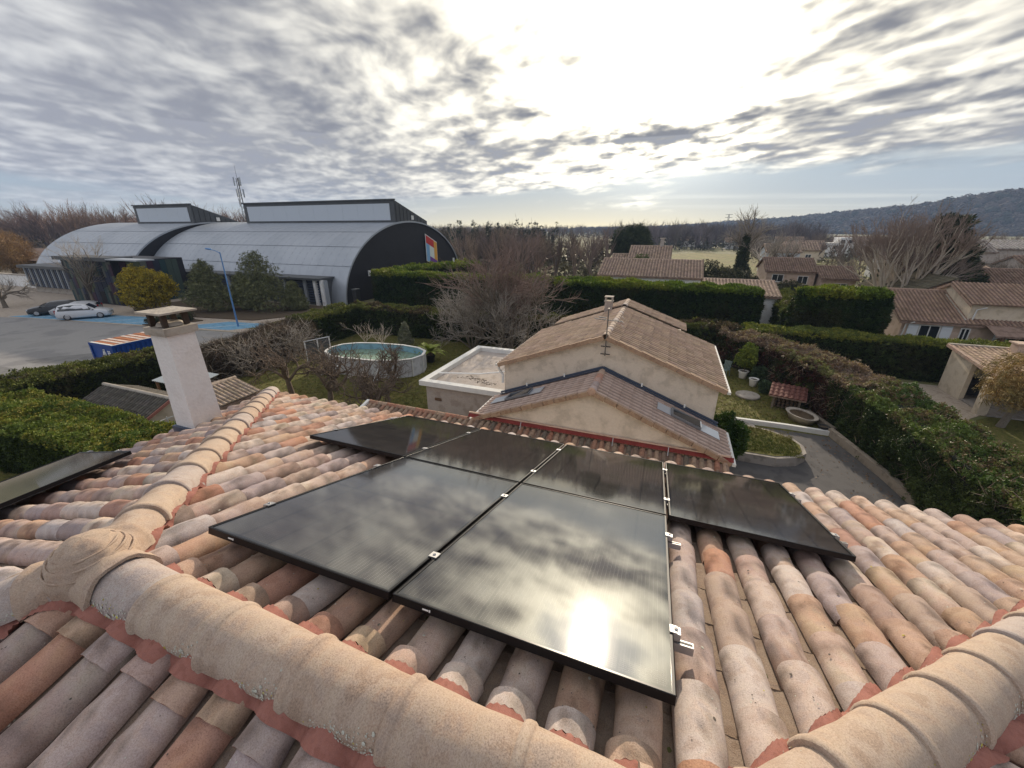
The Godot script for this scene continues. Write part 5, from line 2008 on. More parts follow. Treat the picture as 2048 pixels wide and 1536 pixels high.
	for c in cells:
		var p := B.new()
		p.box(Vector3(.05, c[1].y, c[1].x), Vector3(.05, c[2].y, c[2].x))
		piece(c[0], lean.call(p), plain(L(c[3].r, c[3].g, c[3].b), .5), sg)
	for q in [[46.5, 3.2], [47.8, 3.3], [70.5, 3.4]]:
		var w := thing("wall_lamp", ["white box lamp low on the black end wall, nearest the roof edge", "white box lamp on the black end wall above the hedge", "white box lamp on the black end wall right of the sign"][[46.5, 47.8, 70.5].find(q[0])], "lamp", V(-38.9, q[1], q[0]), 0, "box lamps on the black end wall")
		var bx := B.new()
		bx.box(Vector3(.08, .35, 0), Vector3(.2, .75, .34))
		piece("housing", bx.done(), M.white, w)
		var ar := B.new()
		ar.box(Vector3(-.03, .35, 0), Vector3(.1, .2, .2))
		piece("bracket", ar.done(), M.dark, w)


# ---------------------------------------------------------------- car park
func car(called: String, label: String, at: Vector3, turn: float, paint: Color, tall := 1.62, len := 4.45) -> Node3D:
	var o := thing(called, label, "car", at, turn, "cars on the blue parking bays")
	# stations along the car, front at +x: [x, sill, belt height, half width, roof height (0: none), roof half width]
	var l := len / 2
	var st := [[l, .34, .56, .52, .62, .44], [l * .965, .24, .66, .70, .74, .62], [l * .86, .20, .76, .84, .86, .72], [l * .62, .19, .86, .89, .97, .76], [l * .46, .19, .90, .90, 1.05, .74], [l * .20, .19, .93, .90, tall - .18, .64], [l * .02, .19, .95, .90, tall - .04, .63], [-l * .3, .19, .97, .90, tall, .64], [-l * .62, .19, .98, .90, tall - .03, .63], [-l * .86, .20, .98, .88, tall - .14, .60], [-l * .96, .24, .95, .84, tall - .52, .70], [-l, .34, .85, .78, .92, .66]]
	var rows := []
	for s in st:
		var w: float = s[3]
		rows.append(PackedVector3Array([Vector3(s[0], s[1], 0), Vector3(s[0], s[1], w * .9), Vector3(s[0], s[1] + .12, w), Vector3(s[0], (s[1] + s[2]) / 2, w * 1.01), Vector3(s[0], s[2], w * .985), Vector3(s[0], lerpf(s[2], s[4], .5), lerpf(w, s[5], .42)), Vector3(s[0], s[4] - .03, s[5]), Vector3(s[0], s[4] + .02, s[5] * .6), Vector3(s[0], s[4] + .035, 0),
			Vector3(s[0], s[4] + .02, -s[5] * .6), Vector3(s[0], s[4] - .03, -s[5]), Vector3(s[0], lerpf(s[2], s[4], .5), -lerpf(w, s[5], .42)), Vector3(s[0], s[2], -w * .985), Vector3(s[0], (s[1] + s[2]) / 2, -w * 1.01), Vector3(s[0], s[1] + .12, -w), Vector3(s[0], s[1], -w * .9)]))
	var b := B.new()
	b.grid(rows, false, true)
	b.poly([rows[0][1], rows[0][2], rows[0][3], rows[0][4], rows[0][6], rows[0][10], rows[0][12], rows[0][13], rows[0][14], rows[0][15]])
	b.poly([rows[11][15], rows[11][14], rows[11][13], rows[11][12], rows[11][10], rows[11][6], rows[11][4], rows[11][3], rows[11][2], rows[11][1]])
	var pm := plain(paint, .3, .25)
	pm.clearcoat_enabled = true
	pm.clearcoat = .7
	piece("body", b.done(), pm, o)
	# glass lies a little proud of the body between belt and roof
	for s: float in [-1.0, 1.0]:
		var g := B.new()
		for i in range(4, 9):
			var q := func(k: int, f: float): return Vector3(st[k][0], lerpf(st[k][2] + .03, st[k][4] - .06, f), s * (lerpf(st[k][3], st[k][5], f * .97) + .012))
			if i == 4:
				g.tri(q.call(4, 0.0), q.call(5, 1.0), q.call(5, 0.0)) if s < 0 else g.tri(q.call(4, 0.0), q.call(5, 0.0), q.call(5, 1.0))
				continue
			if s > 0: g.quad(q.call(i + 1, 0.0), q.call(i, 0.0), q.call(i, 1.0), q.call(i + 1, 1.0))
			else: g.quad(q.call(i, 0.0), q.call(i + 1, 0.0), q.call(i + 1, 1.0), q.call(i, 1.0))
		piece("side_window", g.done(), M.glass, o)
	var ws := B.new()
	ws.quad(Vector3(st[4][0] - .05, 1.05, -.66), Vector3(st[5][0] - .1, tall - .12, -.58), Vector3(st[5][0] - .1, tall - .12, .58), Vector3(st[4][0] - .05, 1.05, .66))
	for i in ws.v.size(): ws.v[i] += Vector3(.05, .035, 0)
	piece("windscreen", ws.done(), M.glass, o)
	var rw := B.new()
	rw.quad(Vector3(-l * .965 - .02, 1.05, .62), Vector3(-l * .90 - .03, tall - .2, .54), Vector3(-l * .90 - .03, tall - .2, -.54), Vector3(-l * .965 - .02, 1.05, -.62))
	piece("rear_window", rw.done(), M.glass, o)
	for s: float in [-1.0, 1.0]:
		var tl := B.new()
		tl.box(Vector3(-l * .975, .92, s * .72), Vector3(.12, .34, .18))
		piece("tail_light", tl.done(), plain(L(.30, .01, .012), .25), o)
		var hl := B.new()
		hl.box(Vector3(l * .93, .70, s * .63), Vector3(.22, .13, .26), Basis(Vector3.UP, -s * .4))
		piece("headlight", hl.done(), plain(L(.60, .62, .63), .15), o)
		var mi := B.new()
		mi.box(Vector3(l * .36, 1.02, s * .99), Vector3(.12, .13, .18))
		piece("mirror", mi.done(), pm, o)
		for x in [l * .60, -l * .60]:
			var t := B.new()
			t.lathe(Vector3.ZERO, [Vector2(.14, -.10), Vector2(.29, -.11), Vector2(.325, -.07), Vector2(.325, .07), Vector2(.29, .11), Vector2(.20, .10)], 20)
			var wh := piece("wheel", t.done(), M.dark, o, Transform3D(Basis(Vector3.RIGHT, PI / 2 * s), Vector3(x, .325, s * .80)))
			var r := B.new()
			r.lathe(Vector3.ZERO, [Vector2(.21, .085), Vector2(.20, .115), Vector2(.05, .10), Vector2(.001, .11)], 15)
			piece("rim", r.done(), M.alu, wh)
	var pl := B.new()
	pl.box(Vector3(l + .005, .48, 0), Vector3(.02, .11, .5))
	pl.box(Vector3(-l - .005, .62, 0), Vector3(.02, .11, .5))
	piece("number_plate", pl.done(), M.white, o)
	return o


func parking():
	# blue bays with white lines between them
	var x0 := V(-69.5, 0, 21.9)
	var along := (V(-40, 0, 26.2) - x0).normalized()
	var into := (V(2.5, 0, 3.2)).normalized()
	for k in 9:
		if k == 6: continue
		var a := x0 + along * (k * 3.35)
		var p := []
		for q in [[.08, 0], [3.25, 0], [3.25, 4.6], [.08, 4.6]]:
			var w: Vector3 = a + along * q[0] + into * q[1]
			p.append([w.x, -w.z])
		sheet("blue_parking_bay", p, .016, M.blue_paint)
		p = []
		for q in [[-.06, 0], [.08, 0], [.08, 4.6], [-.06, 4.6]]:
			var w: Vector3 = a + along * q[0] + into * q[1]
			p.append([w.x, -w.z])
		sheet("painted_line", p, .020, M.white_paint)
	var turn := atan2(3.2, 2.5)
	car("parked_car", "white estate car parked with its tail towards the road", V(-60.1, .016, 24.7), turn, L(.62, .63, .65), 1.62, 4.4)
	car("parked_car", "silver car nosing out between the black and the white car", V(-63.2, .016, 25.3), turn + PI, L(.33, .34, .36), 1.5, 4.2)
	car("parked_car", "black car at the left end of the parked row", V(-66.3, .016, 24.7), turn + PI, L(.015, .015, .018), 1.48, 4.3)
	# planted strip with kerb in front of the hall
	sheet("planted_strip", [[-58.5, 28.4], [-50, 29.0], [-41.5, 30.2], [-39.6, 33], [-39.6, 39.5], [-62, 38.8], [-62, 30]], .10, M.soil, .1)
	sheet("planted_strip", [[-50.2, 24.6], [-48.4, 24.5], [-46.4, 28.2], [-48.6, 28.4]], .10, M.soil, .1)
	sheet("grass_verge", [[-39, 27.4], [-29.8, 27.4], [-29.8, 38], [-38.6, 39]], .014, M.lawn)
	hedge("low_shrubs", "low dark shrubs in the bed between the blue bays", [[-49.4, 24.9, .7, 1.3], [-47.6, 27.9, .8, 1.5]], 60, 0, .16, [Color(.035, .045, .02), Color(.05, .05, .03)], [Color(.06, .065, .03)], {"category": "shrubs", "rough": .3})
	# older patches and tar seams in the tarmac
	var old_tar := surf(T.asphalt, 0.2, L(.19, .185, .18), 0.92)
	for q in [[-48, 10, 9, 2.2, .2], [-62, 14, 6, 3.0, .35], [-40, 16.5, 5, 1.6, .5], [-80, 9, 14, 2.4, .1], [-53, 3, 12, 1.8, -.1]]:
		var pts := []
		for k in 10:
			var a := TAU * k / 10.0
			var w := Vector2(cos(a) * q[2] * rng.randf_range(.8, 1.1), sin(a) * q[3] * rng.randf_range(.8, 1.1)).rotated(q[4])
			pts.append([q[0] + w.x, q[1] + w.y])
		sheet("tarmac_patch", pts, .012, old_tar)
	# blue lamp post
	var o := thing("blue_lamp_post", "tall bright blue lamp post with a single arm beside the parking bays", "lamp post", V(-40.4, 0, 27.7))
	var p := B.new()
	p.tube(PackedVector3Array([Vector3.ZERO, Vector3(0, 3.5, 0), Vector3(0, 7.2, 0)]), PackedFloat32Array([.085, .07, .05]), 10, true)
	var blue := plain(L(.08, .20, .42), .5)
	piece("pole", p.done(), blue, o)
	var a := B.new()
	a.tube(PackedVector3Array([Vector3(0, 7.1, 0), Vector3(-.5, 7.3, 0), Vector3(-1.15, 7.42, 0)]), PackedFloat32Array([.04, .035, .035]), 8, true)
	piece("arm", a.done(), blue, o)
	var hd := B.new()
	hd.lathe(Vector3.ZERO, [Vector2(.02, -.05), Vector2(.20, -.05), Vector2(.25, .0), Vector2(.20, .07), Vector2(.01, .10)], 14, Vector2(1.75, .75))
	piece("lamp_head", hd.done(), blue, o, Transform3D(Basis(Vector3(0, 0, 1), -.12), Vector3(-1.5, 7.46, 0)))
	# blue container with a rust and white striped roof
	var c := thing("shipping_container", "blue steel container with rust-striped white roof beside the hedge", "container", V(-32.8, 0, 15.75))
	var W := 2.44
	var Ln := 4.4
	var H := 2.55
	var cb := B.new()
	cb.cube(Vector3(-W / 2 + .06, .12, -Ln / 2 + .06), Vector3(W / 2 - .06, H - .06, Ln / 2 - .06))
	var cblue := surf(T.metal, .3, L(.012, .062, .27), .45)
	piece("body", cb.done(), cblue, c)
	for k in 15:
		for x in [-W / 2 + .05, W / 2 - .05]:
			var r := B.new()
			r.box(Vector3(x, 1.3, -Ln / 2 + .35 + k * .27), Vector3(.07, 2.2, .14))
			piece("wall_rib", r.done(), cblue, c)
	var fr := B.new()
	for x in [-W / 2 + .06, W / 2 - .06]:
		for z in [-Ln / 2 + .06, Ln / 2 - .06]: fr.cube(Vector3(x - .07, 0, z - .07), Vector3(x + .07, H, z + .07))
		fr.box(Vector3(x, H - .06, 0), Vector3(.12, .12, Ln)); fr.box(Vector3(x, .1, 0), Vector3(.12, .18, Ln))
	for z in [-Ln / 2 + .06, Ln / 2 - .06]:
		fr.box(Vector3(0, H - .07, z), Vector3(W - .26, .12, .11)); fr.box(Vector3(0, .1, z), Vector3(W - .26, .17, .11))
	piece("frame", fr.done(), cblue, c)
	var rt := B.new()
	rt.cube(Vector3(-W / 2 + .1, H - .06, -Ln / 2 + .1), Vector3(W / 2 - .1, H + .012, Ln / 2 - .1))
	var rf := piece("roof", rt.done(), M.rust, c)
	for k in 10:
		var r := B.new()
		r.box(Vector3(rng.randf_range(-.05, .05), H + .018, -Ln / 2 + .42 + k * .375), Vector3(W - .26, .03, .19))
		piece("roof_rib", r.done(), surf(T.stain, .9, L(.62, .52, .46), .7) if k % 3 != 1 else M.rust, rf)
	var lo := B.new()
	lo.cube(Vector3(-W / 2 + .1, H + .012, Ln / 2 - .16), Vector3(W / 2 - .1, H + .03, Ln / 2 - .02))
	lo.cube(Vector3(W / 2 - .10, H + .001, -Ln / 2 + .1), Vector3(W / 2 - .0, H + .02, Ln / 2 - .02))
	piece("roof_edge", lo.done(), M.white_paint, rf)
	# white emblem and small lettering on the end
	var em := B.new()
	var z := Ln / 2 - .035
	for q in [[.05, 1.98, .12, .46, -.30], [.22, 1.96, .10, .42, .30], [.13, 2.17, .22, .10, .2], [.15, 1.92, .18, .09, -.3], [.28, 1.74, .22, .12, .1]]:
		em.box(Vector3(q[0], q[1], z), Vector3(q[2], q[3], .02), Basis(Vector3(0, 0, 1), q[4]))
	piece("painted_emblem", em.done(), M.white, c)
	var le := B.new()
	for q in [[.56, 2.12], [.56, 2.01], [.56, 1.90], [.72, 2.12], [.72, 1.90], [.68, 2.01], [.78, 2.01]]:
		le.box(Vector3(q[0], q[1], z), Vector3(.10, .08, .02))
	piece("painted_mark", le.done(), M.white, c)
	# pale walls and a low brown building at the far left of the car park
	var w := thing("white_boundary_wall", "long white wall at the far left beyond the car park", "wall", V(-118, 0, 36))
	var wb := B.new()
	wb.cube(Vector3(-30, 0, -.2), Vector3(22, 1.9, .2))
	piece("wall", wb.done(), M.render_white, w)
	var cap := B.new()
	cap.cube(Vector3(-30.1, 1.9, -.3), Vector3(22.1, 2.05, .3))
	piece("coping", cap.done(), M.concrete, w)
	var lb := thing("low_brown_building", "low brown-roofed building behind the white wall", "building", V(-140, 0, 52))
	var bb := B.new()
	bb.cube(Vector3(-24, 0, -6), Vector3(26, 3.2, 6))
	piece("wall", bb.done(), M.render_cream, lb)
	var br := B.new()
	br.prism(Vector3(-25, 3.2, 0), Vector3(0, 0, -1), Vector3.UP, PackedVector2Array([Vector2(-7, 0), Vector2(7, 0), Vector2(0, 1.9)]), 52)
	piece("roof", br.done(), M.roof_brown, lb)


# ---------------------------------------------------------------- houses further off
# ridge along x ("x") or along -z ("d"); wins: [side, position along, height, width, tall, kind]
func house(called: String, label: String, u0: float, u1: float, d0: float, d1: float, eave: float, ridge: float, axis: String, wall: Material, roofm: Material, wins := [], tile := Vector2(.30, .45), over := .3) -> Node3D:
	var at := V((u0 + u1) / 2, 0, (d0 + d1) / 2)
	var h := thing(called, label, "house", at)
	var w := u1 - u0
	var d := d1 - d0
	var b := B.new()
	var drop := ridge - eave
	if axis == "x":
		b.prism(Vector3(-w / 2, 0, 0), Vector3(0, 0, -1), Vector3.UP, PackedVector2Array([Vector2(-d / 2, 0), Vector2(d / 2, 0), Vector2(d / 2, eave - .08), Vector2(0, ridge - .12), Vector2(-d / 2, eave - .08)]), w)
	else:
		b.prism(Vector3(0, 0, -d / 2), Vector3.RIGHT, Vector3.UP, PackedVector2Array([Vector2(-w / 2, 0), Vector2(w / 2, 0), Vector2(w / 2, eave - .08), Vector2(0, ridge - .12), Vector2(-w / 2, eave - .08)]), d)
	piece("wall", b.done(), wall, h)
	var half := (d if axis == "x" else w) / 2
	var k := drop / half
	var len := (w if axis == "x" else d) + over * 2
	var run := half + over
	var rm: StandardMaterial3D = roofm.duplicate()
	rm.vertex_color_use_as_albedo = true
	var along := Vector3.RIGHT if axis == "x" else Vector3(0, 0, -1)
	var top := -along * len / 2 + Vector3.UP * (ridge + .05)
	var rb := B.new()
	for s: float in [-1.0, 1.0]:
		var out := (Vector3(0, 0, 1) if axis == "x" else Vector3.RIGHT) * s
		var a := top - Vector3.UP * .06
		var e := a + out * run - Vector3.UP * (run * k)
		rb.quad(a, e, e + along * len, a + along * len)
		rb.quad(a, e, e - Vector3.UP * .16, a - Vector3.UP * .16)
		rb.quad(a + along * len, e + along * len, e + along * len - Vector3.UP * .16, a + along * len - Vector3.UP * .16)
		rb.quad(e, e - Vector3.UP * .14, e + along * len - Vector3.UP * .14, e + along * len)
	var roof := piece("roof", rb.done(), M.roof_brown, h)
	for s: float in [-1.0, 1.0]:
		var out := (Vector3(0, 0, 1) if axis == "x" else Vector3.RIGHT) * s
		lay_tiles(roof, top, along, out, len, run, run * k, [rm], false, tile.x, tile.y, "roof_tile", maxf(1.0, tile.x / .2))
	var rd := B.new()
	rd.tube(PackedVector3Array([top, top + along * len]), PackedFloat32Array([.12, .12]), 8, true)
	piece("ridge_tiles", rd.done(), roofm, roof)
	for q in wins:
		var n := Vector3(0, 0, 1)
		var o := Vector3(q[1], q[2], d / 2)
		if q[0] == "left": n = Vector3.LEFT; o = Vector3(-w / 2, q[2], q[1])
		if q[0] == "right": n = Vector3.RIGHT; o = Vector3(w / 2, q[2], q[1])
		opening(h, o, n, q[3], q[4], q[5])
	return h


func opening(h: Node3D, o: Vector3, n: Vector3, w: float, t: float, kind: String):
	var x := Vector3.UP.cross(n)
	var bs := Basis(x, Vector3.UP, n)
	if kind == "arch":
		var p := PackedVector2Array([Vector2(-w / 2, -t), Vector2(w / 2, -t)])
		for i in 9: p.append(Vector2(cos(PI * i / 8.0) * w / 2, sin(PI * i / 8.0) * w * .35))
		var b := B.new()
		b.prism(o + n * .01, x, Vector3.UP, p, .06)
		piece("arched_shutter", b.done(), plain(L(.07, .16, .27), .6), h)
		return
	var fr := B.new()
	for s: float in [-1.0, 1.0]:
		fr.box(o + x * (s * (w / 2 - .03)) + n * .03, Vector3(.07, t, .08), bs)
		fr.box(o + Vector3.UP * (s * (t / 2 - .03)) + n * .03, Vector3(w - .13, .07, .08), bs)
	fr.box(o + n * .03, Vector3(.06, t - .12, .07), bs)
	var f := piece("window", fr.done(), M.white_paint, h)
	var g := B.new()
	g.box(o + n * .012, Vector3(w - .1, t - .1, .03), bs)
	piece("pane", g.done(), M.glass, f)
	var sl := B.new()
	sl.box(o - Vector3.UP * (t / 2 + .05) + n * .08, Vector3(w + .2, .09, .2), bs)
	piece("sill", sl.done(), M.concrete, f)
	if kind == "shutters":
		for s: float in [-1.0, 1.0]:
			var b := B.new()
			b.box(o + x * (s * (w * .75 + .05)) + n * .05, Vector3(w / 2, t + .06, .05), bs)
			for e: float in [-.3, .3]: b.box(o + x * (s * (w * .75 + .05)) + n * .085 + Vector3.UP * (e * t), Vector3(w / 2 - .06, .09, .025), bs)
			piece("shutter", b.done(), plain(L(.60, .63, .66), .6), h)


func far_houses():
	house("white_house", "white house with long barrel-tile roof and blue arched shutters behind the tall hedge", -9.2, 3.7, 58, 68, 3.4, 5.15, "x", M.render_white, M.roof_canal, [["front", -5.0, 2.3, 1.7, 1.4, "arch"], ["front", -.9, 2.3, 1.6, 1.4, "arch"], ["front", 2.9, 2.3, 1.7, 1.4, "arch"]], Vector2(.39, .42))
	house("tiled_annex", "grey rendered annex with mottled tiles at the right end of the tall hedge", 3.9, 10.5, 48.3, 57, 2.85, 3.85, "x", M.render_white, M.roof_canal, [], Vector2(.34, .42))
	var hb := house("brown_roofed_house", "tan tiled house beyond the white one, a chimney on its roof", -8.0, -.6, 84, 95, 3.6, 6.0, "x", M.render_cream, M.roof_far, [], Vector2(.5, .5))
	var c := B.new()
	c.cube(Vector3(1.6, 5.4, -.4), Vector3(2.3, 7.4, .4)); c.cube(Vector3(1.45, 7.4, -.55), Vector3(2.45, 7.55, .55))
	piece("chimney", c.done(), M.render_grey, hb)
	house("brown_roofed_house", "small tan-roofed wing left of the chimneyed house", -11.4, -8.3, 86, 92, 3.2, 4.4, "x", M.render_cream, M.roof_far, [], Vector2(.5, .5))
	house("pink_house", "pink gabled house with brown roof in the middle distance, left of the big bare tree", 13.5, 19.7, 72, 80, 3.45, 5.0, "x", M.render_pink, M.roof_brown, [["front", -1.6, 2.4, 1.5, 1.1, "plain"], ["front", 1.6, 2.2, 1.3, 1.2, "plain"]])
	house("brown_roofed_house", "lower brown-roofed wing joined to the pink gabled house", 20.1, 24.0, 70, 77, 2.8, 4.1, "x", M.render_pink, M.roof_brown, [["front", .3, 1.6, 1.4, 1.1, "plain"]])
	house("pale_house", "two-storey pale blue house with tan roof above the pink one", 18.8, 25.0, 105, 112, 4.7, 6.1, "x", plain(L(.50, .55, .62), .9), M.roof_far, [["front", -1.5, 3.6, 1.2, 1.2, "plain"], ["front", 1.5, 3.6, 1.2, 1.2, "plain"]], Vector2(.5, .5))
	var m := thing("modern_white_house", "boxy modern white house far off below the hill", "house", V(52, 0, 182))
	for q in [[-4.5, 2.0, 4.6, 5.2], [1.5, 6.0, 6.4, 5.0], [6.5, 9.5, 4.2, 4.6]]:
		var b := B.new()
		b.cube(Vector3(q[0], 0, -4), Vector3(q[1], q[2], q[3] * .6))
		piece("wall", b.done(), M.render_white, m)
	for q in [[2.3, 5.1], [4.4, 5.1], [2.3, 3.4], [-2.5, 3.2], [0.3, 3.2]]:
		var b := B.new()
		b.box(Vector3(q[0], q[1], 3.2), Vector3(1.1, 1.1, .2))
		piece("window", b.done(), M.glass, m)
	house("pale_house", "white house with mottled tan hipped roof right of the dark conifer", 33.0, 39.6, 75, 85, 4.3, 5.5, "x", plain(L(.55, .58, .62), .9), M.roof_far, [["front", 1.8, 3.3, 1.6, 1.0, "plain"]], Vector2(.45, .5))
	house("pale_house", "grey-roofed house in the far village left of the long pale one", 48.5, 59.5, 112, 122, 5.0, 6.9, "x", M.render_grey, surf(T.old, .3, L(.40, .37, .35), .9), [], Vector2(.6, .6))
	house("pale_house", "long pale-roofed house at the right edge of the far village", 62.0, 78, 118, 130, 5.4, 6.9, "x", M.render_grey, surf(T.old, .3, L(.45, .44, .44), .9), [], Vector2(.6, .6))
	house("pale_house", "sandy house below the hill between bare trees", 36.0, 44.0, 158, 166, 3.6, 5.6, "x", M.render_cream, M.roof_far, [], Vector2(.6, .6))
	house("pale_house", "small far house with light roof on the meadow edge", 23.0, 31.0, 230, 238, 3.2, 5.0, "x", M.render_white, M.roof_far, [], Vector2(.6, .6))
	house("brown_roofed_house", "plain brown-roofed house behind the dark gable at right", 34.0, 50, 62, 69, 3.4, 4.85, "x", M.render_pink, M.roof_brown, [])
	house("dark_gable_house", "house with dark boarded gable and mossy roof behind the shuttered pink house", 23.3, 30.6, 55, 66, 2.6, 4.5, "d", M.wood, surf(T.old, .4, L(.16, .15, .11), .95), [])
	for q in [[41.5, 100, 7, 8, 3.0, 4.3, "low white house with tan roof between the dark conifer and the far village", 0], [60.5, 96, 9, 9, 3.2, 4.8, "pale house with brown roof nearest the right edge of the far village", 1], [30.5, 128, 8, 8, 4.2, 5.9, "cream two-storey house behind the pale stemmed tree", 2], [44.5, 205, 10, 9, 4.0, 6.0, "white house left of the boxy modern one", 0], [64, 196, 11, 9, 4.5, 6.4, "cream house right of the boxy modern one", 2], [78, 170, 12, 10, 4.2, 6.2, "white farmhouse at the foot of the hill", 0], [92, 150, 12, 10, 4.6, 6.4, "grey-walled house under the hill at the right edge", 1], [9, 250, 12, 8, 3.4, 5.2, "tiny white house at the far end of the meadow", 0]]:
		house("village_house", q[6], q[0] - q[2] / 2.0, q[0] + q[2] / 2.0, q[1], q[1] + q[3], q[4], q[5], "x", [M.render_white, M.render_grey, M.render_cream][q[7]], [M.roof_far, M.roof_brown, M.roof_far][q[7]], [["front", -1.5, q[4] * .6, 1.3, 1.2, "plain"], ["front", 1.8, q[4] * .6, 1.3, 1.2, "plain"]], Vector2(.6, .6)).set_meta("group", "houses of the far village")
	# the pink house with white shutters: a main body, a taller wing and a porch
	var tiles: StandardMaterial3D = surf(T.tile, .6, L(.32, .23, .185), .95, T.tile_n, .6)
	var p := house("pink_shuttered_house", "pink rendered house with brown tiles and pale shutters behind the right hedge", 17.0, 29.0, 39.0, 47.2, 2.85, 4.55, "x", M.render_pink, tiles, [["front", -4.3, 1.95, 1.25, 1.2, "shutters"], ["front", -2.25, 2.0, .55, .95, "plain"], ["front", .75, 1.95, 1.3, 1.15, "shutters"]], Vector2(.245, .36), .25)
	var at := p.position
	var w := B.new()
	w.prism(V(20.8, 0, 42.4) - at, Vector3(0, 0, -1), Vector3.UP, PackedVector2Array([Vector2(-3.0, 0), Vector2(3.0, 0), Vector2(3.0, 4.25), Vector2(0, 5.35), Vector2(-3.0, 4.25)]), 14.0)
	piece("wing_wall", w.done(), M.render_cream, p)
	var rb := B.new()
	for s: float in [-1.0, 1.0]:
		var a := V(20.6, 5.36, 42.4) - at
		var e := V(20.6, 4.16, 42.4 - s * 3.3) - at
		rb.quad(a, e, e + Vector3(14, 0, 0), a + Vector3(14, 0, 0))
		rb.quad(a, e, e - Vector3.UP * .2, a - Vector3.UP * .2)
	var wr := piece("wing_roof", rb.done(), M.roof_brown, p)
	var tv: StandardMaterial3D = tiles.duplicate()
	tv.vertex_color_use_as_albedo = true
	lay_tiles(wr, V(20.6, 5.40, 42.4) - at, Vector3.RIGHT, Vector3(0, 0, 1), 14, 3.3, 1.2, [tv], false)
	lay_tiles(wr, V(20.6, 5.40, 42.4) - at, Vector3.RIGHT, Vector3(0, 0, -1), 14, 3.3, 1.2, [tv], false)
	var fl := B.new()
	fl.bar(V(20.72, 4.42, 42.6) - at, V(20.72, 3.02, 39.2) - at, .22, .06)
	piece("flashing", fl.done(), M.concrete, p)
	for q in [[17.05, 38.9], [20.95, 39.3]]:
		var dp := B.new()
		var y := 2.75 if q[0] < 18 else 4.0
		dp.tube(PackedVector3Array([V(q[0] + .55, y, q[1] - .22) - at, V(q[0] + .15, y - .2, q[1]) - at, V(q[0] + .1, y - 1.2, q[1] + .02) - at, V(q[0] + .1, 0.3 if q[0] < 18 else 3.0, q[1] + .02) - at]), PackedFloat32Array([.05, .05, .05, .05]), 7)
		piece("downpipe", dp.done(), M.white_paint, p)
	var po := B.new()
	po.quad(V(21.6, 2.85, 38.8) - at, V(21.6, 2.35, 37.4) - at, V(29, 2.35, 37.4) - at, V(29, 2.85, 38.8) - at)
	po.quad(V(21.6, 2.35, 37.4) - at, V(21.6, 2.22, 37.4) - at, V(29, 2.22, 37.4) - at, V(29, 2.35, 37.4) - at)
	piece("porch_roof", po.done(), M.roof_brown, p)
	var wd := B.new()
	wd.cube(V(22.0, 0, 37.6) - at, V(22.16, 2.3, 37.45) - at)
	wd.bar(V(22.1, 1.3, 38.9) - at, V(22.1, 2.25, 37.6) - at, .1, .1)
	wd.bar(V(22.1, 1.45, 37.5) - at, V(22.9, 2.25, 37.5) - at, .1, .1)
	wd.bar(V(21.0, .95, 37.6) - at, V(22.8, .95, 37.6) - at, .08, .08)
	piece("porch_timber", wd.done(), M.wood, p)
	summer_kitchen()


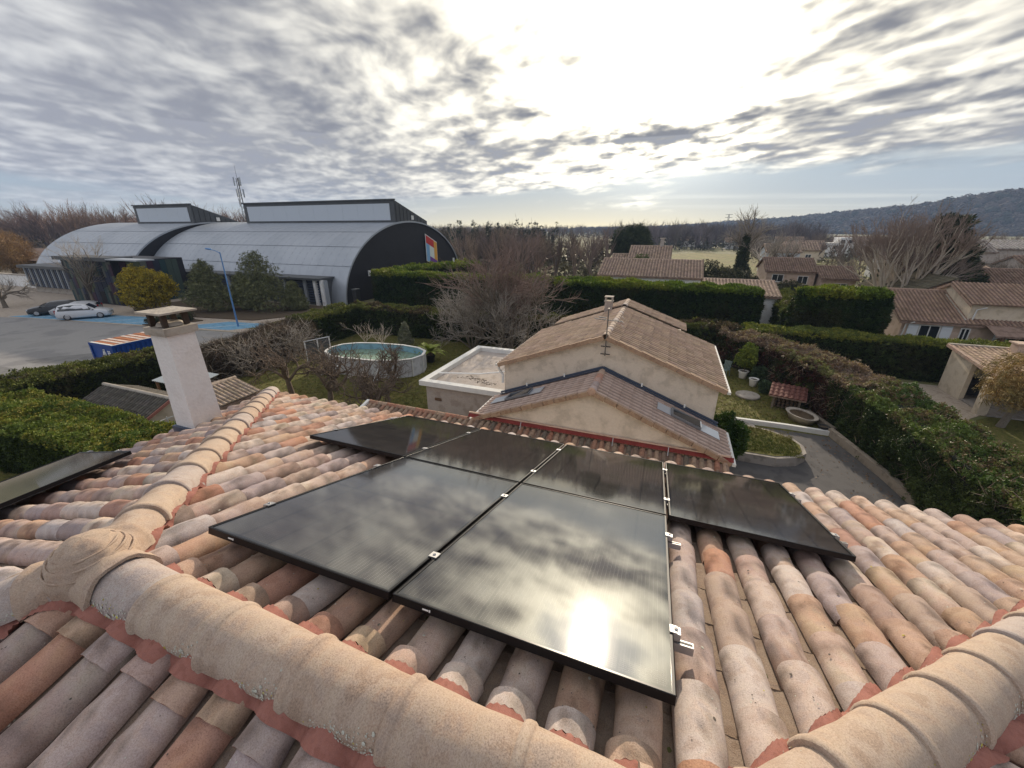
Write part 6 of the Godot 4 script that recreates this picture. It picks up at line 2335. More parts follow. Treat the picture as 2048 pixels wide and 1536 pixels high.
func summer_kitchen():
	# open-sided garden building with a tiled lean-to roof
	var o := thing("open_garden_building", "open-sided cream garden building with tiled roof and square pillar beside the right-hand hedge", "shelter", V(19.5, 0, 29.3))
	var at := o.position
	var w := B.new()
	w.cube(V(16.75, 0, 31.45) - at, V(26, 2.55, 31.7) - at)
	piece("back_wall", w.done(), M.render_cream, o)
	var sw := B.new()
	sw.prism(V(16.75, 0, 31.45) - at, Vector3(0, 0, 1), Vector3.UP, PackedVector2Array([Vector2(0, 0), Vector2(2.1, 0), Vector2(2.1, 2.28), Vector2(0, 2.5)]), .22)
	piece("side_wall", sw.done(), M.render_cream, o)
	for u in [16.2, 21.5, 26]:
		var p := B.new()
		p.cube(V(u, 0, 27.05) - at, V(u + .42, 2.05, 27.47) - at)
		piece("pillar", p.done(), M.render_cream, o)
	var fl := B.new()
	fl.cube(V(16.6, .02, 26.95) - at, V(26.5, .10, 31.45) - at)
	piece("floor_slab", fl.done(), M.kerb, o)
	var rb := B.new()
	var a := V(16.45, 2.66, 31.8) - at
	var e := V(16.45, 2.08, 26.7) - at
	rb.quad(a, e, e + Vector3(10.2, 0, 0), a + Vector3(10.2, 0, 0))
	rb.quad(a, a - Vector3.UP * .14, e - Vector3.UP * .14, e)
	rb.quad(e, e - Vector3.UP * .14, e + Vector3(10.2, -.14, 0), e + Vector3(10.2, 0, 0))
	var rf := piece("roof", rb.done(), M.roof_brown, o)
	var tm := surf(T.old, .7, L(.52, .40, .31), .95, T.tile_n, .5)
	tm.vertex_color_use_as_albedo = true
	lay_tiles(rf, a + Vector3.UP * .02, Vector3.RIGHT, Vector3(0, 0, 1), 10.2, 5.1, .58, [tm], false, .25, .38)
	verge(rf, a, e, [M.tile[5], M.tile[0]], Vector2(.2, .16))
	var rg := B.new()
	rg.bar(a + Vector3.UP * .05, a + Vector3(10.2, .05, 0), .2, .12)
	piece("ridge_beam", rg.done(), M.concrete, rf)
	var ch := B.new()
	ch.cube(V(19.0, 2.4, 30.9) - at, V(19.7, 3.15, 31.5) - at); ch.cube(V(18.9, 3.15, 30.8) - at, V(19.8, 3.22, 31.6) - at)
	piece("chimney", ch.done(), M.render_pink, rf)
	var bm := B.new()
	bm.bar(V(16.95, 2.0, 27.25) - at, V(26.4, 2.0, 27.25) - at, .18, .2)
	piece("beam", bm.done(), M.wood, o)
	# what stands inside: a table, a bench and a covered grill
	var t := thing("garden_table", "dark wooden table inside the open garden building", "table", V(18.6, .1, 29.0))
	var tt := B.new()
	tt.box(Vector3(0, .74, 0), Vector3(1.6, .05, .8))
	piece("top", tt.done(), M.wood, t)
	for q in [[-.7, -.3], [.7, -.3], [-.7, .3], [.7, .3]]:
		var lg := B.new()
		lg.cube(Vector3(q[0] - .03, 0, q[1] - .03), Vector3(q[0] + .03, .72, q[1] + .03))
		piece("leg", lg.done(), M.wood, t)
	var g := thing("covered_grill", "dark covered grill by the side wall of the open garden building", "grill", V(17.5, .1, 30.4))
	var gb := B.new()
	gb.lathe(Vector3.ZERO, [Vector2(.30, 0), Vector2(.34, .45), Vector2(.36, .8), Vector2(.28, 1.0), Vector2(.08, 1.08), Vector2(.01, 1.08)], 12, Vector2(1.3, .8))
	piece("cover", gb.done(), M.dark, g)
	for k in 3:
		var wl := B.new()
		wl.lathe(Vector3(-.3 + k * .3, .05, .25), [Vector2(.01, -.02), Vector2(.05, -.02), Vector2(.05, .02), Vector2(.01, .02)], 8)
		piece("wheel", wl.done(), M.dark, g)


# ---------------------------------------------------------------- trees
func trees():
	var tw_grey := plain(L(.29, .26, .225), 1.0)
	var tw_red := plain(L(.23, .165, .14), 1.0)
	bare_tree("big_bare_tree", "biggest bare many-stemmed tree, standing before the dark hedge behind the neighbour's flat roof", V(-11.9, 0, 29.2), 0, .12, 9, 4, {"len": 3.7, "spread": .55, "split": 4, "twigs": 5, "ratio": .68, "open": .6, "lift": .06, "wobble": .15, "thin": .58, "cut": 2}, M.bark_grey, tw_red)
	bare_tree("bare_shrub_tree", "low spreading grey bare tree below the biggest bare tree", V(-10.9, 0, 28.6), 0, .08, 12, 4, {"len": 2.8, "spread": 1.5, "split": 4, "twigs": 3, "ratio": .68, "open": .7, "lift": .05, "wobble": .19, "thin": .62}, M.bark_grey, tw_grey)
	bare_tree("bare_shrub_tree", "grey bare tree spreading left of the biggest bare tree", V(-14.6, 0, 29.0), 0, .075, 10, 4, {"len": 2.5, "spread": 1.4, "split": 4, "twigs": 3, "ratio": .68, "open": .75, "lift": .05, "wobble": .19, "thin": .62}, M.bark_grey, tw_grey)
	# pruned fruit trees before the pool
	var gn := {"twigs": 5, "len": 1.35, "spread": 1.35, "split": 4, "first": 5, "ratio": .68, "open": .85, "lift": .12, "wobble": .34, "thin": .52, "cut": 1}
	var fr := [[-14.0, 15.6, "gnarled bare fruit tree just beyond the left end of the lean-to roof"], [-17.0, 15.8, "gnarled bare fruit tree in front of the pool struts"], [-20.4, 16.2, "gnarled bare fruit tree in front of the left end of the pool"], [-15.4, 19.3, "gnarled bare fruit tree against the right end of the pool"], [-18.3, 17.6, "gnarled bare fruit tree before the middle of the pool"], [-12.4, 14.4, "gnarled bare fruit tree nearest the lean-to roof"]]
	for q in fr:
		bare_tree("fruit_tree", q[2], V(q[0], 0, q[1]), 1.0, .15, 1, 3, gn, M.bark, M.bark, "bare fruit trees in front of the pool")
	for q in [[-25.6, 17.6, "tangle of bare climbing stems before the brown hedge, nearer the shed"], [-25.4, 21.0, "tangle of bare climbing stems before the brown hedge, nearer the pool"]]:
		bare_tree("climber", q[2], V(q[0], 0, q[1]), 0, .05, 9, 3, {"len": 1.5, "spread": 1.3, "split": 4, "ratio": .8, "open": .9, "lift": .05, "wobble": .42, "thin": .62, "cut": 1}, M.bark_grey, tw_grey, "bare climbing stems", "climber")
	for q in [[-20.6, 25.0, "slender bare sapling behind the middle of the pool"], [-22.4, 25.3, "slender bare sapling behind the left end of the pool"]]:
		bare_tree("sapling", q[2], V(q[0], 0, q[1]), .7, .04, 1, 2, {"len": 1.0, "spread": .55, "split": 4, "first": 4, "ratio": .7, "open": .6, "lift": .1, "thin": .6, "cut": 1}, M.bark_pale, M.bark_pale, "bare saplings behind the pool")
	# around the car park
	var y := thing("yellow_tree", "round yellow-green tree in front of the right barrel hall", "tree", V(-57.6, 0, 30.0))
	var tk := B.new()
	tk.tube(PackedVector3Array([Vector3(0, 0, 0), Vector3(.1, 1.2, 0), Vector3(0, 2.8, 0)]), PackedFloat32Array([.2, .16, .08]), 8)
	piece("trunk", tk.done(), M.bark, y)
	crown(y, [[Vector3(0, 2.6, 0), Vector3(2.7, 1.9, 2.6)], [Vector3(-.7, 3.7, .3), Vector3(1.7, 1.35, 1.7)], [Vector3(1.2, 3.4, 0), Vector3(1.5, 1.2, 1.5)], [Vector3(-1.3, 1.5, .6), Vector3(1.5, 1.0, 1.4)]], 5200, 0, .30, [Color(.21, .165, .03), Color(.33, .245, .03), Color(.42, .31, .035), Color(.25, .20, .03)])
	var pines := [[-51.0, 32.4, 5.9, "bushy pine left of the blue lamp post", 2.5], [-45.6, 35.0, 6.9, "tallest bushy pine, right of the blue lamp post", 3.5], [-42.0, 36.4, 3.5, "small bushy pine beside the white pillars of the hall", 1.4], [-48.3, 34.8, 4.4, "bushy pine between the two taller ones behind the lamp post", 1.7]]
	for q in pines:
		var p := thing("pine_tree", q[3], "tree", V(q[0], 0, q[1]), 0, "pines in front of the hall")
		var hgt: float = q[2]
		var r: float = q[4]
		var t := B.new()
		t.tube(PackedVector3Array([Vector3.ZERO, Vector3(.1, hgt * .45, .05), Vector3(0, hgt * .9, 0)]), PackedFloat32Array([.17, .12, .03]), 7)
		piece("trunk", t.done(), M.bark, p)
		var balls := []
		for k in 9:
			var f := k / 8.0
			var a := k * 2.3
			balls.append([Vector3(cos(a) * r * .42 * (1 - f), hgt * (.22 + .66 * f), sin(a) * r * .42 * (1 - f)), Vector3(1, .62, 1) * r * (.80 - .40 * f)])
		balls.append([Vector3(0, hgt * .93, 0), Vector3(r * .16, hgt * .09, r * .16)])
		crown(p, balls, 4200, 2, .24, [Color(.10, .115, .055), Color(.14, .15, .075), Color(.175, .18, .09), Color(.11, .115, .06)], M.leaf_dull)
	bare_tree("bare_poplar", "slim upright bare tree before the dark gap between the two halls", V(-69.3, 0, 29.6), 1.6, .17, 1, 3, {"len": 3.4, "spread": .24, "split": 5, "first": 5, "twigs": 5, "ratio": .62, "open": .45, "lift": .08, "thin": .42, "leader": true}, M.bark_grey, tw_grey)
	bare_tree("small_bare_tree", "small bare tree at the left edge of the car park", V(-77.5, 0, 24.6), 1.3, .22, 1, 3, {"len": 1.9, "spread": 1.1, "split": 5, "first": 5, "ratio": .68, "open": .7, "lift": .06, "wobble": .25}, M.bark_grey, tw_grey)
	var wl := thing("orange_willow", "orange-brown leafless willow at the left edge beyond the white wall", "tree", V(-128, 0, 44))
	var wt := B.new()
	wt.tube(PackedVector3Array([Vector3.ZERO, Vector3(0, 4, 0), Vector3(.3, 6, 0)]), PackedFloat32Array([.4, .3, .15]), 7)
	piece("trunk", wt.done(), M.bark, wl)
	crown(wl, [[Vector3(0, 5.2, 0), Vector3(4.2, 3.4, 4)], [Vector3(-2.5, 3.6, 0), Vector3(3, 2.6, 3)], [Vector3(2.6, 3.6, 0), Vector3(3, 2.6, 3)]], 2600, 5, .9, [Color(.23, .135, .06), Color(.30, .19, .085), Color(.18, .11, .05)], M.leaf_dull)
	# right of the neighbour's house
	var ball := thing("dark_green_shrub", "dark green rounded shrub at the right corner of the neighbour's front roof", "shrub", V(2.75, .4, 16.4))
	var st := B.new()
	st.tube(PackedVector3Array([Vector3.ZERO, Vector3(0, 1.4, 0)]), PackedFloat32Array([.07, .04]), 6)
	piece("trunk", st.done(), M.bark, ball)
	crown(ball, [[Vector3(0, .95, 0), Vector3(.85, .95, .85)], [Vector3(.2, 1.5, 0), Vector3(.55, .6, .55)], [Vector3(-.1, .5, .2), Vector3(.7, .5, .7)]], 2600, 1, .17, [Color(.022, .045, .012), Color(.035, .065, .015), Color(.05, .08, .02)])
	var or_ := thing("weeping_shrub", "orange-brown weeping tree half hiding the open garden building", "tree", V(16.55, 0, 25.6))
	var ot := B.new()
	ot.tube(PackedVector3Array([Vector3(-.15, 0, 0), Vector3(0, .8, 0), Vector3(.3, 2.3, 0)]), PackedFloat32Array([.17, .13, .08]), 8)
	piece("trunk", ot.done(), M.bark_grey, or_)
	crown(or_, [[Vector3(.6, 2.7, 0), Vector3(2.0, 1.15, 1.6)], [Vector3(2.0, 2.45, .1), Vector3(1.6, 1.1, 1.4)], [Vector3(-.2, 2.0, .2), Vector3(1.4, .8, 1.1)]], 5200, 4, .22, [Color(.24, .155, .065), Color(.32, .22, .09), Color(.38, .27, .12), Color(.19, .15, .06)], M.leaf_dull)
	bare_tree("pale_stemmed_tree", "large bare tree of pale fanning stems before a dark conifer", V(24.6, 0, 60), 0, .20, 17, 4, {"len": 4.8, "spread": .68, "split": 4, "twigs": 5, "ratio": .62, "open": .42, "lift": .07, "wobble": .09, "thin": .55, "from": .5}, M.bark_pale, plain(L(.25, .195, .165), 1.0))
	var con := thing("dark_conifer", "tall dark conifer behind the pale fanning stems", "tree", V(30.0, 0, 66.5))
	var ct := B.new()
	ct.tube(PackedVector3Array([Vector3.ZERO, Vector3(0, 9.6, 0)]), PackedFloat32Array([.3, .05]), 7)
	piece("trunk", ct.done(), M.bark, con)
	var cb := []
	for k in 8:
		var f := k / 7.0
		cb.append([Vector3(.3 * sin(k * 2.0), 1.6 + 8.3 * f, .3 * cos(k)), Vector3(1, .42, 1) * (5.2 * (1.0 - f * .74))])
	crown(con, cb, 9000, 1, .75, [Color(.014, .022, .010), Color(.022, .032, .014), Color(.032, .042, .018)], M.leaf_dull)
	var um := thing("round_pine", "dark round-crowned pine behind the white house", "tree", V(-9.9, 0, 108))
	var ut := B.new()
	ut.tube(PackedVector3Array([Vector3.ZERO, Vector3(.2, 3.5, 0), Vector3(0, 7, 0)]), PackedFloat32Array([.35, .28, .15]), 7)
	piece("trunk", ut.done(), M.bark, um)
	crown(um, [[Vector3(0, 6.2, 0), Vector3(4.6, 3.9, 4.6)], [Vector3(1.2, 7.6, 0), Vector3(3.0, 2.5, 3)], [Vector3(-2.4, 5.6, .5), Vector3(2.8, 2.8, 2.8)], [Vector3(2.4, 5.0, 1), Vector3(2.8, 2.6, 2.8)]], 5200, 2, .55, [Color(.020, .032, .014), Color(.030, .044, .018), Color(.042, .056, .024)], M.leaf_dull)
	var iv := bare_tree("ivy_poplar", "tall bare tree with ivy-wrapped trunk standing in the meadow", V(11.8, 0, 86), 5.5, .26, 1, 3, {"len": 2.9, "spread": .35, "split": 5, "first": 6, "twigs": 6, "ratio": .66, "open": .55, "lift": .03, "leader": true}, M.bark_grey, tw_grey)
	crown(iv, [[Vector3(0, 1.7, 0), Vector3(1.5, 1.7, 1.5)], [Vector3(0, 4.2, 0), Vector3(.95, 2.4, .95)], [Vector3(0, 6.6, 0), Vector3(.6, 1.5, .6)]], 1500, 0, .42, [Color(.02, .03, .012), Color(.032, .042, .016)], M.leaf_dull, "ivy")
	bare_tree("leaning_bare_tree", "bare tree with pale leaning limbs left of the two-storey pale house", V(17.4, 0, 99), 2.2, .28, 1, 3, {"len": 4.4, "spread": .9, "split": 5, "first": 5, "ratio": .66, "open": .6, "lift": .03}, M.bark_pale, tw_grey)
	bare_tree("leaning_bare_tree", "bare tree with dark limbs in front of the two-storey pale house", V(21.0, 0, 97), 1.5, .22, 1, 3, {"len": 3.2, "spread": .8, "split": 5, "first": 5, "ratio": .66, "open": .6, "lift": .03}, M.bark, tw_grey)
	for q in [[5.2, 70, 4.6, 3.6, "dark evergreen bush right of the white house roof"], [8.8, 66, 3.8, 2.8, "dark evergreen bush above the mottled annex roof"], [-4.9, 74, 5.2, 1.8, "round green bush before the chimneyed tan roof"], [15.0, 64, 2.6, 2.2, "grey-green bush in front of the pink gabled house"], [13.2, 48, 2.2, 1.2, "bluish bush between the two tall hedge blocks"]]:
		var b := thing("evergreen_bush", q[4], "bush", V(q[0], 0, q[1]), 0, "evergreen bushes among the houses")
		var bt := B.new()
		bt.tube(PackedVector3Array([Vector3.ZERO, Vector3(0, q[2] * .6, 0)]), PackedFloat32Array([.12, .06]), 6)
		piece("trunk", bt.done(), M.bark, b)
		crown(b, [[Vector3(0, q[2] * .5, 0), Vector3(q[3], q[2] * .5, q[3])], [Vector3(q[3] * .5, q[2] * .42, 0), Vector3(q[3] * .7, q[2] * .38, q[3] * .7)], [Vector3(-q[3] * .5, q[2] * .42, 0), Vector3(q[3] * .6, q[2] * .4, q[3] * .6)]], 1800, 0, .42, [Color(.025, .032, .015), Color(.045, .05, .025), Color(.07, .065, .035)] if q[3] != 1.8 else [Color(.05, .08, .02), Color(.08, .11, .03)], M.leaf_dull)
	var lem := thing("potted_citrus", "yellow-green potted citrus tree in a white pot by the hedge corner", "plant", V(5.35, 0, 29.0))
	white_pot(lem, .30, .52)
	var lt := B.new()
	lt.tube(PackedVector3Array([Vector3(0, .45, 0), Vector3(.03, 1.1, 0)]), PackedFloat32Array([.03, .02]), 6)
	piece("trunk", lt.done(), M.bark, lem)
	crown(lem, [[Vector3(0, 1.35, 0), Vector3(.62, .55, .6)], [Vector3(.1, 1.85, 0), Vector3(.4, .45, .4)]], 620, 0, .19, [Color(.12, .15, .03), Color(.17, .20, .04), Color(.09, .12, .025)])
	var em := thing("white_pot", "empty white flower pot on the lawn, right of the citrus pot", "pot", V(5.75, 0, 27.6))
	white_pot(em, .27, .5)


func white_pot(o: Node3D, r: float, h: float):
	var b := B.new()
	b.lathe(Vector3.ZERO, [Vector2(.01, 0), Vector2(r * .7, 0), Vector2(r * .95, h * .88), Vector2(r * 1.06, h * .88), Vector2(r * 1.08, h), Vector2(r * .93, h), Vector2(r * .9, h * .85), Vector2(.01, h * .85)], 18)
	piece("pot", b.done(), M.white_paint, o)
	var s := B.new()
	s.lathe(Vector3(0, h * .86, 0), [Vector2(r * .88, 0), Vector2(r * .4, .02), Vector2(.01, .02)], 12)
	piece("soil", s.done(), M.soil, o)


# ---------------------------------------------------------------- the far woods
func woods():
	var kinds := []
	for k in 4:
		var limb := B.new()
		var tw := B.new()
		rng.seed = 900 + k
		var o := {"split": 4, "ratio": .66, "open": [.55, .35, .7, .3][k], "lift": .1, "wobble": .14, "thin": .5, "cut": 0, "taper": .7}
		for e in 4:
			var a := e * TAU / 4 + k
			grow(limb, limb, Vector3(0, .12, 0), Vector3(cos(a) * [.6, .35, .8, .25][k], 1, sin(a) * [.6, .35, .8, .25][k]).normalized(), .36, .016, 3, o)
		limb.tube(PackedVector3Array([Vector3.ZERO, Vector3(0, .35, 0)]), PackedFloat32Array([.024, .016]), 5)
		kinds.append(limb.done())
	rng.seed = 1234
	var m := plain(Color.WHITE, 1.0)
	m.vertex_color_use_as_albedo = true
	# [u0, u1, d0, d1, low, high, how many, colour, name, label]
	var belts := [
		[-330, -150, 92, 150, 11, 21, 190, Color(.15, .095, .075), "bare_wood", "brown bare wood behind the left barrel-roofed hall"],
		[-150, -60, 130, 220, 9, 13, 150, Color(.13, .10, .085), "bare_wood", "bare wood seen over the roofs of the halls"],
		[-62, -14, 74, 130, 5.0, 11.0, 120, Color(.14, .105, .09), "bare_wood", "bare trees behind the biggest bare tree"],
		[-26, 70, 210, 420, 8, 15, 420, Color(.115, .10, .105), "bare_wood", "grey-violet bare wood along the far edge of the meadow"],
		[24, 140, 135, 230, 5, 9, 260, Color(.14, .11, .095), "bare_wood", "bare trees between the far houses below the hill"],
		[-500, 60, 420, 800, 10, 16, 600, Color(.12, .10, .10), "bare_wood", "hazy wood along the horizon"],
		[30, 60, 88, 110, 3, 6, 60, Color(.13, .105, .085), "bare_wood", "low bare trees beyond the houses at right"]]
	for q in belts:
		var xs := [[], [], [], []]
		var cs := [[], [], [], []]
		for k in q[6]:
			var h := rng.randf_range(q[4], q[5])
			var i := rng.randi() % 4
			xs[i].append(Transform3D(Basis(Vector3.UP, rng.randf() * TAU).scaled(Vector3(h * .85, h, h * .85)), V(rng.randf_range(q[0], q[1]), 0, rng.randf_range(q[2], q[3]))))
			cs[i].append(shade(q[7], .35))
		var o := thing(q[8], q[9], "woods")
		o.set_meta("kind", "stuff")
		for i in 4: many("bare_trees", kinds[i], m, xs[i], cs[i], o)
		# undergrowth and far crowns that close the gaps near the ground
		var ux := []
		var uc := []
		for k in q[6] * 3:
			var s: float = rng.randf_range(.8, 2.0) * q[5] / 12.0
			ux.append(Transform3D(face_out(Vector3(rng.randfn(), 1, rng.randfn()), s * 1.4), V(rng.randf_range(q[0], q[1]), s * rng.randf_range(.2, 1.6), rng.randf_range(q[2], q[3]))))
			uc.append(shade(q[7] * Color(.62, .72, .6), .35))
		many("undergrowth", leaf_clump(5 if q[4] > 20 else 0), M.leaf_dull, ux, uc, o)
	# pointed evergreens behind the halls
	var ex := []
	var ec := []
	for k in 44:
		var h := rng.randf_range(8.5, 12.5)
		var p := V(rng.randf_range(-88, -38), 0, rng.randf_range(118, 150))
		for e in 60:
			var f := sqrt(rng.randf())
			var a := rng.randf() * TAU
			var r := (f) * h * .16
			ex.append(Transform3D(face_out(Vector3(cos(a), .3, sin(a)), h * .085), p + Vector3(cos(a) * r, h * (1.0 - f * .92), sin(a) * r)))
			ec.append(shade(Color(.022, .032, .02)))
	tag(many("evergreen_wood", leaf_clump(1), M.leaf_dull, ex, ec), "row of pointed evergreens right of the black end wall", "woods")
	# single big bare trees that stand out of the brown wood
	for q in [[-176, 88, 19, "big bare tree with dark limbs standing out of the brown wood"], [-215, 100, 20, "tall bare tree in the brown wood nearer the left edge"], [-150, 96, 16, "bare tree just left of the left hall's roof"]]:
		bare_tree("wood_edge_tree", q[3], V(q[0], 0, q[1]), q[2] * .2, q[2] * .022, 1, 3, {"len": q[2] * .30, "spread": .8, "split": 5, "first": 5, "twigs": 7, "ratio": .66, "open": .55, "lift": .09, "wobble": .16}, M.bark, m_dark_twig())


func m_dark_twig() -> Material:
	if not M.has("dt"): M.dt = plain(L(.13, .085, .068), 1.0)
	return M.dt


# ---------------------------------------------------------------- small things
func small_things():
	# telecom mast behind the halls
	var t := thing("telecom_mast", "grey lattice telecom mast with antennas behind the halls", "mast", V(-103.8, 0, 80))
	var b := B.new()
	var legs := [Vector3(.45, 0, 0), Vector3(-.25, 0, .4), Vector3(-.25, 0, -.4)]
	for k in 3: b.tube(PackedVector3Array([legs[k] * 1.6, legs[k] * .5 + Vector3(0, 21.0, 0)]), PackedFloat32Array([.08, .06]), 5)
	for i in 20:
		for k in 3:
			var f0 := 1.6 - 1.1 * i / 20.0
			var f1 := 1.6 - 1.1 * (i + 1) / 20.0
			b.bar(legs[k] * f0 + Vector3.UP * (i * 1.05), legs[(k + 1) % 3] * f1 + Vector3.UP * ((i + 1) * 1.05), .05, .05)
	piece("lattice", b.done(), M.zinc_dark, t)
	var sp := B.new()
	sp.tube(PackedVector3Array([Vector3(0, 20.8, 0), Vector3(0, 23.8, 0)]), PackedFloat32Array([.05, .025]), 5)
	piece("spire", sp.done(), M.zinc_dark, t)
	for q in [[20.2, 0.0], [20.2, 2.1], [20.2, 4.2], [17.6, .8], [17.6, 2.9], [17.6, 5.0], [15.4, 1.4]]:
		var a := B.new()
		a.box(Vector3(cos(q[1]) * .8, q[0], sin(q[1]) * .8), Vector3(.3, 1.9, .2), Basis(Vector3.UP, -q[1]))
		a.bar(Vector3(0, q[0], 0), Vector3(cos(q[1]) * .8, q[0], sin(q[1]) * .8), .06, .06)
		piece("antenna", a.done(), M.zinc, t)
	var p := thing("power_pylon", "small far lattice pylon on the hill's foot", "pylon", V(62, 0, 640))
	var pb := B.new()
	for x in [-2.2, 2.2]:
		pb.bar(Vector3(x, 0, 0), Vector3(x * .2, 27, 0), .4, .4)
		for i in 6: pb.bar(Vector3(x * (1 - i * .13), i * 4.5, 0), Vector3(-x * (1 - (i + 1) * .13), (i + 1) * 4.5, 0), .25, .25)
	piece("lattice", pb.done(), M.zinc_dark, p)
	var pa := B.new()
	for y in [19.0, 23.0, 26.5]: pa.bar(Vector3(-4.2, y, 0), Vector3(4.2, y, 0), .45, .45)
	piece("cross_arm", pa.done(), M.zinc_dark, p)
	# on the neighbour's right lawn
	var c := thing("plastic_chair", "grey-green plastic garden chair left of the citrus pot", "chair", V(4.25, 0, 29.1), -.6)
	var green := plain(L(.13, .18, .17), .5)
	var s := B.new()
	s.box(Vector3(0, .43, 0), Vector3(.48, .035, .46))
	piece("seat", s.done(), green, c)
	var bk := B.new()
	for k in 5: bk.box(Vector3(-.19 + k * .095, .70, -.24), Vector3(.07, .52, .025), Basis(Vector3.RIGHT, -.14))
	bk.box(Vector3(0, .97, -.275), Vector3(.5, .08, .03), Basis(Vector3.RIGHT, -.14))
	piece("backrest", bk.done(), green, c)
	for x in [-.22, .22]:
		for z in [-.2, .2]:
			var lg := B.new()
			lg.bar(Vector3(x * 1.1, 0, z * 1.15), Vector3(x, .43, z), .045, .045)
			piece("leg", lg.done(), green, c)
		var ar := B.new()
		ar.bar(Vector3(x * 1.15, .65, -.24), Vector3(x * 1.15, .65, .2), .05, .03)
		ar.bar(Vector3(x * 1.15, .43, .2), Vector3(x * 1.15, .65, .2), .04, .04)
		piece("armrest", ar.done(), green, c)
	var fx := []
	var fc := []
	for k in 700:
		var at := V(rng.randf_range(6.3, 9.0), .024, rng.randf_range(9, 21.3)) if rng.randf() < .6 else V(rng.randf_range(2.5, 8), .06, rng.randf_range(22, 29))
		if at.y < .05 and rng.randf() < .5: at.x = lerpf(7.9, 9.2, (21.5 + at.z) / 7.0) - absf(rng.randfn()) * .3
		fx.append(Transform3D(Basis.from_euler(Vector3(rng.randf_range(-.4, .4), rng.randf() * TAU, rng.randf_range(-.4, .4))).scaled(Vector3.ONE * rng.randf_range(.03, .07)), at))
		fc.append(shade(Color(.13, .075, .04), .5))
	tag(many("fallen_leaves", leaf_clump(3), M.leaf_dull, fx, fc), "brown leaves lying on the drive and the right-hand lawn", "leaves")
	var wc := thing("well_cover", "round pale stone cover lying on the right-hand lawn", "stone cover", V(5.2, 0, 25.6))
	var wb := B.new()
	wb.lathe(Vector3.ZERO, [Vector2(.62, 0), Vector2(.66, .03), Vector2(.66, .10), Vector2(.60, .14), Vector2(.01, .16)], 20)
	piece("slab", wb.done(), M.kerb, wc)
	var kn := B.new()
	kn.lathe(Vector3(0, .15, 0), [Vector2(.07, 0), Vector2(.07, .04), Vector2(.01, .05)], 8)
	piece("knob", kn.done(), M.concrete, wc)
	var sh := thing("small_log_shelter", "knee-high wooden shelter with red-brown tile roof by the photinia hedge", "shelter", V(6.9, 0, 24.6), -.25)
	for q in [[-.6, .5], [.6, .5], [-.6, -.5], [.6, -.5]]:
		var po := B.new()
		po.cube(Vector3(q[0] - .05, 0, q[1] - .05), Vector3(q[0] + .05, .78 if q[1] > 0 else .98, q[1] + .05))
		piece("post", po.done(), M.bark_grey, sh)
	for k in 4:
		var bd := B.new()
		bd.box(Vector3(.62, .12 + k * .17, 0), Vector3(.03, .155, 1.05))
		piece("board", bd.done(), M.bark_grey, sh)
	for k in 5:
		var bd := B.new()
		bd.box(Vector3(0, .10 + k * .17, -.52), Vector3(1.2, .155, .03))
		piece("board", bd.done(), M.bark_grey, sh)
	var rt := B.new()
	rt.quad(Vector3(-.85, 1.04, -.75), Vector3(-.85, .78, .75), Vector3(.85, .78, .75), Vector3(.85, 1.04, -.75))
	rt.quad(Vector3(-.85, .78, .75), Vector3(-.85, .72, .75), Vector3(.85, .72, .75), Vector3(.85, .78, .75))
	var rf := piece("roof", rt.done(), M.roof_brown, sh)
	var clay := surf(T.old, 1.2, L(.17, .075, .065), .9)
	for i in 7:
		for j in 4:
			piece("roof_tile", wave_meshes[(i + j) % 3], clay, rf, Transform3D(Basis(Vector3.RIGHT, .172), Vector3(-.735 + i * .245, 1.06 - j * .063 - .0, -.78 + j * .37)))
	var lg2 := thing("stacked_logs", "cut logs stored inside the knee-high wooden shelter", "logs", V(6.9, 0, 24.6), -.25)
	for i in 6:
		for j in 3:
			var l := B.new()
			l.tube(PackedVector3Array([Vector3(-.5 + i * .19, .1 + j * .17, -.42), Vector3(-.5 + i * .19, .1 + j * .17, .3)]), PackedFloat32Array([.085, .08]), 7, true)
			piece("log", l.done(), M.bark, lg2)
	var bw := thing("oval_planter", "shallow oval stone planter at the edge of the right-hand lawn", "planter", V(7.25, 0, 22.9), .5)
	var bb := B.new()
	bb.lathe(Vector3.ZERO, [Vector2(.01, 0), Vector2(.52, 0), Vector2(.70, .36), Vector2(.75, .40), Vector2(.70, .42), Vector2(.63, .36), Vector2(.01, .34)], 20, Vector2(.8, 1.15))
	piece("bowl", bb.done(), M.concrete, bw)
	var bs := B.new()
	bs.lathe(Vector3(0, .35, 0), [Vector2(.6, 0), Vector2(.3, .05), Vector2(.01, .06)], 14, Vector2(.8, 1.15))
	piece("soil", bs.done(), M.soil, bw)
	var lx := []
	var lc := []
	for k in 60:
		lx.append(Transform3D(face_out(Vector3.UP, .12), Vector3(rng.randf_range(-.4, .4), .42, rng.randf_range(-.5, .5))))
		lc.append(shade(Color(.10, .06, .04)))
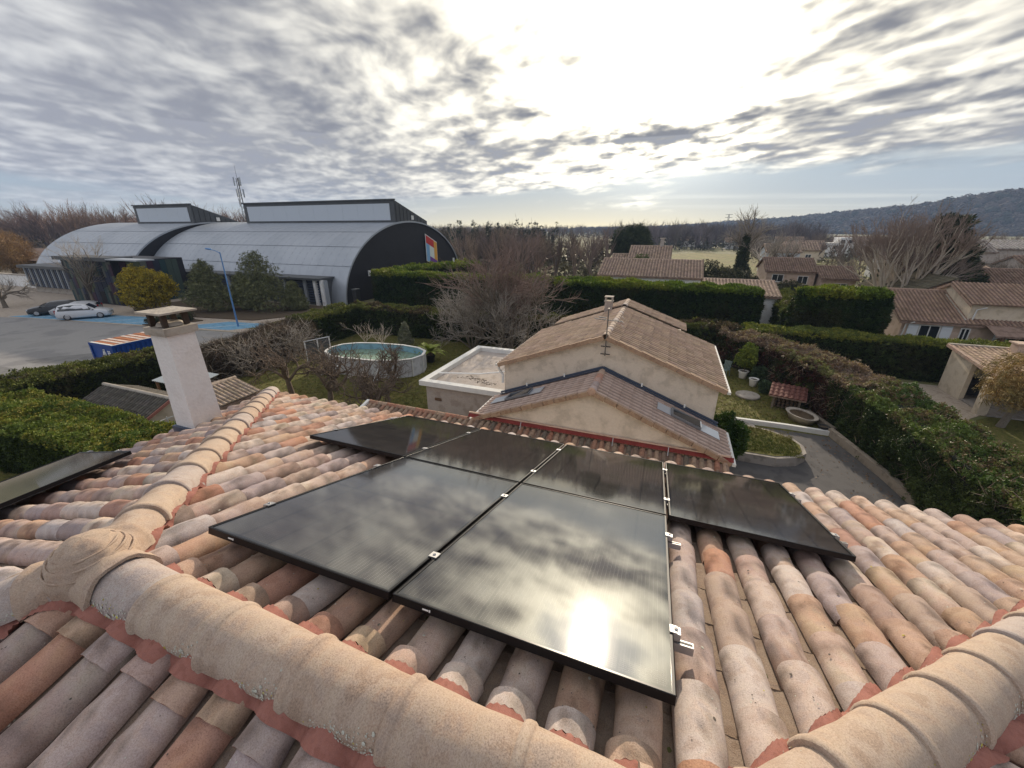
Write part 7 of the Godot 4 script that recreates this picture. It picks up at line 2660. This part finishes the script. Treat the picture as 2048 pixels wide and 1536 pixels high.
	many("plants", leaf_clump(5), M.leaf_dull, lx, lc, bw)
	var bm := thing("timber_edge", "weathered timber beam edging the bed under the ivy hedge", "timber", V(7.95, 0, 22.6))
	var be := B.new()
	be.bar(Vector3(-.25, .2, -1.1), Vector3(.35, .2, .9), .22, .30)
	piece("beam", be.done(), M.bark_grey, bm)
	var np := thing("black_nursery_pot", "small dark pot at the corner of the drive", "pot", V(7.9, 0, 21.75))
	var nb := B.new()
	nb.lathe(Vector3.ZERO, [Vector2(.01, 0), Vector2(.16, 0), Vector2(.22, .34), Vector2(.24, .36), Vector2(.19, .36), Vector2(.18, .3), Vector2(.01, .3)], 14)
	piece("pot", nb.done(), M.dark, np)
	var ns := B.new()
	ns.lathe(Vector3(0, .305, 0), [Vector2(.175, 0), Vector2(.01, .02)], 10)
	piece("soil", ns.done(), M.soil, np)
	for q in [[6.3, 26.6, "leafy dark plant beside the red-brown tile shelter", .5], [6.2, 28.6, "grey-green bush at the foot of the photinia hedge", .7], [7.9, 25.6, "yellowish upright bush against the photinia hedge", .8]]:
		var pl := thing("garden_plant", q[2], "plant", V(q[0], 0, q[1]))
		var pt := B.new()
		pt.tube(PackedVector3Array([Vector3.ZERO, Vector3(0, q[3], 0)]), PackedFloat32Array([.03, .02]), 5)
		piece("stem", pt.done(), M.bark, pl)
		var cols := [Color(.045, .07, .04), Color(.06, .09, .055)]
		if q[3] == .8: cols = [Color(.11, .10, .03), Color(.08, .09, .025)]
		crown(pl, [[Vector3(0, q[3] * .7, 0), Vector3(q[3] * .8, q[3] * .7, q[3] * .8)]], 420, 0, .16, cols)
	var bin := thing("dark_bin", "dark bin between the dark hedge and the black hall end", "bin", V(-37.4, 0, 41.8))
	var bi := B.new()
	bi.cube(Vector3(-.3, 0, -.35), Vector3(.3, 2.0, .35))
	piece("body", bi.done(), M.dark, bin)
	var bl := B.new()
	bl.cube(Vector3(-.36, 2.0, -.4), Vector3(.36, 2.12, .4))
	piece("lid", bl.done(), M.zinc_dark, bin)
